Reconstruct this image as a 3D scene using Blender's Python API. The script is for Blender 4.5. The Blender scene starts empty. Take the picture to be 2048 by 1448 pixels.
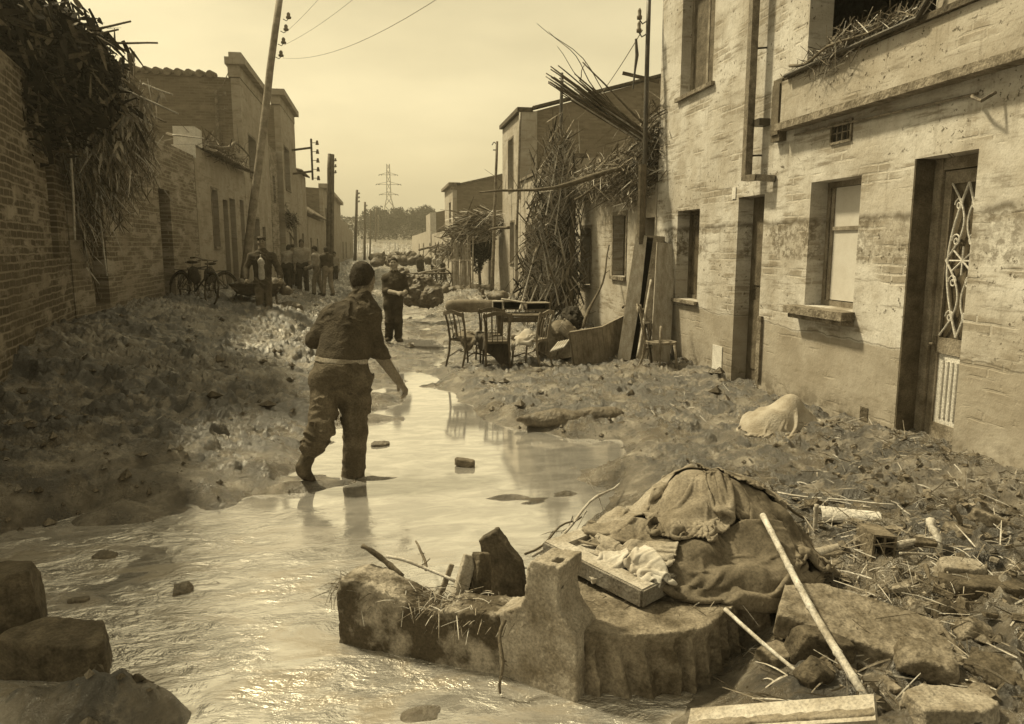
import bpy, math, random
import numpy as np
from mathutils import Vector, Matrix, Euler
R = math.radians
random.seed(7)
C = bpy.context.scene.collection
# ---------------------------------------------------------------- camera
CAM_H = 1.85
F = 1500.0
PIT = math.atan(231 / 1500.0)
YAW = math.atan(260 * math.cos(PIT) / 1500.0)
cam_data = bpy.data.cameras.new('camera')
cam = bpy.data.objects.new('camera', cam_data)
C.objects.link(cam)
cam.location = (0, 0, CAM_H)
cam.rotation_euler = (math.pi / 2 - PIT, 0, -YAW)
cam_data.sensor_width = 36
cam_data.lens = 36 * F / 2048
cam_data.clip_start = 0.05
cam_data.clip_end = 3000
bpy.context.scene.camera = cam
# ---------------------------------------------------------------- world
SUN_EL, SUN_AZ = R(53), R(-50)          # azimuth measured from +Y towards +X
world = bpy.data.worlds.new('World')
bpy.context.scene.world = world
world.use_nodes = True
wn, wl = world.node_tree.nodes, world.node_tree.links
wn.clear()
def wnode(t, **k):
    n = wn.new(t)
    for a, b in k.items():
        setattr(n, a, b)
    return n
sky = wnode('ShaderNodeTexSky', sky_type='NISHITA', sun_disc=False, sun_elevation=SUN_EL,
            sun_rotation=SUN_AZ, altitude=50.0, air_density=1.6, dust_density=6.0, ozone_density=1.0)
bw = wnode('ShaderNodeRGBToBW')
wl.new(sky.outputs[0], bw.inputs[0])
tc = wnode('ShaderNodeTexCoord')
mp = wnode('ShaderNodeMapping')
mp.inputs['Scale'].default_value = (1.2, 1.2, 4.0)
wl.new(tc.outputs['Generated'], mp.inputs[0])
cn = wnode('ShaderNodeTexNoise')
cn.inputs['Scale'].default_value = 2.2
cn.inputs['Detail'].default_value = 5
cn.inputs['Roughness'].default_value = 0.5
wl.new(mp.outputs[0], cn.inputs['Vector'])
cr = wnode('ShaderNodeMapRange')
cr.inputs[1].default_value = 0.35
cr.inputs[2].default_value = 0.65
cr.inputs[3].default_value = 0.82
cr.inputs[4].default_value = 1.08
wl.new(cn.outputs['Fac'], cr.inputs[0])
lo = wnode('ShaderNodeMath', operation='POWER')     # a hazy veil evens the sky out
lo.inputs[1].default_value = 0.42
wl.new(bw.outputs[0], lo.inputs[0])
m1 = wnode('ShaderNodeMath', operation='MULTIPLY')
wl.new(lo.outputs[0], m1.inputs[0])
wl.new(cr.outputs[0], m1.inputs[1])
sepz = wnode('ShaderNodeSeparateXYZ')
wl.new(tc.outputs['Generated'], sepz.inputs[0])
hz = wnode('ShaderNodeMapRange')                    # paler towards the horizon
hz.inputs[1].default_value = 0.0
hz.inputs[2].default_value = 0.45
hz.inputs[3].default_value = 1.45
hz.inputs[4].default_value = 0.90
wl.new(sepz.outputs['Z'], hz.inputs[0])
m2 = wnode('ShaderNodeMath', operation='MULTIPLY')
wl.new(m1.outputs[0], m2.inputs[0])
wl.new(hz.outputs[0], m2.inputs[1])
m1 = m2
vm = wnode('ShaderNodeVectorMath', operation='SCALE')
vm.inputs[0].default_value = (1.0, 0.865, 0.53)
wl.new(m1.outputs[0], vm.inputs['Scale'])
bg = wnode('ShaderNodeBackground')
bg.inputs['Strength'].default_value = 0.345
wo = wnode('ShaderNodeOutputWorld')
wl.new(vm.outputs[0], bg.inputs[0])
wl.new(bg.outputs[0], wo.inputs[0])
# ---------------------------------------------------------------- sun
sd = bpy.data.lights.new('sun', 'SUN')
sd.energy = 5.0
sd.angle = R(5.0)
sd.color = (1.0, 0.855, 0.53)
so = bpy.data.objects.new('sun', sd)
C.objects.link(so)
sdir = Vector((math.sin(SUN_AZ) * math.cos(SUN_EL), math.cos(SUN_AZ) * math.cos(SUN_EL), math.sin(SUN_EL)))
so.rotation_euler = sdir.to_track_quat('Z', 'Y').to_euler()
so.location = (-20, 30, 40)
vs = bpy.context.scene.view_settings
vs.view_transform = 'Standard'
vs.look = 'None'
vs.exposure = 0.25
vs.gamma = 1.0
bpy.context.scene.cycles.max_bounces = 6
bpy.context.scene.cycles.diffuse_bounces = 3
bpy.context.scene.cycles.glossy_bounces = 3
bpy.context.scene.cycles.sample_clamp_direct = 4.0
bpy.context.scene.cycles.sample_clamp_indirect = 3.0

# ---------------------------------------------------------------- photo measurements -> places in the street
FW = Vector((math.sin(YAW) * math.cos(PIT), math.cos(YAW) * math.cos(PIT), -math.sin(PIT)))
RT = Vector((math.cos(YAW), -math.sin(YAW), 0))
UP = Vector((math.sin(YAW) * math.sin(PIT), math.cos(YAW) * math.sin(PIT), math.cos(PIT)))
EYE = Vector((0, 0, CAM_H))
def ray(px, py):
    return FW + RT * ((px - 1024) / F) + UP * ((724 - py) / F)
def D(px, py, d):
    return EYE + ray(px, py) * d
def G(px, py, z=-0.1):
    r = ray(px, py)
    return EYE + r * ((z - CAM_H) / r.z)
def XP(px, py, x):
    r = ray(px, py)
    return EYE + r * (x / r.x)
def YP(px, py, y):
    r = ray(px, py)
    return EYE + r * (y / r.y)

# ---------------------------------------------------------------- materials
def S(g, k=1.0):
    """a brown-grey of luminance g: old print tone, dark ones warmer"""
    t = min(1, g / 0.55)
    a = (1.0, 0.79 + 0.18 * t, 0.50 + 0.42 * t)
    return (g * a[0] * k, g * a[1] * k, g * a[2] * k, 1)
MATS = {}
def dirt(name, g1, g2, scale=6.0, rough=0.85, bump=0.3, bscale=40.0, spec=0.3, detail=6, stretch=(1, 1, 1), contrast=(0.35, 0.65), metallic=0.0, r2=None, world_co=False):
    if name in MATS:
        return MATS[name]
    m = bpy.data.materials.new(name)
    MATS[name] = m
    m.use_nodes = True
    n, l = m.node_tree.nodes, m.node_tree.links
    b = n['Principled BSDF']
    b.inputs['Roughness'].default_value = rough
    b.inputs['Specular IOR Level'].default_value = spec
    b.inputs['Metallic'].default_value = metallic
    t = n.new('ShaderNodeTexCoord')
    mp = n.new('ShaderNodeMapping')
    mp.inputs['Scale'].default_value = stretch
    if world_co:
        g = n.new('ShaderNodeNewGeometry')
        l.new(g.outputs['Position'], mp.inputs[0])
    else:
        l.new(t.outputs['Object'], mp.inputs[0])
    a = n.new('ShaderNodeTexNoise')
    a.inputs['Scale'].default_value = scale
    a.inputs['Detail'].default_value = detail
    a.inputs['Roughness'].default_value = 0.62
    l.new(mp.outputs[0], a.inputs['Vector'])
    cr = n.new('ShaderNodeValToRGB')
    cr.color_ramp.elements[0].position = contrast[0]
    cr.color_ramp.elements[1].position = contrast[1]
    cr.color_ramp.elements[0].color = S(g1)
    cr.color_ramp.elements[1].color = S(g2)
    l.new(a.outputs['Fac'], cr.inputs[0])
    # fine grit, so that nothing stays smooth close up
    fs = n.new('ShaderNodeTexNoise'); fs.inputs['Scale'].default_value = 75; fs.inputs['Detail'].default_value = 3; fs.inputs['Roughness'].default_value = .7
    l.new(mp.outputs[0], fs.inputs['Vector'])
    fr_ = n.new('ShaderNodeMapRange'); fr_.inputs[1].default_value = .36; fr_.inputs[2].default_value = .60; fr_.inputs[3].default_value = .68 if name not in ('blind', 'sack_white', 'cloth_pale') else .93; fr_.inputs[4].default_value = 1.12 if name != 'blind' else 1.02
    l.new(fs.outputs['Fac'], fr_.inputs[0])
    fv = n.new('ShaderNodeVectorMath'); fv.operation = 'SCALE'; l.new(cr.outputs[0], fv.inputs[0]); l.new(fr_.outputs[0], fv.inputs['Scale'])
    l.new(fv.outputs[0], b.inputs['Base Color'])
    if r2 is not None:
        mr = n.new('ShaderNodeMapRange')
        mr.inputs[1].default_value = contrast[0]
        mr.inputs[2].default_value = contrast[1]
        mr.inputs[3].default_value = rough
        mr.inputs[4].default_value = r2
        l.new(a.outputs['Fac'], mr.inputs[0])
        l.new(mr.outputs[0], b.inputs['Roughness'])
    if bump > 0:
        c = n.new('ShaderNodeTexNoise')
        c.inputs['Scale'].default_value = bscale
        c.inputs['Detail'].default_value = 4
        l.new(mp.outputs[0], c.inputs['Vector'])
        bp = n.new('ShaderNodeBump')
        bp.inputs['Strength'].default_value = bump
        bp.inputs['Distance'].default_value = 0.02
        l.new(c.outputs['Fac'], bp.inputs['Height'])
        l.new(bp.outputs[0], b.inputs['Normal'])
    return m
def M_(k):
    return MATS[k]
dirt('dark_void', 0.012, 0.02, bump=0)  # near-black tone that paints the darkness inside openings
dirt('wood', 0.14, 0.30, 5, 0.8, 0.5, 30, stretch=(1, 1, 1))
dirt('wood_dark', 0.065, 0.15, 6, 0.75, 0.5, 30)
dirt('wood_pale', 0.25, 0.45, 5, 0.8, 0.4, 30)
dirt('cane', 0.32, 0.55, 9, 0.7, 0.3, 50)
dirt('cane_dark', 0.07, 0.16, 9, 0.8, 0.3, 50)
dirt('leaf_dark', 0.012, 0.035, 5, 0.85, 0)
dirt('leaf_dry', 0.14, 0.32, 6, 0.9, 0)
dirt('iron', 0.02, 0.06, 12, 0.5, 0.3, 60, spec=0.5)
dirt('iron_worn', 0.08, 0.22, 14, 0.5, 0.3, 60, spec=0.5)
dirt('rubber', 0.03, 0.10, 12, 0.8, 0.2, 60)
dirt('concrete', 0.10, 0.28, 9, 0.85, 1.0, 26)
dirt('concrete_dark', 0.045, 0.13, 9, 0.8, 1.0, 26)
dirt('brick_red', 0.09, 0.2, 9, 0.9, 0.8, 40)
dirt('tile_clay', 0.12, 0.26, 5, 0.9, 0.5, 40)
dirt('plaster_pale', 0.50, 0.64, 5, 0.9, 0.4, 40)
dirt('mud_clod', 0.07, 0.18, 9, 0.45, 1.0, 30, r2=0.8, spec=.5)
dirt('blind', .46, .56, 2, .8, .05, 20)
dirt('pottery', 0.1, 0.2, 5, 0.7, 0.2, 40)
dirt('white_porcelain', 0.6, 0.75, 8, 0.4, 0, 1)
dirt('glass_dirty', 0.05, 0.14, 4, 0.25, 0.1, 20, spec=0.6)

# ---------------------------------------------------------------- object helpers
def put(name, verts, faces, material=None, parent=None, smooth=False, mats=None, midx=None):
    me = bpy.data.meshes.new(name)
    me.from_pydata([tuple(v) for v in verts], [], [tuple(f) for f in faces])
    o = bpy.data.objects.new(name, me)
    C.objects.link(o)
    for mm in (mats or ([material] if material else [])):
        me.materials.append(MATS[mm] if isinstance(mm, str) else mm)
    if midx is not None:
        me.polygons.foreach_set('material_index', list(midx))
    if smooth:
        me.polygons.foreach_set('use_smooth', [True] * len(me.polygons))
    me.update()
    if parent is not None:
        o.parent = parent
    return o
def putnp(name, V, Q, material, parent=None, smooth=True, mats=None, midx=None):
    me = bpy.data.meshes.new(name)
    V = np.asarray(V, dtype=np.float32)
    Q = np.asarray(Q, dtype=np.int32)
    k = Q.shape[1]
    me.vertices.add(len(V))
    me.vertices.foreach_set('co', V.ravel())
    me.loops.add(Q.size)
    me.loops.foreach_set('vertex_index', Q.ravel())
    me.polygons.add(len(Q))
    me.polygons.foreach_set('loop_start', np.arange(0, Q.size, k, dtype=np.int32))
    me.polygons.foreach_set('loop_total', np.full(len(Q), k, dtype=np.int32))
    for mm in (mats or [material]):
        me.materials.append(MATS[mm] if isinstance(mm, str) else mm)
    if midx is not None:
        me.polygons.foreach_set('material_index', np.asarray(midx, dtype=np.int32))
    me.update(calc_edges=True)
    if smooth:
        me.polygons.foreach_set('use_smooth', np.ones(len(Q), dtype=bool))
    me.validate()
    o = bpy.data.objects.new(name, me)
    C.objects.link(o)
    if parent is not None:
        o.parent = parent
    return o
def tag(o, label=None, cat=None, group=None, kind=None):
    if label:
        o['label'] = label
    if cat:
        o['category'] = cat
    if group:
        o['group'] = group
    if kind:
        o['kind'] = kind
    return o
def thing(name, loc, label, cat, group=None, rz=0.0):
    o = bpy.data.objects.new(name, None)
    C.objects.link(o)
    o.empty_display_size = 0.1
    o.location = loc
    o.rotation_euler = (0, 0, rz)
    return tag(o, label, cat, group)
def rotM(rx, ry, rz):
    return np.array(Euler((R(rx), R(ry), R(rz))).to_matrix())
class MB:
    def __init__(s):
        s.v = []; s.f = []; s.m = []; s.cur = 0
    def add(s, vs, fs):
        k = len(s.v)
        s.v += [Vector(v) for v in vs]
        s.f += [tuple(i + k for i in f) for f in fs]
        s.m += [s.cur] * len(fs)
    def box(s, c, d, rot=None, jit=0.0, taper=1.0):
        """c centre, d full dims, rot Matrix/Euler tuple"""
        M = Matrix.Identity(3) if rot is None else (Euler(rot).to_matrix() if not isinstance(rot, Matrix) else rot)
        vs = []
        for z in (-.5, .5):
            for x, y in ((-.5, -.5), (.5, -.5), (.5, .5), (-.5, .5)):
                k = taper if z > 0 else 1
                p = Vector((x * d[0] * k, y * d[1] * k, z * d[2]))
                if jit:
                    p += Vector([random.uniform(-jit, jit) for _ in range(3)])
                vs.append(M @ p + Vector(c))
        s.add(vs, [(0, 3, 2, 1), (4, 5, 6, 7), (0, 1, 5, 4), (1, 2, 6, 5), (2, 3, 7, 6), (3, 0, 4, 7)])
        return s
    def b2(s, a, b):
        return s.box([(a[i] + b[i]) / 2 for i in range(3)], [abs(a[i] - b[i]) for i in range(3)])
    def bar(s, a, b, w, h=None, up=(0, 0, 1)):
        a, b = Vector(a), Vector(b)
        h = h or w
        z = (b - a)
        L = z.length
        if L < 1e-6:
            return s
        z.normalize()
        x = Vector(up).cross(z)
        if x.length < 1e-3:
            x = Vector((1, 0, 0)).cross(z)
        x.normalize()
        y = z.cross(x)
        M = Matrix((x, y, z)).transposed()
        return s.box((a + b) / 2, (w, h, L), M)
    def tube(s, pts, r, n=8, cap=True):
        pts = [Vector(p) for p in pts]
        rs = r if isinstance(r, (list, tuple)) else [r] * len(pts)
        k = len(s.v)
        px = None
        vs, fs = [], []
        for i, p in enumerate(pts):
            t = (pts[min(i + 1, len(pts) - 1)] - pts[max(i - 1, 0)])
            if t.length < 1e-9:
                t = Vector((0, 0, 1))
            t.normalize()
            if px is None:
                px = t.orthogonal().normalized()
            else:
                px = (px - t * px.dot(t))
                px = px.normalized() if px.length > 1e-6 else t.orthogonal().normalized()
            py = t.cross(px)
            for j in range(n):
                a = 2 * math.pi * j / n
                vs.append(p + (px * math.cos(a) + py * math.sin(a)) * rs[i])
        m = len(pts)
        for i in range(m - 1):
            for j in range(n):
                fs.append((i * n + j, i * n + (j + 1) % n, (i + 1) * n + (j + 1) % n, (i + 1) * n + j))
        if cap:
            fs.append(tuple(range(n - 1, -1, -1)))
            fs.append(tuple((m - 1) * n + j for j in range(n)))
        s.add(vs, fs)
        return s
    def torus(s, c, R_, r, axis='x', n=32, k=6, rot=None):
        pts = []
        M = rot or Matrix.Identity(3)
        vs, fs = [], []
        for i in range(n):
            a = 2 * math.pi * i / n
            for j in range(k):
                b = 2 * math.pi * j / k
                rr = R_ + r * math.cos(b)
                p = Vector((r * math.sin(b), rr * math.cos(a), rr * math.sin(a)))
                vs.append(M @ p + Vector(c))
                fs.append((i * k + j, ((i + 1) % n) * k + j, ((i + 1) % n) * k + (j + 1) % k, i * k + (j + 1) % k))
        s.add(vs, fs)
        return s
    def poly(s, pts, d):
        """extrude polygon (list of 3-vectors) along vector d"""
        pts = [Vector(p) for p in pts]
        d = Vector(d)
        n = len(pts)
        s.add(pts + [p + d for p in pts],
              [tuple(range(n))[::-1], tuple(range(n, 2 * n))] + [(i, (i + 1) % n, n + (i + 1) % n, n + i) for i in range(n)])
        return s
    def ribbon(s, a, b, w, sag=0.0, n=3, tip=0.2, side=None):
        """a leaf blade: narrow bent strip"""
        a, b = Vector(a), Vector(b)
        t = b - a
        sd = side or t.cross(Vector((random.uniform(-1, 1), random.uniform(-1, 1), random.uniform(-1, 1))))
        if sd.length < 1e-6:
            sd = Vector((1, 0, 0))
        sd = sd.normalized() * w / 2
        vs, fs = [], []
        for i in range(n + 1):
            u = i / n
            p = a + t * u + Vector((0, 0, -sag * (u * u)))
            k = (1 - (1 - tip) * u) * (0.6 + 0.4 * min(1, u * 3))
            vs += [p - sd * k, p + sd * k]
            if i < n:
                fs.append((2 * i, 2 * i + 1, 2 * i + 3, 2 * i + 2))
        s.add(vs, fs)
        return s
    def obj(s, name, material=None, parent=None, smooth=False, local=False, mats=None):
        v = s.v
        if local and parent is not None:
            inv = (Matrix.Translation(parent.location) @ parent.rotation_euler.to_matrix().to_4x4()).inverted()
            v = [inv @ p for p in v]
        return put(name, v, s.f, material, parent, smooth, mats, s.m if mats else None)
def world_in(parent, v):
    inv = (Matrix.Translation(parent.location) @ parent.rotation_euler.to_matrix().to_4x4()).inverted()
    return inv @ Vector(v)
def copy_tree(o, parent=None):
    c = o.copy()
    C.objects.link(c)
    if parent is not None:
        c.parent = parent
    for ch in list(o.children):
        copy_tree(ch, c)
    return c

# ---------------------------------------------------------------- numpy noise
_rng = np.random.RandomState(11)
_T3 = _rng.rand(64, 64, 64).astype(np.float32)
_T2 = _rng.rand(256, 256).astype(np.float32)
def n2(x, y):
    xi, yi = np.floor(x).astype(int), np.floor(y).astype(int)
    fx, fy = x - xi, y - yi
    fx = fx * fx * (3 - 2 * fx); fy = fy * fy * (3 - 2 * fy)
    g = lambda a, b: _T2[a % 256, b % 256]
    return (g(xi, yi) * (1 - fx) + g(xi + 1, yi) * fx) * (1 - fy) + (g(xi, yi + 1) * (1 - fx) + g(xi + 1, yi + 1) * fx) * fy
def fbm2(x, y, o=4, g=0.5):
    r, a, t = 0, 1, 0
    for i in range(o):
        r = r + a * n2(x + 17.3 * i, y + 5.1 * i)
        t += a; a *= g; x = x * 2.03; y = y * 2.03
    return r / t
def n3(x, y, z):
    xi, yi, zi = np.floor(x).astype(int), np.floor(y).astype(int), np.floor(z).astype(int)
    fx, fy, fz = x - xi, y - yi, z - zi
    fx = fx * fx * (3 - 2 * fx); fy = fy * fy * (3 - 2 * fy); fz = fz * fz * (3 - 2 * fz)
    g = lambda a, b, c: _T3[a % 64, b % 64, c % 64]
    r = 0
    for i in (0, 1):
        for j in (0, 1):
            for k in (0, 1):
                r = r + g(xi + i, yi + j, zi + k) * (fx if i else 1 - fx) * (fy if j else 1 - fy) * (fz if k else 1 - fz)
    return r
def fbm3(x, y, z, o=3, g=0.5):
    r, a, t = 0, 1, 0
    for i in range(o):
        r = r + a * n3(x + 9.7 * i, y + 3.3 * i, z + 6.1 * i)
        t += a; a *= g; x = x * 2.03; y = y * 2.03; z = z * 2.03
    return r / t
def voro2(x, y, seed=0):
    """F1 distance and cell random"""
    xi, yi = np.floor(x).astype(int), np.floor(y).astype(int)
    best = np.full(x.shape, 9.0); rnd = np.zeros(x.shape)
    for i in (-1, 0, 1):
        for j in (-1, 0, 1):
            a, b = xi + i, yi + j
            px = a + _T2[(a + seed) % 256, (b * 3 + 7) % 256]
            py = b + _T2[(a * 5 + 91) % 256, (b + seed) % 256]
            d = (x - px) ** 2 + (y - py) ** 2
            k = d < best
            best = np.where(k, d, best)
            rnd = np.where(k, _T2[(a * 7 + 3) % 256, (b * 11 + 5) % 256], rnd)
    return np.sqrt(best), rnd

# ---------------------------------------------------------------- signed-distance shapes -> one smooth mesh (surface nets)
def surfnet(f, org, h):
    nx, ny, nz = f.shape
    s = f < 0
    acc = np.zeros((nx - 1, ny - 1, nz - 1, 3), np.float32)
    cnt = np.zeros((nx - 1, ny - 1, nz - 1), np.float32)
    for ax in range(3):
        a = np.moveaxis(f, ax, 0); sa = np.moveaxis(s, ax, 0)
        cr = sa[:-1] != sa[1:]
        t = np.where(cr, a[:-1] / np.where(cr, a[:-1] - a[1:], 1), 0)
        A = np.moveaxis(acc, ax, 0); K = np.moveaxis(cnt, ax, 0)
        o1, o2 = [q for q in range(3) if q != ax]
        n1, n_2 = a.shape[1], a.shape[2]
        for d1 in (0, 1):
            for d2 in (0, 1):
                c = cr[:, d1:n1 - 1 + d1, d2:n_2 - 1 + d2]
                tt = t[:, d1:n1 - 1 + d1, d2:n_2 - 1 + d2]
                A[..., ax] += tt
                if d1: A[..., o1] += c
                if d2: A[..., o2] += c
                K += c
    m = cnt > 0
    idx = -np.ones(cnt.shape, np.int64)
    idx[m] = np.arange(m.sum())
    ijk = np.argwhere(m)
    V = (ijk + acc[m] / cnt[m][:, None]) * h + np.asarray(org)
    Q = []
    for ax in range(3):
        sa = np.moveaxis(s, ax, 0); I = np.moveaxis(idx, ax, 0)
        a, b = sa[:-1, 1:-1, 1:-1], sa[1:, 1:-1, 1:-1]
        e = np.argwhere(a != b)
        if not len(e):
            continue
        i, j, k = e[:, 0], e[:, 1] + 1, e[:, 2] + 1
        q = np.stack([I[i, j - 1, k - 1], I[i, j, k - 1], I[i, j, k], I[i, j - 1, k]], 1)
        ins = sa[i, j, k]
        if ax == 1:
            ins = ~ins
        q[~ins] = q[~ins][:, ::-1]
        Q.append(q)
    return V, np.concatenate(Q)
class SDF:
    """list of primitives: ('c', a, b, ra, rb) round cone, ('e', centre, radii, rotM), ('b', centre, half, rotM, round); 4th arg k blend; neg carve"""
    def __init__(s, k=0.03):
        s.p = []; s.k = k
    def cone(s, a, b, ra, rb=None, k=None, neg=False):
        s.p.append(('c', np.array(a, float), np.array(b, float), ra, rb if rb is not None else ra, s.k if k is None else k, neg)); return s
    def ell(s, c, r, M=None, k=None, neg=False):
        s.p.append(('e', np.array(c, float), np.array(r, float), np.array(M) if M is not None else np.eye(3), None, s.k if k is None else k, neg)); return s
    def box(s, c, hd, M=None, rd=0.01, k=None, neg=False):
        s.p.append(('b', np.array(c, float), np.array(hd, float), np.array(M) if M is not None else np.eye(3), rd, s.k if k is None else k, neg)); return s
    def fn(s, lo, hi, func, k=None, neg=False):
        lo, hi = np.array(lo, float), np.array(hi, float)
        s.p.append(('f', (lo + hi) / 2, (hi - lo) / 2, func, None, s.k if k is None else k, neg)); return s
    def mesh(s, h, disp=None, lo=None, hi=None, clipz=None):
        L, U = [], []
        for q in s.p:
            if q[6]: continue
            if q[0] == 'c':
                r = max(q[3], q[4]); L.append(np.minimum(q[1], q[2]) - r); U.append(np.maximum(q[1], q[2]) + r)
            else:
                r = np.linalg.norm(q[2]) if q[0] == 'b' else (q[2] if q[0] == 'f' else max(q[2])); L.append(q[1] - r); U.append(q[1] + r)
        L = np.min(L, 0) - 3 * h - 0.02; U = np.max(U, 0) + 3 * h + 0.02
        if clipz is not None: L[2] = max(L[2], clipz)
        n = np.ceil((U - L) / h).astype(int) + 1
        ax = [L[i] + np.arange(n[i]) * h for i in range(3)]
        f = np.full(tuple(n), 1.0, np.float32)
        for q in s.p:
            k = q[5]
            if q[0] == 'c':
                r = max(q[3], q[4]); a0, b0 = np.minimum(q[1], q[2]) - r, np.maximum(q[1], q[2]) + r
            else:
                r = np.linalg.norm(q[2]) if q[0] == 'b' else (q[2] if q[0] == 'f' else max(q[2])); a0, b0 = q[1] - r, q[1] + r
            mg = k + 2.5 * h + 0.01
            i0 = np.clip(np.floor((a0 - mg - L) / h).astype(int), 0, n - 1); i1 = np.clip(np.ceil((b0 + mg - L) / h).astype(int) + 1, 1, n)
            sl = tuple(slice(i0[i], i1[i]) for i in range(3))
            X = np.stack(np.meshgrid(ax[0][sl[0]], ax[1][sl[1]], ax[2][sl[2]], indexing='ij'), -1)
            if X.size == 0: continue
            if q[0] == 'c':
                pa = X - q[1]; ba = q[2] - q[1]; t = np.clip((pa @ ba) / max(ba @ ba, 1e-9), 0, 1)
                d = np.linalg.norm(pa - t[..., None] * ba, axis=-1) - (q[3] + (q[4] - q[3]) * t)
            elif q[0] == 'f':
                d = q[3](X[..., 0], X[..., 1], X[..., 2])
            elif q[0] == 'e':
                P = (X - q[1]) @ q[3]
                k0 = np.linalg.norm(P / q[2], axis=-1); k1 = np.linalg.norm(P / q[2] ** 2, axis=-1)
                d = k0 * (k0 - 1) / np.maximum(k1, 1e-6)
            else:
                P = np.abs((X - q[1]) @ q[3]) - (q[2] - q[4])
                d = np.linalg.norm(np.maximum(P, 0), axis=-1) + np.minimum(P.max(-1), 0) - q[4]
            g = f[sl]
            if q[6]:
                d = -d
                hh = np.maximum(k - np.abs(g - d), 0) / max(k, 1e-6)
                f[sl] = np.maximum(g, d) + hh * hh * k * 0.25
            else:
                hh = np.maximum(k - np.abs(g - d), 0) / max(k, 1e-6)
                f[sl] = np.minimum(g, d) - hh * hh * k * 0.25
        if disp is not None:
            near = np.abs(f) < 0.08
            ii = np.argwhere(near)
            P = ii * h + L
            f[near] += disp(P[:, 0], P[:, 1], P[:, 2])
        f[[0, -1]] = 1; f[:, [0, -1]] = 1; f[:, :, [0, -1]] = 1
        return surfnet(f, L, h)
# ================================================================ GROUND, WATER, EMBANKMENT
WATER_Z = -0.10
W1 = [(800,735),(870,750),(902,785),(948,832),(1000,852),(1060,868),(1150,884),(1235,884),(1215,920),(1150,955),(1225,985),(1180,1030),(1120,1075),(1060,1100)]
W1 = [tuple(G(*p))[:2] for p in W1] + [(1.1, 3.9), (1.62, 3.3), (1.28, 2.86), (1.05, 2.5), (0.95, 1.5), (-3.2, 1.5), (-3.6, 4.0)]
W1 += [tuple(G(*p))[:2] for p in [(23,1075),(160,1052),(300,1022),(420,992),(540,955),(600,900),(650,870),(700,800),(748,765)]]
def poly_sdf(P, x, y):
    d = np.full(x.shape, 1e9); ins = np.zeros(x.shape, bool)
    n = len(P)
    for i in range(n):
        ax, ay = P[i]; bx, by = P[(i + 1) % n]
        ex, ey = bx - ax, by - ay
        wx, wy = x - ax, y - ay
        t = np.clip((wx * ex + wy * ey) / (ex * ex + ey * ey), 0, 1)
        d = np.minimum(d, (wx - ex * t) ** 2 + (wy - ey * t) ** 2)
        c = ((ay <= y) & (by > y)) | ((by <= y) & (ay > y))
        xx = ax + (y - ay) / np.where(abs(by - ay) < 1e-9, 1e-9, by - ay) * ex
        ins ^= c & (x < xx)
    d = np.sqrt(d)
    return np.where(ins, -d, d)
def sst(a, b, x):
    t = np.clip((x - a) / (b - a), 0, 1)
    return t * t * (3 - 2 * t)
MOUNDS = []        # (x, y, rx, ry, height)
def mound(px, py, rx, ry, h, z=-0.05):
    g = G(px, py, z); MOUNDS.append((g.x, g.y, rx, ry, h))
mound(150, 1425, .42, .16, .10)
mound(270, 1425, .22, .14, .09)
MOUNDS += [(2.9, 3.0, 1.5, .8, .05), (1.5, 3.7, .9, .6, .02), (3.9, 4.6, .9, 1.2, .10), (3.7, 3.6, .8, .9, .10)]
MOUNDS += [(1.9, 2.35, .9, .4, .02), (3.1, 10.4, 1.2, .9, .06), (4.3, 5.6, .5, .9, .10)]
MOUNDS += [(-2.1, 16.9, 1.0, .8, .25), (1.0, 25.0, .9, 1.2, .35), (3.0, 26.5, 1.4, 1.5, .3), (0.3, 40, 2.0, 4, .8), (2.6, 44, 1.6, 5, .7), (-1.5, 60, 2.5, 6, .7), (1.5, 70, 3, 8, .8)]
CLUMP = {}
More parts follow.
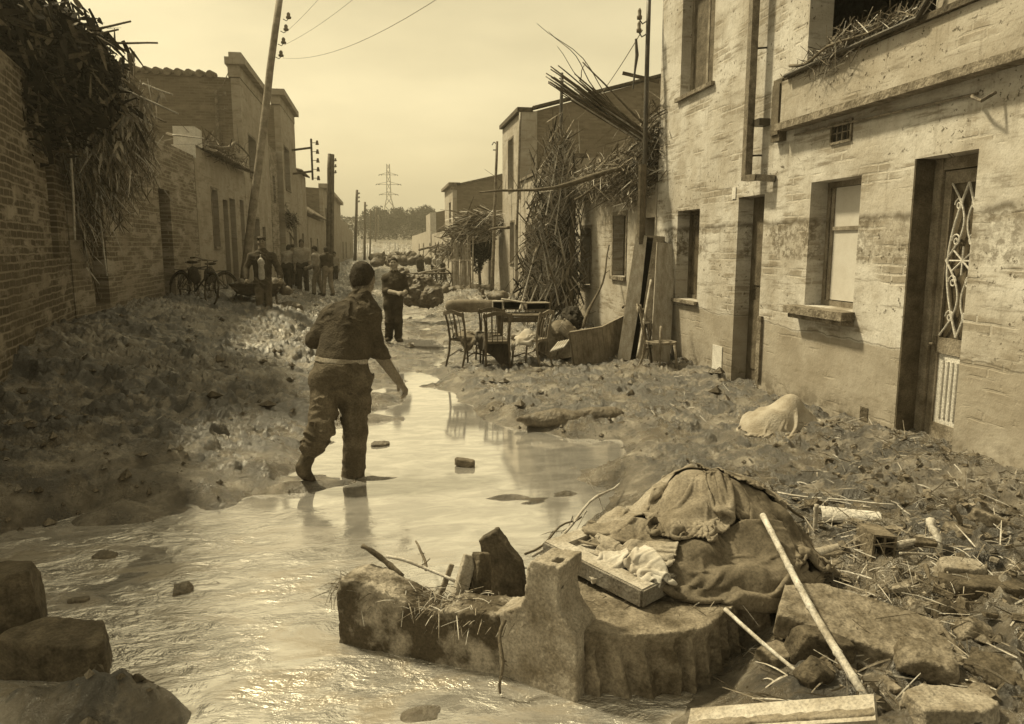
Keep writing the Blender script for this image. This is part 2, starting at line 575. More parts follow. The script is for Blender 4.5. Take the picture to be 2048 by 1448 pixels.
def ground_z(x, y, fine=True):
    x = np.asarray(x, float); y = np.asarray(y, float)
    far = sst(45, 90, y)
    left = 0.62 * sst(0, 1, (-x - 0.3) / 4.0) * (0.25 + 0.75 * sst(4.5, 9, y)) * (1 - 0.5 * sst(24, 40, y)) + 0.14 * sst(-2.6, -4.2, x) * sst(7, 10, y) * (1 - sst(18, 26, y))
    right = 0.02 + 0.05 * sst(3.2, 4.6, x)
    base = np.where(x < 0, left, 0) + right * sst(-.5, 1, x)
    # the wet middle of the street
    mid = np.exp(-((x - 0.75 - 0.00 * y) / 1.15) ** 2) * sst(10.5, 13, y) * (1 - sst(38, 50, y))
    base = base * (1 - 0.9 * mid) - 0.125 * mid
    lf = .48 + .5 * sst(.2, -1.2, x)
    wx = x + lf * ((fbm2(x * .9 + 3, y * .9, 3) - .5) + .35 * (fbm2(x * 4 + 3, y * 4, 3) - .5)); wy = y + lf * (1.6 * (fbm2(x * .9 + 40, y * .9 + 9, 3) - .5) + .4 * (fbm2(x * 4 + 13, y * 4 + 9, 3) - .5))
    d = poly_sdf(W1, wx, wy)
    near = sst(1, 0, (y - 30) / 40)
    for (mx, my, rx, ry, h) in MOUNDS:
        q = ((x - mx) / rx) ** 2 + ((y - my) / ry) ** 2
        hh = h * np.exp(-q * 1.2)
        base = base + hh
        d = np.where(q < 1.0, np.maximum(d, (1 - q) * .35), d)
    rough = (0.62 + 0.38 * sst(0.4, -1.5, x)) * (1 - 0.55 * mid)
    rough = rough * (.38 + .62 * sst(-0.05, 0.50, d)) * sst(-.35, -.02, d)
    if fine:
        # warped coordinates: slurry dragged down the bank in long tongues
        wxx = x + .30 * (fbm2(x * 1.1 + 3, y * 1.1 + 8, 3) - .5); wyy = y + .30 * (fbm2(x * 1.1 + 50, y * 1.1 + 2, 3) - .5)
        u = wxx * .80 + wyy * .60; v = -wxx * .60 + wyy * .80
        und = (fbm2(x * .8 + 11, y * .8 + 5, 3) - .5) * .20
        r1 = 1 - np.abs(fbm2(u * 1.3 + 3, v * 4.2 + 9, 4, .55) * 2 - 1)
        rid = np.clip((r1 - .62) / .38, 0, 1) ** 1.6                      # sharp crested folds
        r2 = 1 - np.abs(fbm2(u * 3.6 + 43, v * 8.5 + 19, 3, .55) * 2 - 1)
        rid2 = np.clip((r2 - .70) / .30, 0, 1) ** 1.4
        c0 = fbm2(x * 4.2 + 30, y * 4.2 + 3, 5, .58)
        cl = sst(.53, .64, c0)                                            # clumps with steep sides
        c1 = fbm2(x * 10.5 + 70, y * 10.5 + 31, 4, .6)
        cl2 = sst(.54, .66, c1)
        c2 = fbm2(x * 24 + 7, y * 24 + 3, 3, .6)
        vd, vr = voro2(x * 2.6 + .6 * fbm2(x * 4, y * 4, 2), y * 2.6 + .6 * fbm2(x * 4 + 9, y * 4, 2))
        foot = -sst(.42, .20, vd) * (vr > .5) * .055                      # prints trodden into the mud
        lip = np.exp(-((vd - .44) / .07) ** 2) * (vr > .5) * .03
        patch = sst(.36, .60, fbm2(x * .5 + 21, y * .5 + 77, 3))
        pt = .25 + .75 * patch
        base = base + rough * (und + (1 - .5 * patch) * (.125 * rid + .036 * rid2) + pt * (.052 * cl * (.8 + .4 * c1) + .024 * cl2 + foot * 1.3 + lip) + .016 * (c2 - .5)) + sst(0, .1, d) * .018 * (fbm2(x * 9 + 3, y * 16 + 7, 4, .6) - .5) * 2
        CLUMP['a'] = np.clip(rough, 0, 1) * pt * (.65 * cl + .6 * cl2 - foot * 6) + .25 * rough * (c2 - .5) * 3
        base = base + mid * ((fbm2(x * 1.3 + 5, y * .9 + 2, 4) - .47) * .20 + (fbm2(x * 6, y * 4, 3) - .5) * .04)
        for (mx, my, rx, ry, h) in MOUNDS[:2]:
            q = ((x - mx) / rx) ** 2 + ((y - my) / ry) ** 2
            base = base + np.exp(-q) * (.22 * (fbm2(x * 5, y * 5, 6, .62) - .5) + .03 * (c1 - .5))
        base = base + .004 * (fbm2(x * 20, y * 20, 2) - .5)
    lvl = WATER_Z - 0.05 + 0.02 * np.minimum(1, -d)
    shore = WATER_Z + 0.20 * np.clip(d, -.3, 3)
    zz = np.where(d < 0, np.maximum(WATER_Z - .07, WATER_Z + 0.12 * d), np.minimum(base, np.maximum(shore, WATER_Z + .0) + (.5 * (base - WATER_Z)) * sst(0, .3, d)))
    if fine:   # half-drowned crusts in the shallow flow
        cr = fbm2(x * 1.1 + 9, y * 2.1 + 4, 4)
        zz = np.where((d < 0) & (d > -2.2), np.maximum(zz, WATER_Z - .03 + np.maximum(0, cr - .60 + .16 * sst(-1.3, -.1, d) * (x < .2)) * .45 * sst(-2.2, -.2, d)), zz)
    emb = sst(124, 129, y) * 2.6 + sst(135, 230, y) * 7.0
    out = sst(5.5, 8, np.abs(x)) * (y < 110)
    zz = zz * (1 - out) + .1 * out
    return zz * (1 - .6 * far) + emb
def gz(x, y, fine=False):
    return float(ground_z(np.array([x]), np.array([y]), fine)[0])

rows = [0.9]
while rows[-1] < 420:
    yv = rows[-1]
    rows.append(yv + max(0.0135, min(0.0052 * yv, 0.00095 * yv * yv + .006)) if yv < 60 else yv * 1.012)
rows = np.array(rows)
cols = np.concatenate([-np.geomspace(300, 6.3, 26), np.linspace(-6.1, 6.1, 540), np.geomspace(6.3, 300, 26)])
GX, GY = np.meshgrid(cols, rows)
GZ = ground_z(GX, GY)
nr, nc = GX.shape; CL = CLUMP['a'].copy()
print('ground verts', nr * nc)
V = np.stack([GX.ravel(), GY.ravel(), GZ.ravel()], 1)
i = np.arange(nr * nc).reshape(nr, nc)
Q = np.stack([i[:-1, :-1].ravel(), i[:-1, 1:].ravel(), i[1:, 1:].ravel(), i[1:, :-1].ravel()], 1)
def mud_material():
    m = bpy.data.materials.new('mud'); MATS['mud'] = m
    m.use_nodes = True
    n, l = m.node_tree.nodes, m.node_tree.links
    b = n['Principled BSDF']
    tc = n.new('ShaderNodeTexCoord')
    def noise(s, d=5, r=.6, off=(0, 0, 0), st=(1, 1, 1)):
        mp = n.new('ShaderNodeMapping'); mp.inputs['Location'].default_value = off; mp.inputs['Scale'].default_value = st
        l.new(tc.outputs['Object'], mp.inputs[0])
        q = n.new('ShaderNodeTexNoise'); q.inputs['Scale'].default_value = s; q.inputs['Detail'].default_value = d; q.inputs['Roughness'].default_value = r
        l.new(mp.outputs[0], q.inputs['Vector']); return q.outputs['Fac']
    a = noise(3.4, 8, .68)
    cr = n.new('ShaderNodeValToRGB')
    e = cr.color_ramp.elements
    e[0].position = .36; e[0].color = S(.045)
    e[1].position = .66; e[1].color = S(.30)
    k = cr.color_ramp.elements.new(.5); k.color = S(.12)
    l.new(a, cr.inputs[0])
    at = n.new('ShaderNodeAttribute'); at.attribute_name = 'clump'
    fine = noise(34, 5, .7, (2, 7, 0))
    ma = n.new('ShaderNodeMath'); ma.operation = 'MULTIPLY_ADD'; ma.inputs[1].default_value = .9; l.new(fine, ma.inputs[0]); l.new(at.outputs['Fac'], ma.inputs[2])
    mk = n.new('ShaderNodeMapRange'); mk.inputs[1].default_value = .55; mk.inputs[2].default_value = .85; l.new(ma.outputs[0], mk.inputs[0])
    mxc = n.new('ShaderNodeMix'); mxc.data_type = 'RGBA'; l.new(mk.outputs[0], mxc.inputs[0]); l.new(cr.outputs[0], mxc.inputs[6]); mxc.inputs[7].default_value = S(.025); l.new(mxc.outputs[2], b.inputs['Base Color'])
    w = noise(1.6, 6, .6, (5, 3, 0))
    mr = n.new('ShaderNodeMapRange')
    mr.inputs[1].default_value = .4; mr.inputs[2].default_value = .62; mr.inputs[3].default_value = .16; mr.inputs[4].default_value = .46
    l.new(w, mr.inputs[0]); mrr = n.new('ShaderNodeMix'); l.new(mk.outputs[0], mrr.inputs[0]); l.new(mr.outputs[0], mrr.inputs[2]); mrr.inputs[3].default_value = .42; l.new(mrr.outputs[0], b.inputs['Roughness'])
    b.inputs['Specular IOR Level'].default_value = 1.0
    b.inputs['IOR'].default_value = 1.6
    f1 = noise(26, 7, .72); f2 = noise(110, 3, .6)
    ad = n.new('ShaderNodeMath'); ad.operation = 'MULTIPLY_ADD'; ad.inputs[1].default_value = .25
    l.new(f2, ad.inputs[0]); l.new(f1, ad.inputs[2])
    bp = n.new('ShaderNodeBump'); bp.inputs['Strength'].default_value = .85; bp.inputs['Distance'].default_value = .045
    l.new(ad.outputs[0], bp.inputs['Height']); l.new(bp.outputs[0], b.inputs['Normal'])
    return m
mud_material()
g = putnp('ground', V, Q, 'mud', smooth=True)
at_ = g.data.attributes.new('clump', 'FLOAT', 'POINT'); at_.data.foreach_set('value', np.clip(CL, 0, 1).ravel().astype(np.float32))
tag(g, 'churned wet mud covering the street between the houses', kind='structure')

def water_material():
    m = bpy.data.materials.new('flood_water'); MATS['flood_water'] = m
    m.use_nodes = True
    n, l = m.node_tree.nodes, m.node_tree.links
    b = n['Principled BSDF']
    b.inputs['Base Color'].default_value = S(.20)
    b.inputs['Metallic'].default_value = .72
    b.inputs['Roughness'].default_value = .05
    b.inputs['IOR'].default_value = 1.9
    b.inputs['Specular IOR Level'].default_value = .9
    tc = n.new('ShaderNodeTexCoord')
    sep = n.new('ShaderNodeSeparateXYZ'); l.new(tc.outputs['Object'], sep.inputs[0])
    def noise(s, d, r, st, rot=0):
        mp = n.new('ShaderNodeMapping'); mp.inputs['Scale'].default_value = st; mp.inputs['Rotation'].default_value = (0, 0, rot)
        l.new(tc.outputs['Object'], mp.inputs[0])
        q = n.new('ShaderNodeTexNoise'); q.inputs['Scale'].default_value = s; q.inputs['Detail'].default_value = d; q.inputs['Roughness'].default_value = r
        q.inputs['Distortion'].default_value = .8
        l.new(mp.outputs[0], q.inputs['Vector']); return q.outputs['Fac']
    a = noise(5.5, 5, .6, (1, 1.9, 1), .5)
    c = noise(26, 3, .5, (1, 1.6, 1), .3)
    ad = n.new('ShaderNodeMath'); ad.operation = 'MULTIPLY_ADD'; ad.inputs[1].default_value = .18
    l.new(c, ad.inputs[0]); l.new(a, ad.inputs[2])
    # the current is quick close by and to the left, still further up the street
    mr = n.new('ShaderNodeMapRange'); mr.inputs[1].default_value = 4.0; mr.inputs[2].default_value = 5.6; mr.inputs[3].default_value = 1.0; mr.inputs[4].default_value = .010
    wob = noise(.9, 3, .5, (1, 1, 1))
    a2 = n.new('ShaderNodeMath'); a2.operation = 'MULTIPLY_ADD'; a2.inputs[1].default_value = 2.0
    l.new(wob, a2.inputs[0]); l.new(sep.outputs['Y'], a2.inputs[2])
    xm = n.new('ShaderNodeMath'); xm.operation = 'MULTIPLY_ADD'; xm.inputs[1].default_value = .55; l.new(sep.outputs['X'], xm.inputs[0]); l.new(a2.outputs[0], xm.inputs[2])
    s2 = n.new('ShaderNodeMath'); s2.operation = 'SUBTRACT'; s2.inputs[1].default_value = .85; l.new(xm.outputs[0], s2.inputs[0])
    l.new(s2.outputs[0], mr.inputs[0])
    pt = n.new('ShaderNodeMapRange'); pt.inputs[1].default_value = .38; pt.inputs[2].default_value = .62; pt.inputs[3].default_value = .12; pt.inputs[4].default_value = 1.0
    l.new(noise(1.3, 3, .5, (1, 1.6, 1), .4), pt.inputs[0])
    pm = n.new('ShaderNodeMath'); pm.operation = 'MULTIPLY'; l.new(mr.outputs[0], pm.inputs[0]); l.new(pt.outputs[0], pm.inputs[1])
    bp = n.new('ShaderNodeBump'); bp.inputs['Distance'].default_value = .05
    l.new(ad.outputs[0], bp.inputs['Height']); l.new(pm.outputs[0], bp.inputs['Strength'])
    l.new(bp.outputs[0], b.inputs['Normal'])
    # streaks of slurry carried on the water
    sl = noise(3.2, 7, .65, (1, 2.2, 1), .35)
    cr = n.new('ShaderNodeValToRGB'); e = cr.color_ramp.elements
    e[0].position = .40; e[0].color = S(.62); e[1].position = .66; e[1].color = S(.88)
    l.new(sl, cr.inputs[0])
    sm = n.new('ShaderNodeMapRange'); sm.inputs[1].default_value = .46; sm.inputs[2].default_value = .60; l.new(noise(2.0, 7, .68, (1, 2.0, 1), .45), sm.inputs[0])
    sk = n.new('ShaderNodeMath'); sk.operation = 'MULTIPLY'; l.new(sm.outputs[0], sk.inputs[0]); l.new(mr.outputs[0], sk.inputs[1])
    mx = n.new('ShaderNodeMix'); mx.data_type = 'RGBA'; l.new(sk.outputs[0], mx.inputs[0]); l.new(cr.outputs[0], mx.inputs[6]); mx.inputs[7].default_value = S(.30); l.new(mx.outputs[2], b.inputs['Base Color'])
    for inp, lo_, hi_ in (('Metallic', .76, .22), ('Roughness', .07, .30)):
        q = n.new('ShaderNodeMapRange'); q.inputs[3].default_value = lo_; q.inputs[4].default_value = hi_; l.new(sk.outputs[0], q.inputs[0]); l.new(q.outputs[0], b.inputs[inp])
    return m
water_material()
wv = [(-5, .5, WATER_Z), (3.6, .5, WATER_Z), (3.6, 62, WATER_Z), (-5, 62, WATER_Z)]
w = put('flood_water', wv, [(0, 1, 2, 3)], 'flood_water')
tag(w, 'muddy flood water lying in the street', kind='structure')
# ================================================================ WALL MATERIALS
def wall_mat(name, pale, dark, brick, splat=.5, flood=True, brick_amt=.5, plinth=None, seed=0, axis='x', pal2=None):
    """weathered plaster over brick courses. world metres; axis = the axis the wall faces"""
    m = bpy.data.materials.new(name); MATS[name] = m
    m.use_nodes = True
    n, l = m.node_tree.nodes, m.node_tree.links
    b = n['Principled BSDF']
    b.inputs['Roughness'].default_value = .92
    b.inputs['Specular IOR Level'].default_value = .2
    g = n.new('ShaderNodeNewGeometry'); sep = n.new('ShaderNodeSeparateXYZ'); l.new(g.outputs['Position'], sep.inputs[0])
    cmb = n.new('ShaderNodeCombineXYZ')
    uv = n.new('ShaderNodeMath'); uv.operation = 'SUBTRACT'; l.new(sep.outputs['Y'], uv.inputs[0]); l.new(sep.outputs['X'], uv.inputs[1]); l.new(uv.outputs[0], cmb.inputs[0]); l.new(sep.outputs['Z'], cmb.inputs[1]); cmb.inputs[2].default_value = seed * 3.7
    P = cmb.outputs[0]
    def noise(s, d=6, r=.6, st=(1, 1, 1), off=0):
        mp = n.new('ShaderNodeMapping'); mp.inputs['Scale'].default_value = st; mp.inputs['Location'].default_value = (off, off * 1.3, 0)
        l.new(P, mp.inputs[0])
        q = n.new('ShaderNodeTexNoise'); q.inputs['Scale'].default_value = s; q.inputs['Detail'].default_value = d; q.inputs['Roughness'].default_value = r
        l.new(mp.outputs[0], q.inputs['Vector']); return q.outputs['Fac']
    def rng(s, a, c, lo=0, hi=1):
        q = n.new('ShaderNodeMapRange'); q.inputs[1].default_value = a; q.inputs[2].default_value = c; q.inputs[3].default_value = lo; q.inputs[4].default_value = hi
        q.interpolation_type = 'SMOOTHSTEP'; l.new(s, q.inputs[0]); return q.outputs[0]
    def math_(op, a, c):
        q = n.new('ShaderNodeMath'); q.operation = op
        for i, v in enumerate((a, c)):
            if isinstance(v, (int, float)): q.inputs[i].default_value = v
            else: l.new(v, q.inputs[i])
        return q.outputs[0]
    def mix(f, a, c):
        q = n.new('ShaderNodeMix'); q.data_type = 'RGBA'
        if isinstance(f, (int, float)): q.inputs[0].default_value = f
        else: l.new(f, q.inputs[0])
        for i, v in ((6, a), (7, c)):
            if isinstance(v, tuple): q.inputs[i].default_value = v
            else: l.new(v, q.inputs[i])
        return q.outputs[2]
    col = mix(rng(noise(1.3, 7, .65), .36, .66), S(pale), S(pal2 if pal2 else pale * .74))
    bt = n.new('ShaderNodeTexBrick'); bt.inputs['Scale'].default_value = 1.0
    bt.inputs['Brick Width'].default_value = .30; bt.inputs['Row Height'].default_value = .085; bt.inputs['Mortar Size'].default_value = .014
    bt.inputs['Mortar Smooth'].default_value = .5; bt.inputs['Bias'].default_value = -.2
    bt.inputs['Color1'].default_value = S(brick); bt.inputs['Color2'].default_value = S(brick * 1.5); bt.inputs['Mortar'].default_value = S(pale * .8)
    dist = n.new('ShaderNodeVectorMath'); dist.operation = 'ADD'
    dn = n.new('ShaderNodeTexNoise'); dn.inputs['Scale'].default_value = 3; l.new(P, dn.inputs['Vector'])
    sc = n.new('ShaderNodeVectorMath'); sc.operation = 'SCALE'; sc.inputs['Scale'].default_value = .035; l.new(dn.outputs['Color'], sc.inputs[0])
    l.new(P, dist.inputs[0]); l.new(sc.outputs[0], dist.inputs[1]); l.new(dist.outputs[0], bt.inputs['Vector'])
    bmask = rng(noise(1.5, 5, .62, (1, 3.2, 1), 4), .50 - .25 * (brick_amt - .5), .62 - .25 * (brick_amt - .5))
    bmask = math_('MULTIPLY', bmask, min(1, .55 + brick_amt * .5))
    col = mix(bmask, col, bt.outputs['Color'])
    # streaky damp in long horizontal smears
    st = rng(noise(2.2, 8, .7, (.55, 4.5, 1), 9), .52, .70)
    col = mix(math_('MULTIPLY', st, .8), col, S(dark * 2.0))
    bl = rng(noise(.75, 6, .66, (1, 1.3, 1), 15), .48, .64)
    col = mix(math_('MULTIPLY', bl, .42), col, S(dark * 3.0))
    gr = rng(noise(55, 3, .7, (1, 1, 1), 3), .52, .66)
    col = mix(math_('MULTIPLY', gr, .30), col, S(dark * 2.2))
    # vertical runs
    vr = rng(noise(3.2, 5, .6, (4.0, .35, 1), 2), .56, .72)
    col = mix(math_('MULTIPLY', vr, .28), col, S(dark * 2.0))
    # mud splashes
    sp = rng(noise(17, 5, .7, (1, 1, 1), 6), .585, .64)
    spz = rng(noise(1.1, 4, .6, (.6, 1.2, 1), 12), .42, .6)
    col = mix(math_('MULTIPLY', math_('MULTIPLY', sp, spz), splat), col, S(dark))
    zn = math_('ADD', sep.outputs['Z'], math_('MULTIPLY', math_('SUBTRACT', noise(1.7, 4, .6, (1, .2, 1)), .5), .20))
    if flood:
        hi_ = math_('SUBTRACT', 1.0, rng(math_('ABSOLUTE', math_('SUBTRACT', zn, 2.12), 0), .0, .06))
        fl = math_('MULTIPLY', hi_, rng(noise(4, 4), .35, .6, .2, .8))
        col = mix(fl, col, S(dark * 1.3))
        band = math_('MULTIPLY', rng(zn, 1.66, 1.74), math_('SUBTRACT', 1.0, rng(zn, 2.1, 2.14)))
        band = math_('MULTIPLY', band, rng(noise(1.0, 4, .6, (1, .6, 1), 3), .40, .62, .1, .85))
        bs = math_('MULTIPLY', band, rng(noise(15, 5, .7, (1, 1, 1), 1), .42, .58))
        col = mix(bs, col, S(dark * 1.7))
    if plinth:
        pm = math_('SUBTRACT', 1.0, rng(zn, .90, .93))
        col = mix(math_('MULTIPLY', pm, .8), col, mix(rng(noise(2.2, 7, .6, (1, 1, 1), 8), .35, .65), S(plinth), S(plinth * .72)))
        pl = math_('SUBTRACT', 1.0, rng(math_('ABSOLUTE', math_('SUBTRACT', zn, .93), 0), .0, .012))
        col = mix(math_('MULTIPLY', pl, .6), col, S(dark))
    lowd = math_('SUBTRACT', 1.0, rng(zn, .05, .45))
    col = mix(math_('MULTIPLY', math_('MULTIPLY', lowd, rng(noise(5, 6, .7, (1, 1, 1), 5), .42, .6)), .8), col, S(dark * 1.4))
    l.new(col, b.inputs['Base Color'])
    h = math_('ADD', math_('MULTIPLY', bt.outputs['Fac'], math_('MULTIPLY', bmask, -.35)), math_('ADD', math_('MULTIPLY', noise(14, 6, .7), .5), math_('MULTIPLY', noise(2.5, 4, .6), .8)))
    bp = n.new('ShaderNodeBump'); bp.inputs['Strength'].default_value = .55; bp.inputs['Distance'].default_value = .03
    l.new(h, bp.inputs['Height']); l.new(bp.outputs[0], b.inputs['Normal'])
    return m
wall_mat('plaster_near', .56, .07, .22, .9, True, .44, plinth=.34, seed=1)
wall_mat('plaster_parapet', .46, .07, .24, .95, False, .40, seed=2)
wall_mat('plaster_cottage', .46, .09, .22, .4, False, .45, seed=3)
wall_mat('plaster_mid', .46, .10, .25, .3, False, .35, seed=4)
wall_mat('brick_gable', .24, .08, .17, .2, False, .95, seed=5, axis='y', pal2=.18)
wall_mat('brick_left', .36, .06, .12, .3, False, .8, seed=6)
wall_mat('brick_leftdark', .30, .04, .075, .3, False, .95, seed=7)
wall_mat('plaster_left', .36, .09, .20, .3, False, .4, seed=8)
wall_mat('brick_side_left', .24, .06, .13, .2, False, .9, seed=9, axis='y', pal2=.17)

# ================================================================ WALL BUILDER
def panel(mb, A, B, z0, z1, t, ops=(), z1b=None):
    """wall from A to B (xy), outer face on the left-hand... normal n = (dy,-dx); thickness goes to -n. ops = (u0,u1,za,zb)"""
    A = Vector((A[0], A[1], 0)); B = Vector((B[0], B[1], 0))
    L = (B - A).length; d = (B - A) / L; nn = Vector((d.y, -d.x, 0))
    z1b = z1 if z1b is None else z1b
    us = sorted({0.0, L} | {u for o in ops for u in o[:2]}); zs = sorted({z0, z1} | {z for o in ops for z in o[2:4]})
    def solid(u, z):
        return 0 < u < L and z0 < z < z1 and not any(o[0] < u < o[1] and o[2] < z < o[3] for o in ops)
    def top(u, z):
        return z if z < z1 else z1 + (z1b - z1) * u / L
    def P(u, z, k):
        return A + d * u - nn * (t * k) + Vector((0, 0, top(u, z)))
    for i in range(len(us) - 1):
        for j in range(len(zs) - 1):
            u0, u1, a, b = us[i], us[i + 1], zs[j], zs[j + 1]
            um, zm = (u0 + u1) / 2, (a + b) / 2
            if not solid(um, zm):
                continue
            mb.add([P(u0, a, 0), P(u1, a, 0), P(u1, b, 0), P(u0, b, 0)], [(0, 1, 2, 3)])
            mb.add([P(u0, a, 1), P(u1, a, 1), P(u1, b, 1), P(u0, b, 1)], [(3, 2, 1, 0)])
            ul = (us[i - 1] + u0) / 2 if i else -1
            ur = (us[i + 2] + u1) / 2 if i + 2 < len(us) else L + 1
            zl = (zs[j - 1] + a) / 2 if j else z0 - 1
            zu = (zs[j + 2] + b) / 2 if j + 2 < len(zs) else z1 + 1
            if not solid(ul, zm): mb.add([P(u0, a, 0), P(u0, b, 0), P(u0, b, 1), P(u0, a, 1)], [(0, 1, 2, 3)])
            if not solid(ur, zm): mb.add([P(u1, a, 0), P(u1, a, 1), P(u1, b, 1), P(u1, b, 0)], [(0, 1, 2, 3)])
            if not solid(um, zl): mb.add([P(u0, a, 0), P(u0, a, 1), P(u1, a, 1), P(u1, a, 0)], [(0, 1, 2, 3)])
            if not solid(um, zu): mb.add([P(u0, b, 0), P(u1, b, 0), P(u1, b, 1), P(u0, b, 1)], [(0, 1, 2, 3)])
    return mb
def street_house(name, label, side, x, y0, y1, depth, zf, zb, ops, wmat, smat, cat='house', t=.28, roof=None, cornice=None, group=None, z0=-.6, xf2=None):
    """side +1 = right of the street (faces -x), -1 = left (faces +x). ops in (ya,yb,za,zb)"""
    th = thing(name, (x, (y0 + y1) / 2, 0), label, cat, group)
    mb = MB()
    if side > 0:   # front faces -x : A=(x,y1)->B=(x,y0): d=(0,-1) n=(-1,0)
        panel(mb, (x, y1), (x, y0), z0, zf, t, [(y1 - b, y1 - a, c, e) for a, b, c, e in ops])
    else:
        panel(mb, (x, y0), (x, y1), z0, zf, t, [(a - y0, b - y0, c, e) for a, b, c, e in ops])
    mb.obj('front_wall', wmat, th, local=True)
    ms = MB()
    xb = x + side * depth
    xs = x + side * t
    if side > 0:
        panel(ms, (x + t, y0), (xb, y0), z0, zf, t, (), z1b=zb)
        panel(ms, (xb, y1), (x + t, y1), z0, zb, t, (), z1b=zf)
        panel(ms, (xb, y0 + t), (xb, y1 - t), z0, zb, t)
    else:
        panel(ms, (xb, y0), (x - t, y0), z0, zb, t, (), z1b=zf)
        panel(ms, (x - t, y1), (xb, y1), z0, zf, t, (), z1b=zb)
        panel(ms, (xb, y1 - t), (xb, y0 + t), z0, zb, t)
    ms.obj('side_wall', smat, th, local=True)
    mr = MB()
    a, b = .05, .14
    x0, x1 = (x + t, xb) if side > 0 else (x - t, xb)
    mr.poly([(x0, y0 + .02, zf - .30), (x1, y0 + .02, zb - .30), (x1, y1 - .02, zb - .30), (x0, y1 - .02, zf - .30)], (0, 0, .12))
    mr.obj(roof or 'roof', 'tile_clay', th, local=True)
    return th
def tile_sheet(name, O, U, Vv, parent, waves=14, mat='tile_clay', amp=.045):
    """clay pantile roof: O corner at the eave, U along the eave, Vv up the slope"""
    O, U, Vv = Vector(O), Vector(U), Vector(Vv)
    N = U.cross(Vv).normalized()
    if N.z < 0: N = -N
    nu = waves * 8; rowsn = max(4, int(Vv.length / .38))
    mb = MB(); vs = []; fs = []
    k = 0
    for r in range(rowsn):
        for e in (0, 1):
            v = (r + e) / rowsn
            for i in range(nu + 1):
                u = i / nu
                h = amp * abs(math.sin(math.pi * u * waves)) ** .8 * 1.6 + (.028 if e == 0 else 0) + random.uniform(-.004, .004)
                vs.append(O + U * u + Vv * v + N * h)
    for r in range(rowsn * 2 - 1):
        for i in range(nu):
            a = r * (nu + 1) + i
            fs.append((a, a + 1, a + nu + 2, a + nu + 1))
    mb.add(vs, fs)
    return mb.obj(name, mat, parent, local=True)
def frame_rect(mb, x, ya, yb, za, zb, w=.05, d=.05):
    mb.b2((x, ya, za), (x + d, ya + w, zb)); mb.b2((x, yb - w, za), (x + d, yb, zb))
    mb.b2((x, ya + w, zb - w), (x + d, yb - w, zb)); mb.b2((x, ya + w, za), (x + d, yb - w, za + w))

# ================================================================ NEAR RIGHT HOUSE
RX = 4.6
ops = [(5.32, 6.04, .12, 2.603), (6.776, 7.652, 1.21, 2.535), (8.66, 9.34, .02, 2.48), (10.56, 11.40, 1.04, 2.398), (10.30, 11.47, 4.12, 5.75), (5.85, 7.88, 3.66, 5.5), (6.97, 7.33, 2.88, 3.10)]
nh = street_house('plastered_house', 'tall pale plastered house with balcony parapet and flood marks nearest on the right', 1, RX, 2.0, 12.32, 7, 7.6, 8.2, ops, 'plaster_near', 'plaster_near')
# interior partition so that openings look into dark rooms
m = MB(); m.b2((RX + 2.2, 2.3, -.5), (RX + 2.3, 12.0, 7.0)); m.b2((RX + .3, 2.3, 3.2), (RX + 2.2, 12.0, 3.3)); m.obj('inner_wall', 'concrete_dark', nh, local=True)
T_ = .28
# balcony parapet standing proud of the wall
m = MB()
m.b2((RX - .12, 2.0, 3.23), (RX - .003, 8.17, 3.68)); m.obj('parapet', 'plaster_parapet', nh, local=True)
m = MB()
m.b2((RX - .16, 2.0, 3.15), (RX - .003, 8.22, 3.227)); m.obj('slab', 'concrete', nh, local=True)
m = MB(); m.b2((RX - .16, 2.0, 3.683), (RX - .003, 8.05, 3.735)); m.obj('ledge', 'concrete_dark', nh, local=True)
m = MB(); m.b2((RX - .08, 2.0, 3.738), (RX - .003, 5.83, 5.6)); m.obj('upper_wall', 'plaster_parapet', nh, local=True)
# rail and conduit in the loggia
m = MB(); m.tube([(RX - .185, 8.0, 3.70), (RX - .185, 5.90, 3.72), (RX - .175, 5.80, 3.84), (RX - .16, 5.80, 4.3)], .022)
m.obj('ledge_rail', 'iron', nh, local=True)
m = MB(); m.b2((RX - .09, 8.225, 3.05), (RX - .003, 8.42, 3.74)); m.b2((RX - .11, 8.24, 3.12), (RX - .093, 8.40, 3.68)); m.obj('shutter_box', 'wood_dark', nh, local=True)
m = MB(); m.tube([(RX - .03, 5.35, 3.02), (RX - .03, 8.0, 3.08)], .012); m.tube([(RX - .03, 5.4, 3.02), (RX - .12, 5.3, 2.98), (RX - .14, 5.18, 2.93), (RX - .05, 5.15, 2.99)], .014); m.obj('conduit', 'iron_worn', nh, local=True)
# vent grille
m = MB(); frame_rect(m, RX - .02, 6.97, 7.33, 2.88, 3.10, .025, .04)
for k in range(1, 4): m.b2((RX, 6.97 + .09 * k - .006, 2.9), (RX + .02, 6.97 + .09 * k + .006, 3.08))
m.b2((RX, 6.99, 2.985), (RX + .02, 7.31, 2.995)); m.obj('vent_grille', 'concrete', nh, local=True)
m = MB(); m.b2((RX + .2, 6.9, 2.8), (RX + .22, 7.4, 3.15)); m.obj('vent_back', 'dark_void', nh, local=True)
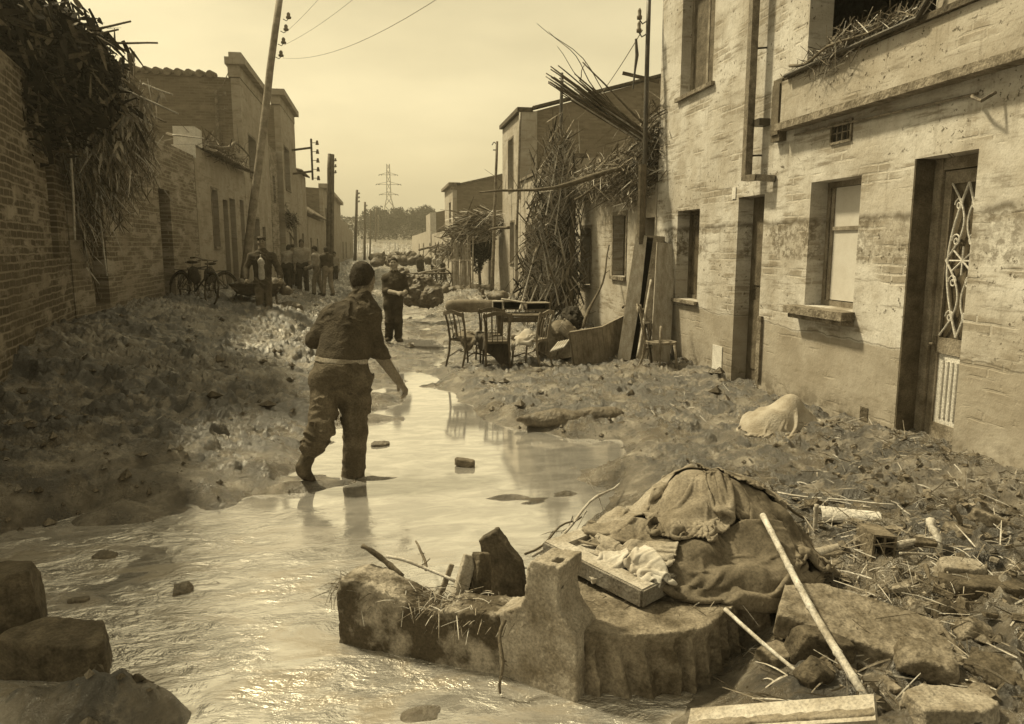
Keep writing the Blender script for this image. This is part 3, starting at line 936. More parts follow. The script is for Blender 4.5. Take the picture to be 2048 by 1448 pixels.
# window 1: frame, pale inner shutter, sill
f = MB(); frame_rect(f, RX + .20, 6.776, 7.652, 1.21, 2.535, .06, .06); f.b2((RX + .185, 6.84, 2.02), (RX + .203, 7.50, 2.06)); f.b2((RX + .19, 7.505, 1.27), (RX + .25, 7.55, 2.475)); fo = f.obj('window', 'wood', nh, local=True); tag(fo, 'window with pale shutter panel')
m = MB(); m.b2((RX + .205, 6.84, 1.28), (RX + .243, 7.50, 2.47)); m.obj('shutter', 'blind', fo); fo.children[0].data.transform(Matrix.Translation((-nh.location[0], -nh.location[1], 0)))
m = MB(); m.b2((RX + .225, 7.50, 1.28), (RX + .235, 7.59, 2.47)); o = m.obj('pane', 'glass_dirty', fo); o.data.transform(Matrix.Translation((-nh.location[0], -nh.location[1], 0)))
m = MB(); m.poly([(RX - .17, 6.70, 1.12), (RX + .2, 6.785, 1.12), (RX + .2, 7.64, 1.12), (RX - .003, 7.64, 1.12), (RX - .003, 7.80, 1.12), (RX - .17, 7.80, 1.12)], (0, 0, .085)); m.b2((RX - .13, 6.74, 1.07), (RX - .003, 7.76, 1.117)); m.obj('window_sill', 'concrete', nh, local=True)
# window 2
f = MB(); frame_rect(f, RX + .20, 10.56, 11.40, 1.04, 2.398, .06, .05); f.b2((RX + .21, 10.95, 1.1), (RX + .25, 11.01, 2.34)); fo = f.obj('window', 'wood_dark', nh, local=True)
m = MB(); m.b2((RX + .225, 10.62, 1.1), (RX + .235, 10.945, 2.34)); m.b2((RX + .225, 11.015, 1.1), (RX + .235, 11.34, 2.34)); o = m.obj('pane', 'glass_dirty', fo); o.data.transform(Matrix.Translation((-nh.location[0], -nh.location[1], 0)))
m = MB(); m.b2((RX - .07, 10.50, .99), (RX - .003, 11.46, 1.037)); m.obj('window_sill', 'concrete', nh, local=True)
# upper window: shutters
f = MB(); frame_rect(f, RX + .16, 10.30, 11.47, 4.12, 5.75, .07, .06); f.b2((RX + .17, 10.85, 4.2), (RX + .21, 10.92, 5.68)); fo = f.obj('window', 'wood', nh, local=True); tag(fo, 'upper window with brown shutters')
m = MB(); m.b2((RX + .18, 10.37, 4.19), (RX + .2, 10.845, 5.68)); m.b2((RX + .18, 10.925, 4.19), (RX + .2, 11.4, 5.68)); o = m.obj('shutter', 'wood_dark', fo); o.data.transform(Matrix.Translation((-nh.location[0], -nh.location[1], 0)))
m = MB(); m.b2((RX - .06, 10.22, 4.06), (RX - .003, 11.55, 4.117)); m.obj('window_sill', 'concrete', nh, local=True)
# door 1
d = MB(); d.b2((RX + .21, 8.66, .02), (RX + .26, 9.34, 2.48)); do = d.obj('door', 'wood_dark', nh, local=True); tag(do, 'plain dark narrow door')
m = MB()
for a in (.25, 1.35): m.b2((RX + .195, 8.76, a), (RX + .207, 9.24, a + .9))
o = m.obj('door_panel', 'wood_dark', do); o.data.transform(Matrix.Translation((-nh.location[0], -nh.location[1], 0)))
m = MB(); m.b2((RX - .05, 8.6, -.16), (RX + .2, 9.4, .017)); m.obj('doorstep', 'plaster_pale', nh, local=True)
m = MB(); m.b2((RX - .035, 8.54, .2), (RX - .003, 8.63, 1.0)); m.obj('jamb_strip', 'concrete', nh, local=True)
m = MB(); m.b2((RX + .003, 6.024, .125), (RX + T_ - .09, 6.0365, 2.60)); m.obj('reveal_shade', 'wood_dark', nh, local=True)  # thin liner puts the far reveal's shade and dark paint into colour
# door 2: frame, leaf with ornate grille
X2 = RX + .20
f = MB(); f.b2((X2, 5.32, .12), (X2 + .07, 5.39, 2.6)); f.b2((X2 - .01, 5.93, .12), (X2 + .07, 6.04, 2.6)); f.b2((X2, 5.39, 2.5), (X2 + .07, 5.93, 2.6)); f.obj('door_frame', 'wood', nh, local=True)
d = MB()
X3 = X2 + .02
d.b2((X3, 5.84, .15), (X3 + .045, 5.925, 2.49)); d.b2((X3, 5.395, .15), (X3 + .045, 5.44, 2.49)); d.b2((X3, 5.44, .15), (X3 + .045, 5.84, .30)); d.b2((X3, 5.44, 2.38), (X3 + .045, 5.84, 2.49)); d.b2((X3, 5.44, .92), (X3 + .045, 5.84, 1.06))
do = d.obj('door', 'wood', nh, local=True); tag(do, 'half glazed door with scrolled ironwork')
sh = Matrix.Translation((-nh.location[0], -nh.location[1], 0))
m = MB(); m.b2((X3 + .015, 5.44, .3), (X3 + .03, 5.84, .92))
for k in range(6): m.tube([(X3 + .012, 5.50 + k * .055, .36), (X3 + .012, 5.50 + k * .055, .86)], .014, 6)
o = m.obj('lower_panel', 'plaster_pale', do); o.data.transform(sh)
m = MB(); m.b2((X3 + .025, 5.44, 1.06), (X3 + .03, 5.84, 2.38)); o = m.obj('pane', 'glass_dirty', do); o.data.transform(sh)
m = MB()
xg = X3 - .005
yc = 5.64
for s_ in (-1, 1):
    m.tube([(xg, yc + s_ * (.17 * math.sin(t * math.pi / 12)), 1.08 + 1.3 * t / 12) for t in range(13)], .011, 6)
    m.tube([(xg, yc + s_ * (.19 - .17 * math.sin(t * math.pi / 12)), 1.08 + .65 * t / 12) for t in range(13)], .009, 6)
    m.tube([(xg, yc + s_ * (.19 - .17 * math.sin(t * math.pi / 12)), 1.73 + .65 * t / 12) for t in range(13)], .009, 6)
    for zc in (1.25, 1.55, 1.9, 2.2):
        m.tube([(xg, yc + s_ * (.09 + .05 * (1 - t / 20) * math.cos(t * .55)), zc + .06 * (1 - t / 20) * math.sin(t * .55)) for t in range(18)], .007, 5)
for k in range(8):
    a = k * math.pi / 4
    m.tube([(xg, yc, 1.73), (xg, yc + .15 * math.cos(a), 1.73 + .12 * math.sin(a))], .008, 5)
o = m.obj('iron_scrollwork', 'plaster_pale', do); o.data.transform(sh)
m = MB(); m.tube([(X3, 5.88, 1.0), (X3 - .05, 5.88, 1.0), (X3 - .06, 5.83, 1.0)], .012); m.box((X3 - .005, 5.88, 1.0), (.01, .04, .14)); o = m.obj('handle', 'iron_worn', do); o.data.transform(sh)
m = MB(); m.b2((RX - .04, 5.25, -.1), (RX + .2, 6.1, .117)); m.obj('doorstep', 'concrete', nh, local=True)
# drainpipe on brackets
m = MB(); xx = RX - .16
m.box((xx, 8.84, 5.1), (.09, .10, 4.9)); m.bar((xx, 8.84, 2.68), (xx, 8.55, 2.665), .085, .075); m.bar((xx, 8.56, 2.665), (RX - .003, 8.42, 2.64), .08, .075)
dp = m.obj('drainpipe', 'iron_worn', nh, local=True)
m = MB()
for zz in (2.95, 3.35, 4.2): m.tube([(xx + .05, 8.84, zz), (RX - .003, 8.78, zz)], .012)
m.b2((RX - .14, 8.62, 3.28), (RX - .003, 8.78, 3.36))
m.obj('pipe_bracket', 'iron', nh, local=True)
# number plaque, white meter plate, dark patch painting a small hole's inner shade
m = MB(); m.b2((RX - .012, 9.42, 2.47), (RX - .003, 9.52, 2.62)); m.obj('number_plaque', 'white_porcelain', nh, local=True)
m = MB(); m.b2((RX - .012, 9.62, .14), (RX - .003, 9.92, .48)); m.obj('meter_plate', 'white_porcelain', nh, local=True)
m = MB(); m.b2((RX - .006, 6.42, .16), (RX - .002, 6.54, .30)); m.obj('painted_hole', 'concrete_dark', nh, local=True)

# ================================================================ RIGHT SIDE BEYOND
o2 = [(13.95, 14.74, 1.27, 2.46), (16.39, 17.24, .98, 2.26), (12.42, 13.0, .0, 2.35)]
h2 = street_house('cottage', 'low pale cottage with two dark windows under a roof of fallen canes', 1, RX, 12.36, 17.9, 5, 2.93, 3.6, o2, 'plaster_cottage', 'plaster_cottage')
def simple_window(th, side, x, ya, yb, za, zb, t=.28, mat='wood_dark', sill=True, cross=True):
    f = MB(); s = side
    xf = x + s * (t * .75)
    f.b2((xf, ya, za), (xf + s * .04, ya + .05, zb)); f.b2((xf, yb - .05, za), (xf + s * .04, yb, zb)); f.b2((xf, ya + .05, zb - .05), (xf + s * .04, yb - .05, zb)); f.b2((xf, ya + .05, za), (xf + s * .04, yb - .05, za + .05))
    if cross: f.b2((xf, (ya + yb) / 2 - .02, za + .05), (xf + s * .04, (ya + yb) / 2 + .02, zb - .05))
    fo = f.obj('window', mat, th, local=True)
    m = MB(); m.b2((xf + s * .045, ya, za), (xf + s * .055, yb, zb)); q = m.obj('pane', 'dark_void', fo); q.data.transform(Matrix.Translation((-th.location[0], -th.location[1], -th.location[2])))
    if sill:
        m = MB(); m.b2((x - s * .06, ya - .06, za - .07), (x - s * .003, yb + .06, za - .003)); m.obj('sill', 'concrete', th, local=True)
    # raised plaster surround
    m = MB(); w = .07
    m.b2((x - s * .015, ya - w, za), (x - s * .003, ya - .002, zb + w)); m.b2((x - s * .015, yb + .002, za), (x - s * .003, yb + w, zb + w)); m.b2((x - s * .015, ya, zb + .002), (x - s * .003, yb, zb + w)); m.obj('window_surround', 'concrete', th, local=True)
def simple_door(th, side, x, ya, yb, za, zb, mat='wood_dark', t=.28):
    m = MB(); xf = x + side * t * .8
    n_ = 5
    for k in range(n_):
        a = ya + (yb - ya) * k / n_; m.b2((xf, a + .004, za), (xf + side * .04, a + (yb - ya) / n_ - .004, zb))
    m.b2((xf + side * .041, ya, za), (xf + side * .05, yb, zb))
    return m.obj('door', mat, th, local=True)
for o_ in o2[:2]: simple_window(h2, 1, RX, *o_)
simple_door(h2, 1, RX, *o2[2])
m = MB(); m.b2((RX - .05, 12.4, 2.95), (RX + .5, 17.9, 3.02)); m.obj('parapet_cap', 'concrete_dark', h2, local=True)
o3 = [(18.9, 19.7, .3, 2.5), (21.0, 21.8, 1.2, 2.4), (23.4, 24.1, 1.15, 2.45)]
h3 = street_house('cottage', 'low white cottage half hidden behind the leaning palm screen', 1, RX, 17.94, 25.15, 5, 3.95, 4.3, o3, 'plaster_mid', 'plaster_mid')
for o_ in o3[1:]: simple_window(h3, 1, RX, *o_)
simple_door(h3, 1, RX, *o3[0])
m = MB(); m.b2((RX - .07, 17.94, 3.97), (RX + .4, 25.1, 4.05)); m.obj('parapet_cap', 'concrete', h3, local=True)
o4 = [(26.6, 27.6, 3.9, 5.6), (26.4, 27.2, 1.3, 2.7), (25.6, 26.2, .3, 2.6)]
h4 = street_house('brick_house', 'two-storey house with big dark brick gable above the cottages', 1, RX, 25.2, 29.0, 6.5, 6.2, 7.95, o4, 'plaster_mid', 'brick_gable')
simple_window(h4, 1, RX, *o4[0]); simple_window(h4, 1, RX, *o4[1]); simple_door(h4, 1, RX, *o4[2])
m = MB(); m.b2((RX - .06, 25.14, 3.4), (RX + .55, 25.19, 6.25)); m.obj('corner_pilaster', 'plaster_mid', h4, local=True)
m = MB(); m.b2((RX - .12, 25.1, 6.22), (RX + .4, 29.0, 6.36)); m.bar((RX + .4, 25.3, 6.36), (RX + 6.5, 25.3, 8.0), .5, .08); m.obj('coping', 'concrete_dark', h4, local=True)
h5 = street_house('cottage', 'low cottage behind the round-crowned tree', 1, RX, 29.05, 49.6, 4, 2.95, 3.3, [(32, 33, .2, 2.2), (36, 37, 1.0, 2.2), (40, 41, .2, 2.2), (44, 45, 1, 2.2)], 'plaster_mid', 'plaster_mid')
h6 = street_house('brick_house', 'two-storey house with plain brown gable behind the round-crowned tree', 1, RX, 49.7, 56, 6.5, 5.75, 7.2, [(51, 52.5, 3.4, 4.8), (53, 54, .3, 2.4)], 'plaster_mid', 'brick_gable')
m = MB(); m.b2((RX - .25, 49.6, 5.77), (RX + .5, 56, 5.95)); m.b2((RX - .15, 49.62, 5.5), (RX + .3, 49.69, 5.76)); m.bar((RX + .3, 49.8, 5.82), (RX + 6.5, 49.8, 7.25), .4, .10); m.obj('coping', 'concrete', h6, local=True)
h7 = street_house('cottage', 'low far cottage between the two brown gables', 1, RX, 56.05, 71.5, 5, 3.0, 3.4, [(58, 59, .2, 2.2), (62, 63, .2, 2.2), (66, 67, .2, 2.2)], 'plaster_mid', 'plaster_mid')
h8 = street_house('brick_house', 'farthest brown gabled house on the right with white corner', 1, RX, 71.7, 80, 7, 5.0, 6.3, [(73, 75, 1, 2.2)], 'plaster_mid', 'brick_gable')
m = MB(); m.b2((RX - .1, 71.55, 0), (RX + .45, 71.65, 5.0)); m.obj('white_corner', 'plaster_pale', h8, local=True)
h9 = street_house('cottage', 'last low cottage on the right before the embankment', 1, RX, 80.1, 118, 7, 3.4, 3.9, [(85, 87, 0, 2.2), (95, 97, 0, 2.2)], 'plaster_mid', 'plaster_mid')

# ================================================================ LEFT SIDE
LX = -4.5
# near shed wall, turned a little away from the street
A0 = Vector((LX, 12.0)); dv = Vector((math.sin(R(11.6)), -math.cos(R(11.6))))
B0 = A0 + dv * 7.5
th = thing('brick_shed', (A0.x, A0.y, 0), 'dark brick outbuilding smothered in dry fronds at the left edge', 'building')
m = MB(); panel(m, (B0.x, B0.y), (A0.x, A0.y), -.6, 3.9, .3, [(6.3, 6.75, 1.7, 2.9)]); m.obj('front_wall', 'brick_leftdark', th, local=True)
m = MB(); pv = Vector((dv.y, -dv.x)); 
q = [A0 - Vector((.31, 0.0)), A0 + Vector((-4.5, 0)), B0 + Vector((-5.5, 0)), B0 - Vector((.32, -.02))]
m.poly([(p.x, p.y, 3.6) for p in q], (0, 0, .12)); m.obj('roof', 'tile_clay', th, local=True)
m = MB(); panel(m, (A0.x - .3, 12.0), (LX - 5, 12.0), -.6, 3.9, .3); m.obj('side_wall', 'brick_leftdark', th, local=True)
h1 = street_house('brick_cottage', 'long low brick cottage on the left with two tall dark doorways', -1, LX, 12.05, 20.0, 5.5, 4.05, 4.3, [(12.85, 13.5, .9, 2.85), (16.75, 17.6, .55, 3.04)], 'brick_left', 'brick_side_left')
for o_ in [(12.85, 13.5, .9, 2.85), (16.75, 17.6, .55, 3.04)]: simple_door(h1, -1, LX, *o_)
ol2 = [(21.75, 22.45, 1.85, 3.38), (23.2, 23.9, .5, 3.2), (24.2, 25.1, .5, 3.3), (25.9, 26.6, .5, 3.35)]
h2l = street_house('plastered_cottage', 'plastered cottage with narrow doors beside the leaning pole on the left', -1, LX, 20.05, 27.0, 5.5, 4.3, 4.6, ol2, 'plaster_left', 'brick_side_left')
simple_window(h2l, -1, LX, *ol2[0])
for o_ in ol2[1:]: simple_door(h2l, -1, LX, *o_)
m = MB(); m.b2((LX - .45, 20.02, 4.32), (LX + .06, 20.75, 4.75)); m.b2((LX - .5, 19.98, 4.0), (LX + .05, 20.04, 4.31)); m.obj('corner_block', 'plaster_pale', h2l, local=True)
tile_sheet('tile_eave', (LX + .35, 20.9, 4.22), (0, 6.0, 0), (-1.2, 0, .45), h2l, waves=24)
ol3 = [(28.3, 29.6, 1.7, 2.85), (30.4, 31.2, .5, 2.6), (28.2, 29.7, 4.3, 5.7)]
h3l = street_house('tall_house', 'tall brick house with scalloped tile edge and stepped parapet on the left', -1, LX, 27.05, 33.0, 7.5, 7.35, 7.55, ol3, 'plaster_left', 'brick_side_left')
for o_ in (ol3[0], ol3[2]): simple_window(h3l, -1, LX, *o_)
simple_door(h3l, -1, LX, *ol3[1])
m = MB()
for k in range(22):
    xx = LX - .9 - k * .33
    m.tube([(xx, 26.93, 7.40 + (LX - xx) * .027), (xx, 27.6, 7.48 + (LX - xx) * .027)], .12, 10)
m.obj('ridge_tile', 'tile_clay', h3l, local=True)
m = MB(); m.b2((LX - .35, 27.0, 7.37), (LX + .02, 33.0, 7.75)); m.b2((LX - .42, 26.9, 7.75), (LX + .22, 33.0, 7.98)); m.b2((LX - .3, 27.0, 7.98), (LX + .1, 28.0, 8.15)); m.obj('parapet', 'plaster_left', h3l, local=True)
m = MB(); m.tube([(LX - .75, 26.95, 4.6), (LX - .75, 26.95, 6.9)], .05); m.tube([(LX - .75, 26.95, 6.9), (LX - .55, 26.9, 7.0), (LX - .3, 26.9, 7.5)], .015)
for k in (6.3, 6.75): m.tube([(LX - .75, 26.9, k), (LX - .5, 26.85, k)], .02); m.box((LX - .45, 26.85, k + .05), (.08, .08, .14))
m.obj('wire_mast', 'concrete', h3l, local=True)
h35 = street_house('plastered_cottage', 'low house in the gap between the two tall left houses', -1, LX - .25, 33.05, 37.4, 5, 6.2, 6.6, [(34, 35, 1, 3), (35.8, 36.6, 3.8, 5)], 'brick_left', 'brick_side_left')
ol4 = [(38.3, 40.2, 4.6, 6.6), (39, 40, .4, 2.5), (40.8, 42.2, 1.4, 2.9)]
h4l = street_house('tall_house', 'second tall house on the left carrying an insulator bracket', -1, LX, 37.5, 43.4, 7, 8.35, 8.6, ol4, 'plaster_left', 'brick_side_left')
for o_ in (ol4[0], ol4[2]): simple_window(h4l, -1, LX, *o_)
simple_door(h4l, -1, LX, *ol4[1])
m = MB(); m.b2((LX - .4, 37.4, 8.37), (LX + .02, 43.4, 8.75)); m.b2((LX - .5, 37.25, 8.75), (LX + .25, 43.4, 9.02)); m.obj('parapet', 'plaster_left', h4l, local=True)
m = MB()
for zz in (5.6, 6.8): m.bar((LX, 41.6, zz), (LX + 1.0, 41.6, zz + .15), .10)
m.bar((LX + 1.0, 41.6, 5.3), (LX + 1.0, 41.6, 7.4), .10)
br = m.obj('insulator_bracket', 'wood_dark', h4l, local=True)
m = MB()
for zz in (5.4, 5.85, 6.3, 6.75, 7.2): m.tube([(LX + 1.30, 41.6, zz - .1), (LX + 1.30, 41.6, zz + .12)], [.09, .05]); m.bar((LX + 1.0, 41.6, zz), (LX + 1.3, 41.6, zz), .03)
o = m.obj('insulator', 'pottery', br); o.data.transform(Matrix.Translation((-h4l.location[0], -h4l.location[1], 0)))
h5l = street_house('plastered_cottage', 'plastered house with damaged tiles just past the insulator bracket', -1, LX, 43.5, 48.4, 6, 6.0, 6.3, [(45, 46, .4, 2.6)], 'plaster_left', 'brick_side_left')
tile_sheet('tile_roof', (LX + .25, 43.5, 5.95), (0, 4.9, 0), (-2.6, 0, .9), h5l, waves=16)
h6l = street_house('tile_roofed_house', 'small house on the left with a steep clay pantile roof', -1, LX, 48.6, 62, 7, 3.7, 6.9, [(50, 51, .4, 2.4), (55, 56, .4, 2.4)], 'plaster_left', 'brick_side_left')
tile_sheet('tile_roof', (LX + .3, 48.5, 3.75), (0, 13.2, 0), (-5.4, 0, 3.6), h6l, waves=22, amp=.11)
h7l = street_house('tall_house', 'farther corniced tall house on the left behind the twin poles', -1, LX, 62.1, 88, 7, 6.4, 6.8, [(64, 66, 3.5, 5), (70, 71, .4, 2.4)], 'plaster_left', 'brick_side_left')
m = MB(); m.b2((LX - .3, 62, 6.42), (LX + .35, 88, 6.75)); m.obj('cornice', 'plaster_left', h7l, local=True)
h8l = street_house('plastered_cottage', 'row of low houses on the left near the embankment', -1, LX, 88.2, 108, 8, 4.9, 5.3, [(90, 92, .4, 2.4), (98, 100, .4, 2.4)], 'plaster_left', 'brick_side_left')
h9l = street_house('plastered_cottage', 'last low building on the left before the embankment', -1, LX, 108.2, 123, 8, 4.2, 4.6, [(112, 114, .4, 2.4)], 'plaster_left', 'brick_side_left')
# ================================================================ A SMALL CLOTH SOLVER (folds fall by themselves)
class HMap:
    def __init__(s, x0, x1, y0, y1, f, res=.015):
        s.x0, s.y0, s.r = x0, y0, res
        xs = np.arange(x0, x1, res); ys = np.arange(y0, y1, res)
        s.X, s.Y = np.meshgrid(xs, ys, indexing='ij')
        s.Z = f(s.X, s.Y).astype(np.float64)
    def at(s, x, y):
        u = np.clip((x - s.x0) / s.r, 0, s.Z.shape[0] - 2.001); v = np.clip((y - s.y0) / s.r, 0, s.Z.shape[1] - 2.001)
        i, j = u.astype(int), v.astype(int); fu, fv = u - i, v - j
        a, b, c, d = s.Z[i, j], s.Z[i + 1, j], s.Z[i, j + 1], s.Z[i + 1, j + 1]
        z = a * (1 - fu) * (1 - fv) + b * fu * (1 - fv) + c * (1 - fu) * fv + d * fu * fv
        return z, ((b - a) * (1 - fv) + (d - c) * fv) / s.r, ((c - a) * (1 - fu) + (d - b) * fu) / s.r
    def stamp(s, P, t=.006):
        Q = P.reshape(-1, 3)
        for dx in (-1, 0, 1):
            for dy in (-1, 0, 1):
                i = np.clip(((Q[:, 0] - s.x0) / s.r).round().astype(int) + dx, 0, s.Z.shape[0] - 1); j = np.clip(((Q[:, 1] - s.y0) / s.r).round().astype(int) + dy, 0, s.Z.shape[1] - 1)
                np.maximum.at(s.Z, (i, j), Q[:, 2] + t)
        Z = s.Z; s.Z[1:-1, 1:-1] = Z[1:-1, 1:-1] * .5 + .125 * (Z[2:, 1:-1] + Z[:-2, 1:-1] + Z[1:-1, 2:] + Z[1:-1, :-2])
def cloth_sim(hm, c, size, comp, rz, mat, label, seed=0, dx=.016, steps=110, lift=.05, name='cloth', group=None, iters=9, bend=.15, amp=.05, lam=.13, fr=.25, pin=.92, ragged=.0, cat='cloth', tilt=(0, 0)):
    nx, ny = int(size[0] / dx) + 1, int(size[1] / dx) + 1
    U, V = np.meshgrid(np.linspace(-.5, .5, nx), np.linspace(-.5, .5, ny), indexing='ij')
    X0, Y0 = U * size[0] * comp[0], V * size[1] * comp[1]
    n_ = lambda k, q: (fbm2(U * size[0] * q + seed * 7.1 + k * 13, V * size[1] * q + seed * 3.3 + k, 3) - .5)
    X0 = X0 + .10 * n_(1, 5); Y0 = Y0 + .10 * n_(2, 5)
    ca, sa = math.cos(R(rz)), math.sin(R(rz))
    X = c[0] + X0 * ca - Y0 * sa; Y = c[1] + X0 * sa + Y0 * ca
    P = np.stack([X, Y, np.zeros_like(X)], -1)
    base_ = hm.at(X, Y)[0]
    P[..., 2] = base_ * .6 + base_.max() * .4 + lift + amp * 2 * n_(3, 9) + amp * 1.2 * n_(4, 22) + tilt[0] * X0 + tilt[1] * Y0
    wy = (1 - comp[1]) ; wx_ = (1 - comp[0])
    P[..., 2] += lam * .62 * wy * np.sin(2 * np.pi * V * size[1] * comp[1] / (lam * .62) + 7 * n_(5, 2.2) + 3 * n_(6, 6)) * (1 + 1.5 * n_(7, 5))
    P[..., 2] += lam * .62 * wx_ * np.sin(2 * np.pi * U * size[0] * comp[0] / (lam * .75) + 7 * n_(8, 2.2)) * (1 + 1.5 * n_(9, 5))
    O = P.copy(); r = dx; XY0 = P[..., :2].copy()
    def solve(A, B, rest, k):
        d = B - A; L = np.sqrt((d * d).sum(-1, keepdims=True)) + 1e-9; q = d * ((L - rest) / L * (.5 * k)); A += q; B -= q
    def apart(A, B, dmin, k=.8):
        q = B - A; L = np.sqrt((q * q).sum(-1, keepdims=True)) + 1e-9
        c_ = np.where(L < dmin, q * ((L - dmin) / L * (.5 * k)), 0); A += c_; B -= c_
    steps = int(steps * .62)
    for it in range(steps):
        vel = (P - O) * .965; O = P.copy(); P += vel; P[..., 2] -= 9.8 * .012 ** 2
        for _ in range(iters):
            for s0 in (0, 1):
                a = P[s0:-1:2]; b = P[s0 + 1::2]; m_ = min(len(a), len(b)); solve(a[:m_], b[:m_], r, .95)
                a = P[:, s0:-1:2]; b = P[:, s0 + 1::2]; m_ = min(a.shape[1], b.shape[1]); solve(a[:, :m_], b[:, :m_], r, .95)
                a = P[s0:-1:2, :-1]; b = P[s0 + 1::2, 1:]; m_ = min(len(a), len(b)); solve(a[:m_], b[:m_], r * 1.4142, .35)
                a = P[s0:-1:2, 1:]; b = P[s0 + 1::2, :-1]; m_ = min(len(a), len(b)); solve(a[:m_], b[:m_], r * 1.4142, .35)
        for s0 in range(4):
            a = P[s0:-2:4]; b = P[s0 + 2::4]; m_ = min(len(a), len(b)); solve(a[:m_], b[:m_], r * 2, bend)
            a = P[:, s0:-2:4]; b = P[:, s0 + 2::4]; m_ = min(a.shape[1], b.shape[1]); solve(a[:, :m_], b[:, :m_], r * 2, bend)
        for sp_, mn_ in ((4, 2.7), (7, 3.6), (11, 4.4)):      # cloth has body: a fold keeps its width
            for s0 in range(sp_):
                for t0 in range(2):
                    a = P[s0 + t0 * sp_::2 * sp_]; b = P[s0 + (t0 + 1) * sp_::2 * sp_]; m_ = min(len(a), len(b)); apart(a[:m_], b[:m_], mn_ * r)
                    a = P[:, s0 + t0 * sp_::2 * sp_]; b = P[:, s0 + (t0 + 1) * sp_::2 * sp_]; m_ = min(a.shape[1], b.shape[1]); apart(a[:, :m_], b[:, :m_], mn_ * r)
        if it < steps * pin:       # the hem is held while the slack falls into folds
            for sl_ in ((0, slice(None)), (-1, slice(None)), (slice(None), 0), (slice(None), -1)):
                P[sl_][..., :2] = XY0[sl_]
        z, gx, gy = hm.at(P[..., 0], P[..., 1])
        pen = z + .006 - P[..., 2]; hit = pen > 0
        nn = np.stack([-gx, -gy, np.ones_like(gx)], -1); nl = np.linalg.norm(nn, axis=-1, keepdims=True)
        push = nn / nl * (pen / nl[..., 0])[..., None]
        P = np.where(hit[..., None], P + push, P)
        P[..., :2] = np.where(hit[..., None], P[..., :2] * (1 - fr) + O[..., :2] * fr, P[..., :2])
    hm.stamp(P)
    i = np.arange(nx * ny).reshape(nx, ny)
    Q = np.stack([i[:-1, :-1].ravel(), i[1:, :-1].ravel(), i[1:, 1:].ravel(), i[:-1, 1:].ravel()], 1)
    if ragged:
        cu, cv = (U[:-1, :-1] + .5 / nx).ravel(), (V[:-1, :-1] + .5 / ny).ravel()
        e = .5 - np.maximum(np.abs(cu), np.abs(cv)); keep = e > ragged * (fbm2(cu * 9 + seed, cv * 9 + 5, 3) - .3)
        Q = Q[keep]
    off = V3_(P.reshape(-1, 3).mean(0)); off[2] = P[..., 2].min()
    o = putnp(name, P.reshape(-1, 3) - off, Q, mat); o.location = Vector(off)
    sb = o.modifiers.new('smooth', 'SUBSURF'); sb.levels = 1; sb.render_levels = 1
    md = o.modifiers.new('thick', 'SOLIDIFY'); md.thickness = .006; md.offset = 1
    return tag(o, label, cat, group)
def V3_(v): return np.array(v, float)
dirt('sack_cloth', .12, .28, 4, .9, .15, 60)
dirt('cloth_dark', .03, .08, 4, .8, .5, 60, spec=.5)
dirt('cloth_brown', .08, .20, 4, .85, .15, 60, spec=.4)
dirt('cloth_pale', .32, .52, 5, .9, .15, 60)
dirt('sack_pale', .20, .38, 4, .95, .15, 60)
# ================================================================ PEOPLE
for nm, a, b_ in [('skin', .17, .26), ('skin_light', .24, .36), ('hair', .025, .06), ('knit', .045, .085), ('trouser', .085, .15), ('trouser_dark', .035, .08), ('trouser_light', .18, .30),
                  ('shirt_pale', .40, .55), ('shirt_mid', .28, .42), ('jacket', .045, .09), ('boot_mud', .04, .12), ('eye', .01, .015)]:
    dirt(nm, a, b_, 7, .85, .5 if nm in ('knit', 'trouser', 'trouser_dark', 'jacket', 'trouser_light', 'shirt_pale', 'shirt_mid') else .15, 70, spec=.2)
MATS['trouser'].node_tree.nodes['Color Ramp'].color_ramp.elements[0].position = .42
def V3(v): return np.array(v, float)
def unit(v):
    v = V3(v); return v / max(np.linalg.norm(v), 1e-9)
def add_hand(s, wr, d, n, side, sc=1.0, curl=.6, rr=1.0):
    """wr wrist, d pointing direction, n palm normal (towards which fingers curl), side = direction of the thumb across the palm"""
    d, n = unit(d), unit(n); n = unit(n - d * (n @ d)); a = unit(np.cross(d, n)); a = a if a @ V3(side) > 0 else -a
    P = V3(wr)
    palm_end = P + d * .088 * sc
    for q in (-.030, -.010, .010, .030):
        s.cone(P + a * q * .6 * sc + d * .01, palm_end + a * q * sc, .017 * sc * rr, .0135 * sc * rr, k=.012)
    L = [.064, .074, .070, .054]
    for i, q in enumerate((.034, .012, -.010, -.031)):
        b0 = palm_end + a * q * sc
        c = curl * (1 + .12 * i)
        d1 = unit(d * math.cos(c * .6) + n * math.sin(c * .6) + a * q * 2.2); d2 = unit(d * math.cos(c * 1.5) + n * math.sin(c * 1.5) + a * q * 1.5); d3 = unit(d * math.cos(c * 2.2) + n * math.sin(c * 2.2))
        p1 = b0 + d1 * L[i] * .5 * sc; p2 = p1 + d2 * L[i] * .32 * sc; p3 = p2 + d3 * L[i] * .24 * sc
        r = .0095 * sc * rr
        s.cone(b0, p1, r, r * .95, k=.004); s.cone(p1, p2, r * .95, r * .88, k=.004); s.cone(p2, p3, r * .88, r * .75, k=.004)
    t0 = P + d * .025 * sc + a * .026 * sc
    t1 = t0 + unit(d * .6 + a * .7 + n * .35) * .042 * sc; t2 = t1 + unit(d * .85 + a * .25 + n * .5) * .032 * sc
    s.cone(t0, t1, .015 * sc * rr, .011 * sc * rr, k=.012); s.cone(t1, t2, .011 * sc * rr, .0085 * sc * rr, k=.004)
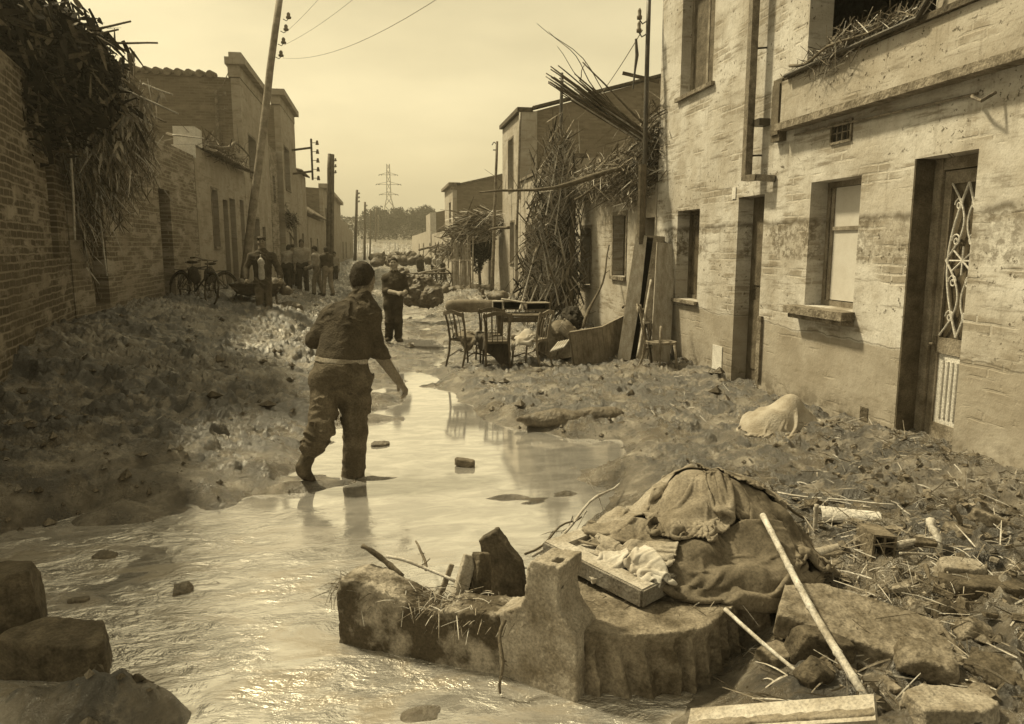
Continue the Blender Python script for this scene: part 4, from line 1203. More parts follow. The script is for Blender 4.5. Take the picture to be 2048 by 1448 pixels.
def figure(label, J, mats, h=.014, sc=1.0, group=None, sleeve='long', hair='short', wide=1.0, feet='boot', cloth='shirt', hands=None, wr_amp=.012, hem=True, open_jacket=False, face=True, fat=1.0, hs=1.0, waist=None):
    """J: world joints. mats: dict skin, hair, top, legs, foot"""
    J = {k: V3(v) for k, v in J.items()}
    base = (J['an_l'] + J['an_r']) / 2
    th_loc = Vector((base[0], base[1], min(J['an_l'][2], J['an_r'][2]) - .08))
    f = unit(J['face']); up = unit(J['head'] - J['neck']); f = unit(f - up * (f @ up)); rt = np.cross(f, up)
    MR = np.stack([rt, f, up], 1)
    H_ = J['head']; hsc = sc * hs
    s = SDF(.03)
    # head
    s.ell(H_ + up * .015 * hsc - f * .012 * hsc, (.074 * hsc, .092 * hsc, .098 * hsc), MR)
    s.ell(H_ - up * .045 * hsc + f * .022 * hsc, (.054 * hsc, .062 * hsc, .070 * hsc), MR, k=.04 * hsc)
    if face:
        s.cone(H_ + f * .078 * hsc + up * .005 * hsc, H_ + f * .104 * hsc - up * .034 * hsc, .008 * hsc, .015 * hsc, k=.012 * hsc)
        s.ell(H_ + f * .068 * hsc + up * .026 * hsc, (.055 * hsc, .022 * hsc, .012 * hsc), MR, k=.015 * hsc)
        for e in (-1, 1):
            s.ell(H_ + f * .088 * hsc + up * .004 * hsc + rt * e * .031 * hsc, (.017 * hsc, .016 * hsc, .011 * hsc), MR, k=.012 * hsc, neg=True)
            s.ell(H_ + f * .055 * hsc - up * .03 * hsc + rt * e * .038 * hsc, (.022 * hsc, .026 * hsc, .022 * hsc), MR, k=.02 * hsc)
        s.ell(H_ + f * .092 * hsc - up * .062 * hsc, (.024 * hsc, .010 * hsc, .0045 * hsc), MR, k=.006 * hsc, neg=True)
        s.ell(H_ + f * .070 * hsc - up * .088 * hsc, (.026 * hsc, .022 * hsc, .020 * hsc), MR, k=.02 * hsc)
    for e in (-1, 1):
        s.ell(H_ + rt * e * .078 * hsc - up * .012 * hsc - f * .006 * hsc, (.011 * hsc, .022 * hsc, .032 * hsc), MR, k=.012 * hsc)
    nk = J['neck']; ch = J['chest']; pl = J['pel']
    s.cone(nk - up * .03 * sc, H_ - up * .03 * sc - f * .015 * sc, .066 * hsc, .058 * hsc, k=.05)
    shv = unit(J['sh_r'] - J['sh_l'])
    s.cone(J['sh_l'], J['sh_r'], .055 * sc, .055 * sc, k=.06)
    s.cone(nk, ch, .07 * sc, .11 * sc, k=.06); s.cone(ch, pl, .11 * sc, .11 * sc, k=.06)
    for q in 'lr':
        s.cone(J['sh_' + q], J['el_' + q], .048 * sc * fat, .040 * sc * fat, k=.03)
        s.cone(J['el_' + q], J['wr_' + q], .048 * sc * fat, .031 * sc * fat, k=.02)
        s.cone(J['hip_' + q], J['kn_' + q], .070 * sc, .050 * sc, k=.04)
        s.cone(J['kn_' + q], J['an_' + q], .052 * sc, .036 * sc, k=.03)
        to = J['toe_' + q]; an = J['an_' + q]
        s.cone(an + V3((0, 0, -.03)), to, .038 * sc, .026 * sc, k=.04); s.cone(an + V3((0, 0, -.02)), an + (an - to) * .28 + V3((0, 0, -.04)), .034 * sc, .03 * sc, k=.03)
        hd = (hands or {}).get(q)
        dd = unit(J['wr_' + q] - J['el_' + q])
        if hd:
            add_hand(s, J['wr_' + q], hd[0] if hd[0] is not None else dd, hd[1], hd[2], sc * 1.04, hd[3], rr=hd[4] if len(hd) > 4 else 1.0)
        else:
            add_hand(s, J['wr_' + q], dd, (-rt if q == 'r' else rt) + f * .3, f, sc, .7, rr=max(1.0, h / .009))
    Vv, Q = s.mesh(h)
    body = putnp('person', Vv - V3(th_loc), Q, mats['skin'])
    body.location = th_loc
    tag(body, label, 'person', group)
    off = V3(th_loc)
    # trousers
    t = SDF(.05)
    t.cone(J['hip_l'] + V3((0, 0, .03)), J['hip_r'] + V3((0, 0, .03)), .118 * sc * wide, .118 * sc * wide, k=.06)
    t.cone(pl, pl + (ch - pl) * .28, .135 * sc * wide, .135 * sc * wide, k=.05)
    for e in (-1, 1): t.cone(pl + shv * .055 * e * sc, pl + (ch - pl) * .25 + shv * .07 * e * sc, .10 * sc * wide, .11 * sc * wide, k=.05)
    for q in 'lr':
        kn, an, hp = J['kn_' + q], J['an_' + q], J['hip_' + q]
        t.cone(hp, kn, .098 * sc * wide, .076 * sc * wide, k=.035)
        cut = J.get('cuff_' + q, .93)
        t.cone(kn, kn + (an - kn) * cut, .077 * sc * wide, .070 * sc * wide, k=.03)
    if waist: t.box(V3(waist[0]) + V3((0, 0, .30 - .028)), (.45, .45, .30), waist[1], rd=.005, k=.01, neg=True)
    ph = random.uniform(0, 20)
    def folds(x, y, z, am, fz, sd):
        w = fbm3(x * 5 + sd, y * 5, z * 5, 3); w2 = fbm3(x * 3 + sd + 8, y * 3 + 2, z * 3, 2)
        a = 1 - np.abs(np.sin(z * fz + w * 13 + (x + y) * 12))          # pulled creases running round the limb
        return (am * (-(a ** 2.2) * sst(.40, .62, w2) * 1.5 + (np.abs(fbm3(x * 9 + sd, y * 9, z * 12, 3) * 2 - 1) - .25) * 1.1)).astype(np.float32)
    dsp = lambda x, y, z: folds(x, y, z, wr_amp * 1.15, 24, ph)
    Vv, Q = t.mesh(h, dsp); putnp('trousers', Vv - off, Q, mats['legs'], body)
    # top
    c = SDF(.05)
    c.cone(nk + up * .004 * sc, ch, .074 * hsc, .125 * sc * fat, k=.06)
    for e in (-1, 1): c.cone(nk - up * .03 * sc + shv * e * .03, ch + (nk - ch) * .45 + shv * e * .11 * sc, .06 * sc, .085 * sc * fat, k=.06)
    c.cone(J['sh_l'], J['sh_r'], .074 * sc * fat, .074 * sc * fat, k=.07)
    w1 = pl + (ch - pl) * .22
    for e in (-1, 1): c.cone(ch + shv * .085 * e * sc * fat + (nk - ch) * .25, w1 + shv * .075 * e * sc, .105 * sc * fat, .108 * sc * wide, k=.07)
    c.cone(ch, w1, .135 * sc * fat, .135 * sc * wide, k=.05)
    for q in 'lr':
        sh, el, wrr = J['sh_' + q], J['el_' + q], J['wr_' + q]
        if sleeve == 'none': continue
        if sleeve == 'short':
            c.cone(sh, sh + (el - sh) * .6, .066 * sc * fat, .064 * sc, k=.04)
        else:
            c.cone(sh, el, .068 * sc * fat, .056 * sc * fat, k=.04)
            e2 = .92 if sleeve == 'long' else .18
            c.cone(el, el + (wrr - el) * e2, .057 * sc * fat, (.042 if e2 > .5 else .055) * sc * fat, k=.02)
            if sleeve == 'rolled': c.cone(el + (wrr - el) * .10, el + (wrr - el) * .20, .061 * sc * fat, .061 * sc * fat, k=.01)
    c.ell(H_ - up * .03 * hsc, (.105 * hsc, .115 * hsc, .105 * hsc), MR, k=.01, neg=True)
    if waist: c.box(V3(waist[0]) - V3((0, 0, .30)), (.45, .45, .30), waist[1], rd=.005, k=.01, neg=True)
    dsp2 = lambda x, y, z: folds(x, y, z, wr_amp * .95, 17, ph + 4)
    Vv, Q = c.mesh(h, dsp2); putnp(cloth, Vv - off, Q, mats['top'], body)
    if waist:
        u = SDF(.03)
        wc = pl + (ch - pl) * .22
        for e in (-1, 1): u.cone(wc + shv * .078 * e * sc, wc + shv * .078 * e * sc - (ch - pl) * .2, .108 * sc * wide, .108 * sc * wide, k=.07)
        u.cone(wc, wc - (ch - pl) * .2, .133 * sc * wide, .133 * sc * wide, k=.05)
        u.box(V3(waist[0]) + V3((0, 0, .30 + .02)), (.45, .45, .30), waist[1], rd=.005, k=.01, neg=True)
        u.box(V3(waist[0]) - V3((0, 0, 0.30 + .034)), (.45, .45, .30), waist[1], rd=.005, k=.01, neg=True)
        Vv, Q = u.mesh(h, dsp2)
        putnp('undershirt_hem', Vv - off, Q, 'sack_pale' if 'sack_pale' in MATS else 'shirt_mid', body)
    if open_jacket:
        u = SDF(.02)
        u.cone(nk + f * .03 - up * .03, ch + f * .085, .05 * sc, .082 * sc, k=.05); u.cone(ch + f * .085, w1 + f * .075, .082 * sc, .085 * sc, k=.05)
        Vv, Q = u.mesh(h, dsp2); putnp('shirt_front', Vv - off, Q, 'shirt_pale', body)
    # hair / cap
    hr = SDF(.015)
    hr.ell(H_ + up * .028 * hsc - f * .018 * hsc, (.083 * hsc, .100 * hsc, .100 * hsc), MR)
    hr.ell(H_ - up * .02 * hsc - f * .045 * hsc, (.074 * hsc, .066 * hsc, .085 * hsc), MR, k=.03)
    hr.ell(H_ - up * .035 * hsc + f * .095 * hsc, (.085 * hsc, .080 * hsc, .105 * hsc), MR, k=.012, neg=True)
    for e in (-1, 1): hr.ell(H_ + rt * e * .085 * hsc - up * .035 * hsc + f * .02, (.02 * hsc, .035 * hsc, .05 * hsc), MR, k=.01, neg=True)
    hr.ell(nk - up * .035 * hsc, (.10 * hsc, .10 * hsc, .07 * hsc), MR, k=.012, neg=True)
    dsp3 = lambda x, y, z: (.018 * (fbm3(x * 30, y * 30, z * 30, 3) - .5)).astype(np.float32)
    Vv, Q = hr.mesh(min(h, .011), dsp3); ho_ = putnp('hair', Vv - off, Q, mats['hair'], body)
    if h < .0105:
        mh = MB(); rnd_ = random.Random(2)
        cc_ = V3(H_)
        for vi in range(0, len(Vv), 2):
            p_ = Vv[vi]; nn_ = unit(p_ - cc_)
            if rnd_.random() < .75:
                dn_ = Vector(nn_ * .010 + up * rnd_.uniform(-.030, -.010) * hsc + rt * rnd_.uniform(-.012, .012) - f * .006)
                mh.ribbon(Vector(p_ - off) - Vector(nn_) * .002, Vector(p_ - off) + dn_, .0045, sag=0, n=2, tip=.2, side=Vector(np.cross(nn_, up) + 1e-4))
        mh.obj('hair_strands', mats['hair'], ho_)
    if hair == 'cap':
        cp = SDF(.02)
        cp.ell(H_ + up * .085 * hsc - f * .01, (.098 * hsc, .115 * hsc, .045 * hsc), MR)
        cp.ell(H_ + up * .066 * hsc + f * .085 * hsc, (.065 * hsc, .055 * hsc, .012 * hsc), MR, k=.02)
        Vv, Q = cp.mesh(h * .8); putnp('flat_cap', Vv - off, Q, 'jacket', body)
    if face and h < .02:
        m = MB()
        for e in (-1, 1):
            pnt = H_ + f * .077 * sc + up * .004 * sc + rt * e * .031 * sc - off
            m.cur = 0; m.tube([Vector(pnt) - Vector(f) * .002, Vector(pnt) + Vector(f) * .002], [.011 * sc, .006 * sc], 8)
        m.obj('eyes', 'eye', body)
    if feet == 'boot':
        for q in 'lr':
            bt = SDF(.03); to = J['toe_' + q]; an = J['an_' + q]
            bt.cone(an + V3((0, 0, -.035)), to, .050 * sc, .038 * sc, k=.04); bt.cone(an + V3((0, 0, -.02)), an + (an - to) * .3 + V3((0, 0, -.035)), .046 * sc, .044 * sc)
            bt.cone(an, an + (J['kn_' + q] - an) * .22, .05 * sc, .055 * sc, k=.02)
            Vv, Q = bt.mesh(h); putnp('boot', Vv - off, Q, mats.get('foot', 'boot_mud'), body)
    return body
def dep(p): return (Vector(p) - EYE).dot(FW)
# --- the man walking away in the foreground
an_r = D(707, 948, 6.46); an_l = D(607, 934, 6.10)
J = dict(face=(.30, .95, -.25), head=D(726, 560, 6.70), neck=D(723, 600, 6.60), chest=D(695, 655, 6.50), pel=D(679, 748, 6.32),
         sh_l=D(661, 636, 6.48), sh_r=D(737, 632, 6.56), el_l=D(627, 680, 6.42), wr_l=D(660, 668, 6.72), el_r=D(756, 704, 6.52), wr_r=D(797, 762, 6.60),
         hip_l=D(654, 768, 6.30), hip_r=D(708, 768, 6.34), kn_l=D(640, 858, 6.12), kn_r=D(711, 862, 6.38), an_l=an_l, an_r=an_r,
         toe_l=D(622, 962, 6.22), toe_r=D(722, 962, 6.66), cuff_l=.45, cuff_r=1.12)
dR = V3(J['wr_r'] - J['el_r'])
figure('sturdy man in dark sweater and muddy trousers wading away from the viewer through the water', J, dict(skin='skin', hair='hair', top='knit', legs='trouser', foot='boot_mud'), h=.0095, sc=1.10,
       sleeve='rolled', wide=1.18, fat=1.12, cloth='sweater', hands={'r': (V3((.55, .1, -.85)), V3((-.45, -.2, -.6)), V3((.2, .9, .1)), .75, 1.3)}, wr_amp=.016, hs=1.16, waist=(D(680, 716, 6.36), rotM(0, 5, 0)))
# --- the man facing the viewer
d2 = 14.9
J = dict(face=(-.05, -1, -.12), head=D(787, 527, d2), neck=D(788, 545, d2), chest=D(789, 570, d2), pel=D(786, 608, d2),
         sh_l=D(805, 557, d2), sh_r=D(772, 557, d2), el_l=D(813, 582, d2 - .05), wr_l=D(808, 586, d2 - .32), el_r=D(771, 582, d2 - .05), wr_r=D(795, 586, d2 - .34),
         hip_l=D(794, 614, d2), hip_r=D(779, 614, d2), kn_l=D(797, 643, d2 - .05), kn_r=D(779, 643, d2 - .05), an_l=D(797, 676, d2 + .05), an_r=D(778, 675, d2 + .15), toe_l=D(803, 681, d2 - .18), toe_r=D(774, 680, d2 - .05))
figure('man in dark overalls with bare forearms facing the viewer, hands clasped before him', J, dict(skin='skin_light', hair='hair', top='jacket', legs='trouser_dark'), h=.0125, sc=1.02, sleeve='rolled', hem=False, fat=1.12, wide=1.05, cloth='overall_top',
       hands={'l': (V3((-.75, -.6, .1)), V3((-.2, .2, -.8)), V3((0, -.4, .9)), .9, 1.25), 'r': (V3((.75, -.6, .1)), V3((.2, .2, -.8)), V3((0, -.4, .9)), .9, 1.25)})
# --- the man with the cap
d3 = 16.2
J = dict(face=(.05, -1, -.1), head=D(523, 484, d3), neck=D(524, 500, d3), chest=D(524, 526, d3), pel=D(526, 565, d3 + .05),
         sh_l=D(545, 513, d3), sh_r=D(503, 513, d3), el_l=D(557, 538, d3 - .05), wr_l=D(562, 559, d3 - .3), el_r=D(492, 538, d3 - .05), wr_r=D(492, 560, d3 - .3),
         hip_l=D(534, 570, d3 + .05), hip_r=D(517, 570, d3 + .05), kn_l=D(537, 597, d3), kn_r=D(519, 597, d3 - .1), an_l=D(537, 622, d3), an_r=D(521, 626, d3 - .1), toe_l=D(541, 628, d3 - .25), toe_r=D(519, 632, d3 - .35))
figure('man in flat cap and open dark jacket hauling a low barrow of mud behind him', J, dict(skin='skin', hair='hair', top='jacket', legs='trouser'), h=.013, sc=1.0, hair='cap', sleeve='long', hem=False, open_jacket=True, fat=1.1, cloth='jacket',
       hands={'l': (V3((0, -.8, -.6)), V3((-.6, 0, -.6)), V3((0, -.3, .9)), 1.2, 1.3), 'r': (V3((0, -.8, -.6)), V3((.6, 0, -.6)), V3((0, -.3, .9)), 1.2, 1.3)})
# --- generic upright figure
def standing(label, px, pyh, pyf, depth, yaw, mats, arms=((.10, .0), (.10, .0)), fore=((.05, .35), (.05, .35)), lean=0.0, stride=.12, group=None, h=.02, sleeve='long', hair='short', cloth='shirt', crouch=1.0):
    """yaw: direction the person faces, degrees from +Y clockwise; heights from head/foot pixels"""
    top = D(px, pyh, depth); bot = D(px, pyf, depth)
    Ht = (top - bot).length; sc = Ht / 1.75
    if crouch != 1.0: sc = sc / crouch
    b = Vector((bot.x, bot.y, bot.z))
    fw = Vector((math.sin(R(yaw)), math.cos(R(yaw)), 0)); rr = Vector((fw.y, -fw.x, 0))
    def p(r_, f_, z_): return b + rr * (r_ * sc) + fw * (f_ * sc) + Vector((0, 0, z_ * sc))
    l = lean
    J = dict(face=fw + Vector((0, 0, -.15)), head=p(0, l * .75 + .02, 1.63 - l * .35), neck=p(0, l * .62, 1.49 - l * .28), chest=p(0, l * .36, 1.27 - l * .12), pel=p(0, 0, .95),
             hip_l=p(-.09, 0, .91), hip_r=p(.09, 0, .91), kn_l=p(-.10, stride * .6 + .03, .49), kn_r=p(.10, -stride * .3 + .03, .49), an_l=p(-.11, stride, .09), an_r=p(.11, -stride, .09),
             toe_l=p(-.12, stride + .16, .03), toe_r=p(.13, -stride + .16, .03), sh_l=p(-.175, l * .56, 1.40 - l * .24), sh_r=p(.175, l * .56, 1.40 - l * .24))
    for q, sg, i in (('l', -1, 0), ('r', 1, 1)):
        a, fo = arms[i], fore[i]
        sh = J['sh_' + q]; el = sh + (rr * (sg * a[0]) + fw * a[1] + Vector((0, 0, -math.sqrt(max(.01, 1 - a[0] ** 2 - a[1] ** 2))))) * .30 * sc
        J['el_' + q] = el
        fx, fy = fo; zz = math.sqrt(max(.0, 1 - min(1, fx ** 2 + fy ** 2)))
        J['wr_' + q] = el + (rr * (sg * fx) + fw * fy + Vector((0, 0, -zz))) * .26 * sc
    return figure(label, J, mats, h=h, sc=sc, sleeve=sleeve, hair=hair, hem=False, group=group, cloth=cloth, wr_amp=.008, fat=1.05)
GRP = 'people standing together down the street'
mS = lambda top, legs: dict(skin='skin', hair='hair', top=top, legs=legs)
standing('man in pale shirt and dark trousers seen from behind, leftmost of the group', 577, 486, 588, 24.0, 20, mS('shirt_mid', 'trouser_dark'), fore=((.05, .6), (.1, .3)), lean=.22, group=GRP)
standing('dark figure mostly hidden behind the pale-shirted man at the group\'s left', 588, 490, 590, 25.4, 90, mS('jacket', 'trouser_dark'), fore=((.05, .6), (.05, .6)), group=GRP)
standing('slim youth in pale shirt facing the viewer in the middle of the group', 607, 480, 591, 24.0, 170, mS('shirt_mid', 'trouser_dark'), fore=((.0, .85), (.1, .3)), group=GRP, sleeve='rolled', stride=.05)
standing('youth in light clothes turned left, holding his hands out, right of centre in the group', 637, 491, 590, 23.6, -75, mS('shirt_mid', 'trouser_light'), fore=((.0, .9), (.0, .9)), group=GRP, lean=.1)
standing('man in dark waistcoat and light trousers seen from behind at the group\'s right', 657, 493, 592, 23.2, -35, mS('jacket', 'trouser_light'), fore=((.0, .5), (.05, .5)), group=GRP, sleeve='rolled', lean=.08)
standing('small bare-headed figure farther off behind the group\'s right end', 671, 504, 572, 36, 190, mS('shirt_mid', 'trouser_dark'), group=GRP, h=.03)
G2 = 'people clearing debris in the distance'
standing('bending man in white shirt beside the cart in the far street', 868, 514, 562, 38, 150, mS('shirt_pale', 'trouser_dark'), lean=.45, fore=((.0, .9), (.0, .9)), group=G2, h=.03, crouch=.84)
standing('white-shirted man stooping low at the right end of the far cart', 887, 518, 560, 37, -60, mS('shirt_pale', 'trouser_dark'), lean=.6, fore=((.0, .7), (.0, .7)), group=G2, h=.03, crouch=.78)
standing('dark-clothed man standing by the debris left of the far cart', 841, 511, 566, 39, 160, mS('jacket', 'trouser_dark'), group=G2, h=.03)
standing('tiny figure in a pale shirt up on the embankment', 826, 479, 488, 130, 180, mS('shirt_pale', 'trouser_dark'), group=None, h=.05, cloth='shirt')
# ================================================================ HELPERS FOR ROUGH THINGS
def rough(name, label, cat, sdf, h, amp, fr, mat, group=None, parent=None, disp=None, org=None, kind=None):
    dsp = disp or (lambda x, y, z: (amp * (fbm3(x * fr + 3, y * fr, z * fr, 4) - .5) * 2).astype(np.float32))
    Vv, Q = sdf.mesh(h, dsp)
    if parent is not None:
        o = putnp(name, Vv - V3(parent.location), Q, mat, parent); return o
    c = (Vv.min(0) + Vv.max(0)) / 2; c[2] = Vv[:, 2].min()
    o = putnp(name, Vv - c, Q, mat); o.location = Vector(c)
    return tag(o, label, cat, group, kind)
def rotM(rx, ry, rz):
    return np.array(Euler((R(rx), R(ry), R(rz))).to_matrix())
def stick(label, a, b, r0, r1, mat='cane', name='stick', bend=.03, nodes=False, cat='stick', group=None, n=9, knobs=0, twigs=0):
    a, b = Vector(a), Vector(b)
    th = (a + b) / 2
    pts, rs = [], []
    L = (b - a).length; off = (b - a).orthogonal().normalized() * bend * L; off2 = (b - a).cross(off).normalized() * bend * L * .5
    N = n if not nodes else max(8, int(L / .12))
    for i in range(N + 1):
        t = i / N
        p = a.lerp(b, t) + off * math.sin(math.pi * t) + off2 * math.sin(2.6 * math.pi * t) - th
        pts.append(p); rs.append(r0 + (r1 - r0) * t)
        if nodes and 0 < i < N:
            rs[-1] *= .96; dv_ = (b - a).normalized()
            pts[-1:] = [p - dv_ * .008, p, p + dv_ * .008]; k = rs.pop(); rs += [k, k * 1.22, k]
        elif knobs and random.random() < knobs: rs[-1] *= 1.35
    m = MB(); m.tube(pts, rs, 7)
    for _ in range(twigs):
        i = random.randrange(2, len(pts) - 1); q = pts[i]
        m.tube([q, q + Vector([random.uniform(-1, 1) for _ in range(3)]) * L * .06, q + Vector([random.uniform(-1, 1) for _ in range(3)]) * L * .12], [r1 * .6, r1 * .4, r1 * .2], 4)
    o = m.obj(name, mat, smooth=True); o.location = th
    return tag(o, label, cat, group)

# ================================================================ CHAIRS
def chair(name, label, p, yaw, seat='square', style='slat', group='chairs standing in the mud', mat='wood_dark', h=.45, top=.88, tilt=0, w=.40):
    """yaw degrees: facing direction clockwise from +Y. p base point"""
    th = thing(name, p, label, 'chair', group); th.rotation_euler = (R(tilt), 0, R(-yaw))
    hw = w / 2
    m = MB()
    if seat == 'round':
        vs = [(hw * 1.02 * math.cos(a), hw * 1.02 * math.sin(a), h - .03) for a in [k * math.pi / 14 for k in range(28)]]
        m.poly(vs[::-1] if False else vs, (0, 0, .03)); m.torus((0, 0, h - .012), hw, .018, n=28, k=6, rot=Matrix(((0, 0, 1), (1, 0, 0), (0, 1, 0))))
    else:
        m.poly([(-hw, hw, h - .035), (-hw * .85, -hw, h - .035), (hw * .85, -hw, h - .035), (hw, hw, h - .035)], (0, 0, .035))
    m.obj('seat', mat, th)
    for sx in (-1, 1):
        m = MB(); m.tube([(sx * hw * .92, hw * .9, h - .03), (sx * hw * 1.0, hw * 1.02, h * .5), (sx * hw * 1.06, hw * 1.15, -.03)], [.020, .018, .014], 7); m.obj('leg', mat, th, smooth=True)
        m = MB(); m.tube([(sx * hw * .92, -hw * 1.45, -.03), (sx * hw * .88, -hw * 1.05, h * .55), (sx * hw * .86, -hw * .98, h), (sx * hw * .9, -hw * 1.12, h + .22), (sx * hw * 1.0, -hw * 1.4, top)], [.015, .018, .019, .017, .015], 7); m.obj('leg', mat, th, smooth=True)
    m = MB()
    m.tube([(sx * hw, -hw * 1.42 - (.03 * (1 - sx * sx)), top - .02) for sx in (-1.06, -.6, 0, .6, 1.06)], .010, 6)
    n_ = 9
    vs = []
    for i in range(n_ + 1):
        x = -1.1 + 2.2 * i / n_; y = -hw * 1.42 - .035 * (1 - x * x)
        zz = top + .025 * math.cos(x * 2.6)
        for dy, dz in ((-.011, -.055), (.011, -.055), (.011, .0), (-.011, .0)):
            vs.append((x * hw, y + dy, zz + dz))
    fs = [(0, 1, 2, 3), tuple(n_ * 4 + k for k in (3, 2, 1, 0))]
    for i in range(n_):
        for k in range(4):
            a = i * 4 + k; b_ = i * 4 + (k + 1) % 4; fs.append((a, a + 4, b_ + 4, b_))
    m.add(vs, fs); m.obj('top_rail', mat, th, smooth=False)
    for k, xx in enumerate((-.55, -.28, .28, .55) if style == 'vase' else (-.5, -.25, 0, .25, .5)):
        m = MB(); m.tube([(xx * hw * 1.5, -hw * 1.0, h), (xx * hw * 1.55, -hw * 1.15, h + .22), (xx * hw * 1.62, -hw * 1.42, top - .04)], .007, 5); m.obj('spindle', mat, th)
    if style == 'vase':
        m = MB(); pr = [(.012, 0), (.022, .06), (.014, .10), (.034, .20), (.020, .27), (.012, .30), (.018, .40)]
        pts = [(x_, z_) for x_, z_ in pr]; L = top - h - .04
        ol = [Vector((x_ , -hw * 1.0 - hw * .42 * (z_ / .4), h + z_ / .4 * L)) for x_, z_ in pts] + [Vector((-x_, -hw * 1.0 - hw * .42 * (z_ / .4), h + z_ / .4 * L)) for x_, z_ in reversed(pts)]
        m.poly(ol, (0, .012, 0)); m.obj('splat', mat, th)
    m = MB()
    if seat == 'round':
        m.torus((0, 0, h * .42), hw * .88, .009, n=24, k=5, rot=Matrix(((0, 0, 1), (1, 0, 0), (0, 1, 0))))
    else:
        for sx in (-1, 1): m.tube([(sx * hw * 1.0, hw * 1.05, h * .35), (sx * hw * .9, 0, h * .55), (sx * hw * .9, -hw * 1.15, h * .35)], .009, 6)
        m.tube([(-hw, hw * 1.05, h * .4), (hw, hw * 1.05, h * .4)], .009, 6)
    m.obj('stretcher', mat, th)
    return th
def ground_at(px, py):
    z = 0.0
    for _ in range(12):
        g_ = G(px, py, z); z = gz(g_.x, g_.y)
    return G(px, py, z)
def base(px, py, z=None):
    g_ = G(px, py, 0.0 if z is None else z)
    return g_
chair('chair', 'slatted chair heaped with muddy cloth, leftmost of the chairs', base(934, 733), 52, style='vase')
chair('chair', 'chair seen from behind in the middle of the chairs, nearest the water', base(994, 738), 6, style='slat', mat='wood_dark')
chair('chair', 'chair half hidden behind the nearest middle chair', base(980, 722), 2, style='slat')
chair('chair', 'paler chair facing left with cloth on its seat, right of the chair group', base(1062, 734), -48, style='slat', mat='wood')
chair('bentwood_chair', 'round-seated bentwood chair standing by the wall next to the bicycle', base(1319, 742), 112, seat='round', style='slat', group=None, mat='wood', top=.98, w=.46)
# cloth lumps on seats
def cloth_heap(label, c, r, hgt, seed, mat='sack_cloth', h=.014, name='cloth_heap', cat='cloth', group=None, fr=9, amp=.05, rot=0):
    s = SDF(.05)
    rnd = random.Random(seed)
    for k in range(9):
        a = rnd.uniform(0, 6.28); q = rnd.uniform(0, .6)
        s.ell((c[0] + r[0] * q * math.cos(a), c[1] + r[1] * q * math.sin(a), c[2] + hgt * rnd.uniform(.15, .6)), (r[0] * rnd.uniform(.35, .6), r[1] * rnd.uniform(.35, .6), hgt * rnd.uniform(.25, .45)), rotM(rnd.uniform(-25, 25), rnd.uniform(-25, 25), rnd.uniform(0, 180)))
    ca, sa = math.cos(rot), math.sin(rot)
    dsp = lambda x, y, z: (amp * (np.abs(fbm3((x * ca + y * sa) * fr + seed, (y * ca - x * sa) * fr * .35, z * fr * .8 + x * 3, 4, .55) * 2 - 1) - .25)).astype(np.float32)
    Vv, Q = s.mesh(h, dsp)
    cc = V3(c); o = putnp(name, Vv - cc, Q, mat); o.location = Vector(cc)
    return tag(o, label, cat, group)
dirt('straw', .14, .34, 9, .9, 0)
p1 = base(934, 733); p2 = base(1054, 734); p3 = base(990, 735)
def seats(x, y):
    z = ground_z(x, y, False)
    for p_, r_ in ((p1, .20), (p2, .20), (p3, .20)):
        z = np.where((np.abs(x - p_.x) < r_) & (np.abs(y - p_.y) < r_), .455, z)
    return z + .10 * np.exp(-(((x - p1.x) / .15) ** 2 + ((y - p1.y) / .15) ** 2)) + .14 * np.exp(-(((x - p2.x) / .11) ** 2 + ((y - p2.y) / .13) ** 2))
hs_ = HMap(p1.x - 1, p2.x + 1, p3.y - 1, p3.y + 1.2, seats, .02)
cloth_sim(hs_, (p1.x + .06, p1.y - .02), (.85, .75), (.50, .5), 20, 'sack_cloth', 'crumpled muddy blanket lying on the leftmost chair', 31, dx=.018, steps=80, amp=.1)
cloth_sim(hs_, (p2.x - .03, p2.y), (.70, .60), (.45, .5), 60, 'cloth_pale', 'pale cloth bundled on the seat of the chair facing left', 32, dx=.017, steps=80, amp=.1)
cloth_sim(hs_, (p3.x - .02, p3.y + .02), (.85, .75), (.55, .6), -20, 'cloth_dark', 'dark wet rags hanging over the nearest middle chair', 33, dx=.018, steps=80, amp=.1)
# table with rolled mattress
p = base(1035, 716)
p.z -= .03
tb = thing('table', p, 'small wooden table loaded with boards behind the chairs', 'table'); tb.rotation_euler = (0, 0, R(-8))
m = MB(); m.box((.04, 0, .76), (.80, .6, .03)); m.box((.04, -.28, .70), (.74, .02, .08)); m.obj('tabletop', 'wood_dark', tb)
for sx in (-1, 1):
    for sy in (-1, 1):
        m = MB(); m.box((.04 + sx * .35, sy * .25, .36), (.055, .055, .77), taper=1.2); m.obj('leg', 'wood_dark', tb)
s = SDF(.02); a_, b_ = D(903, 612, 12.3), D(990, 612, 12.5)
s.cone(a_, b_, .105, .105)
s.cone(V3(a_) + V3((0, -.03, 0)), V3(a_) + V3((-.02, -.03, 0)), .03, .03, neg=True)
rough('rolled_mattress', 'rolled-up mattress resting across the backs of the left chairs', 'mattress', s, .014, .008, 9, 'sack_cloth')
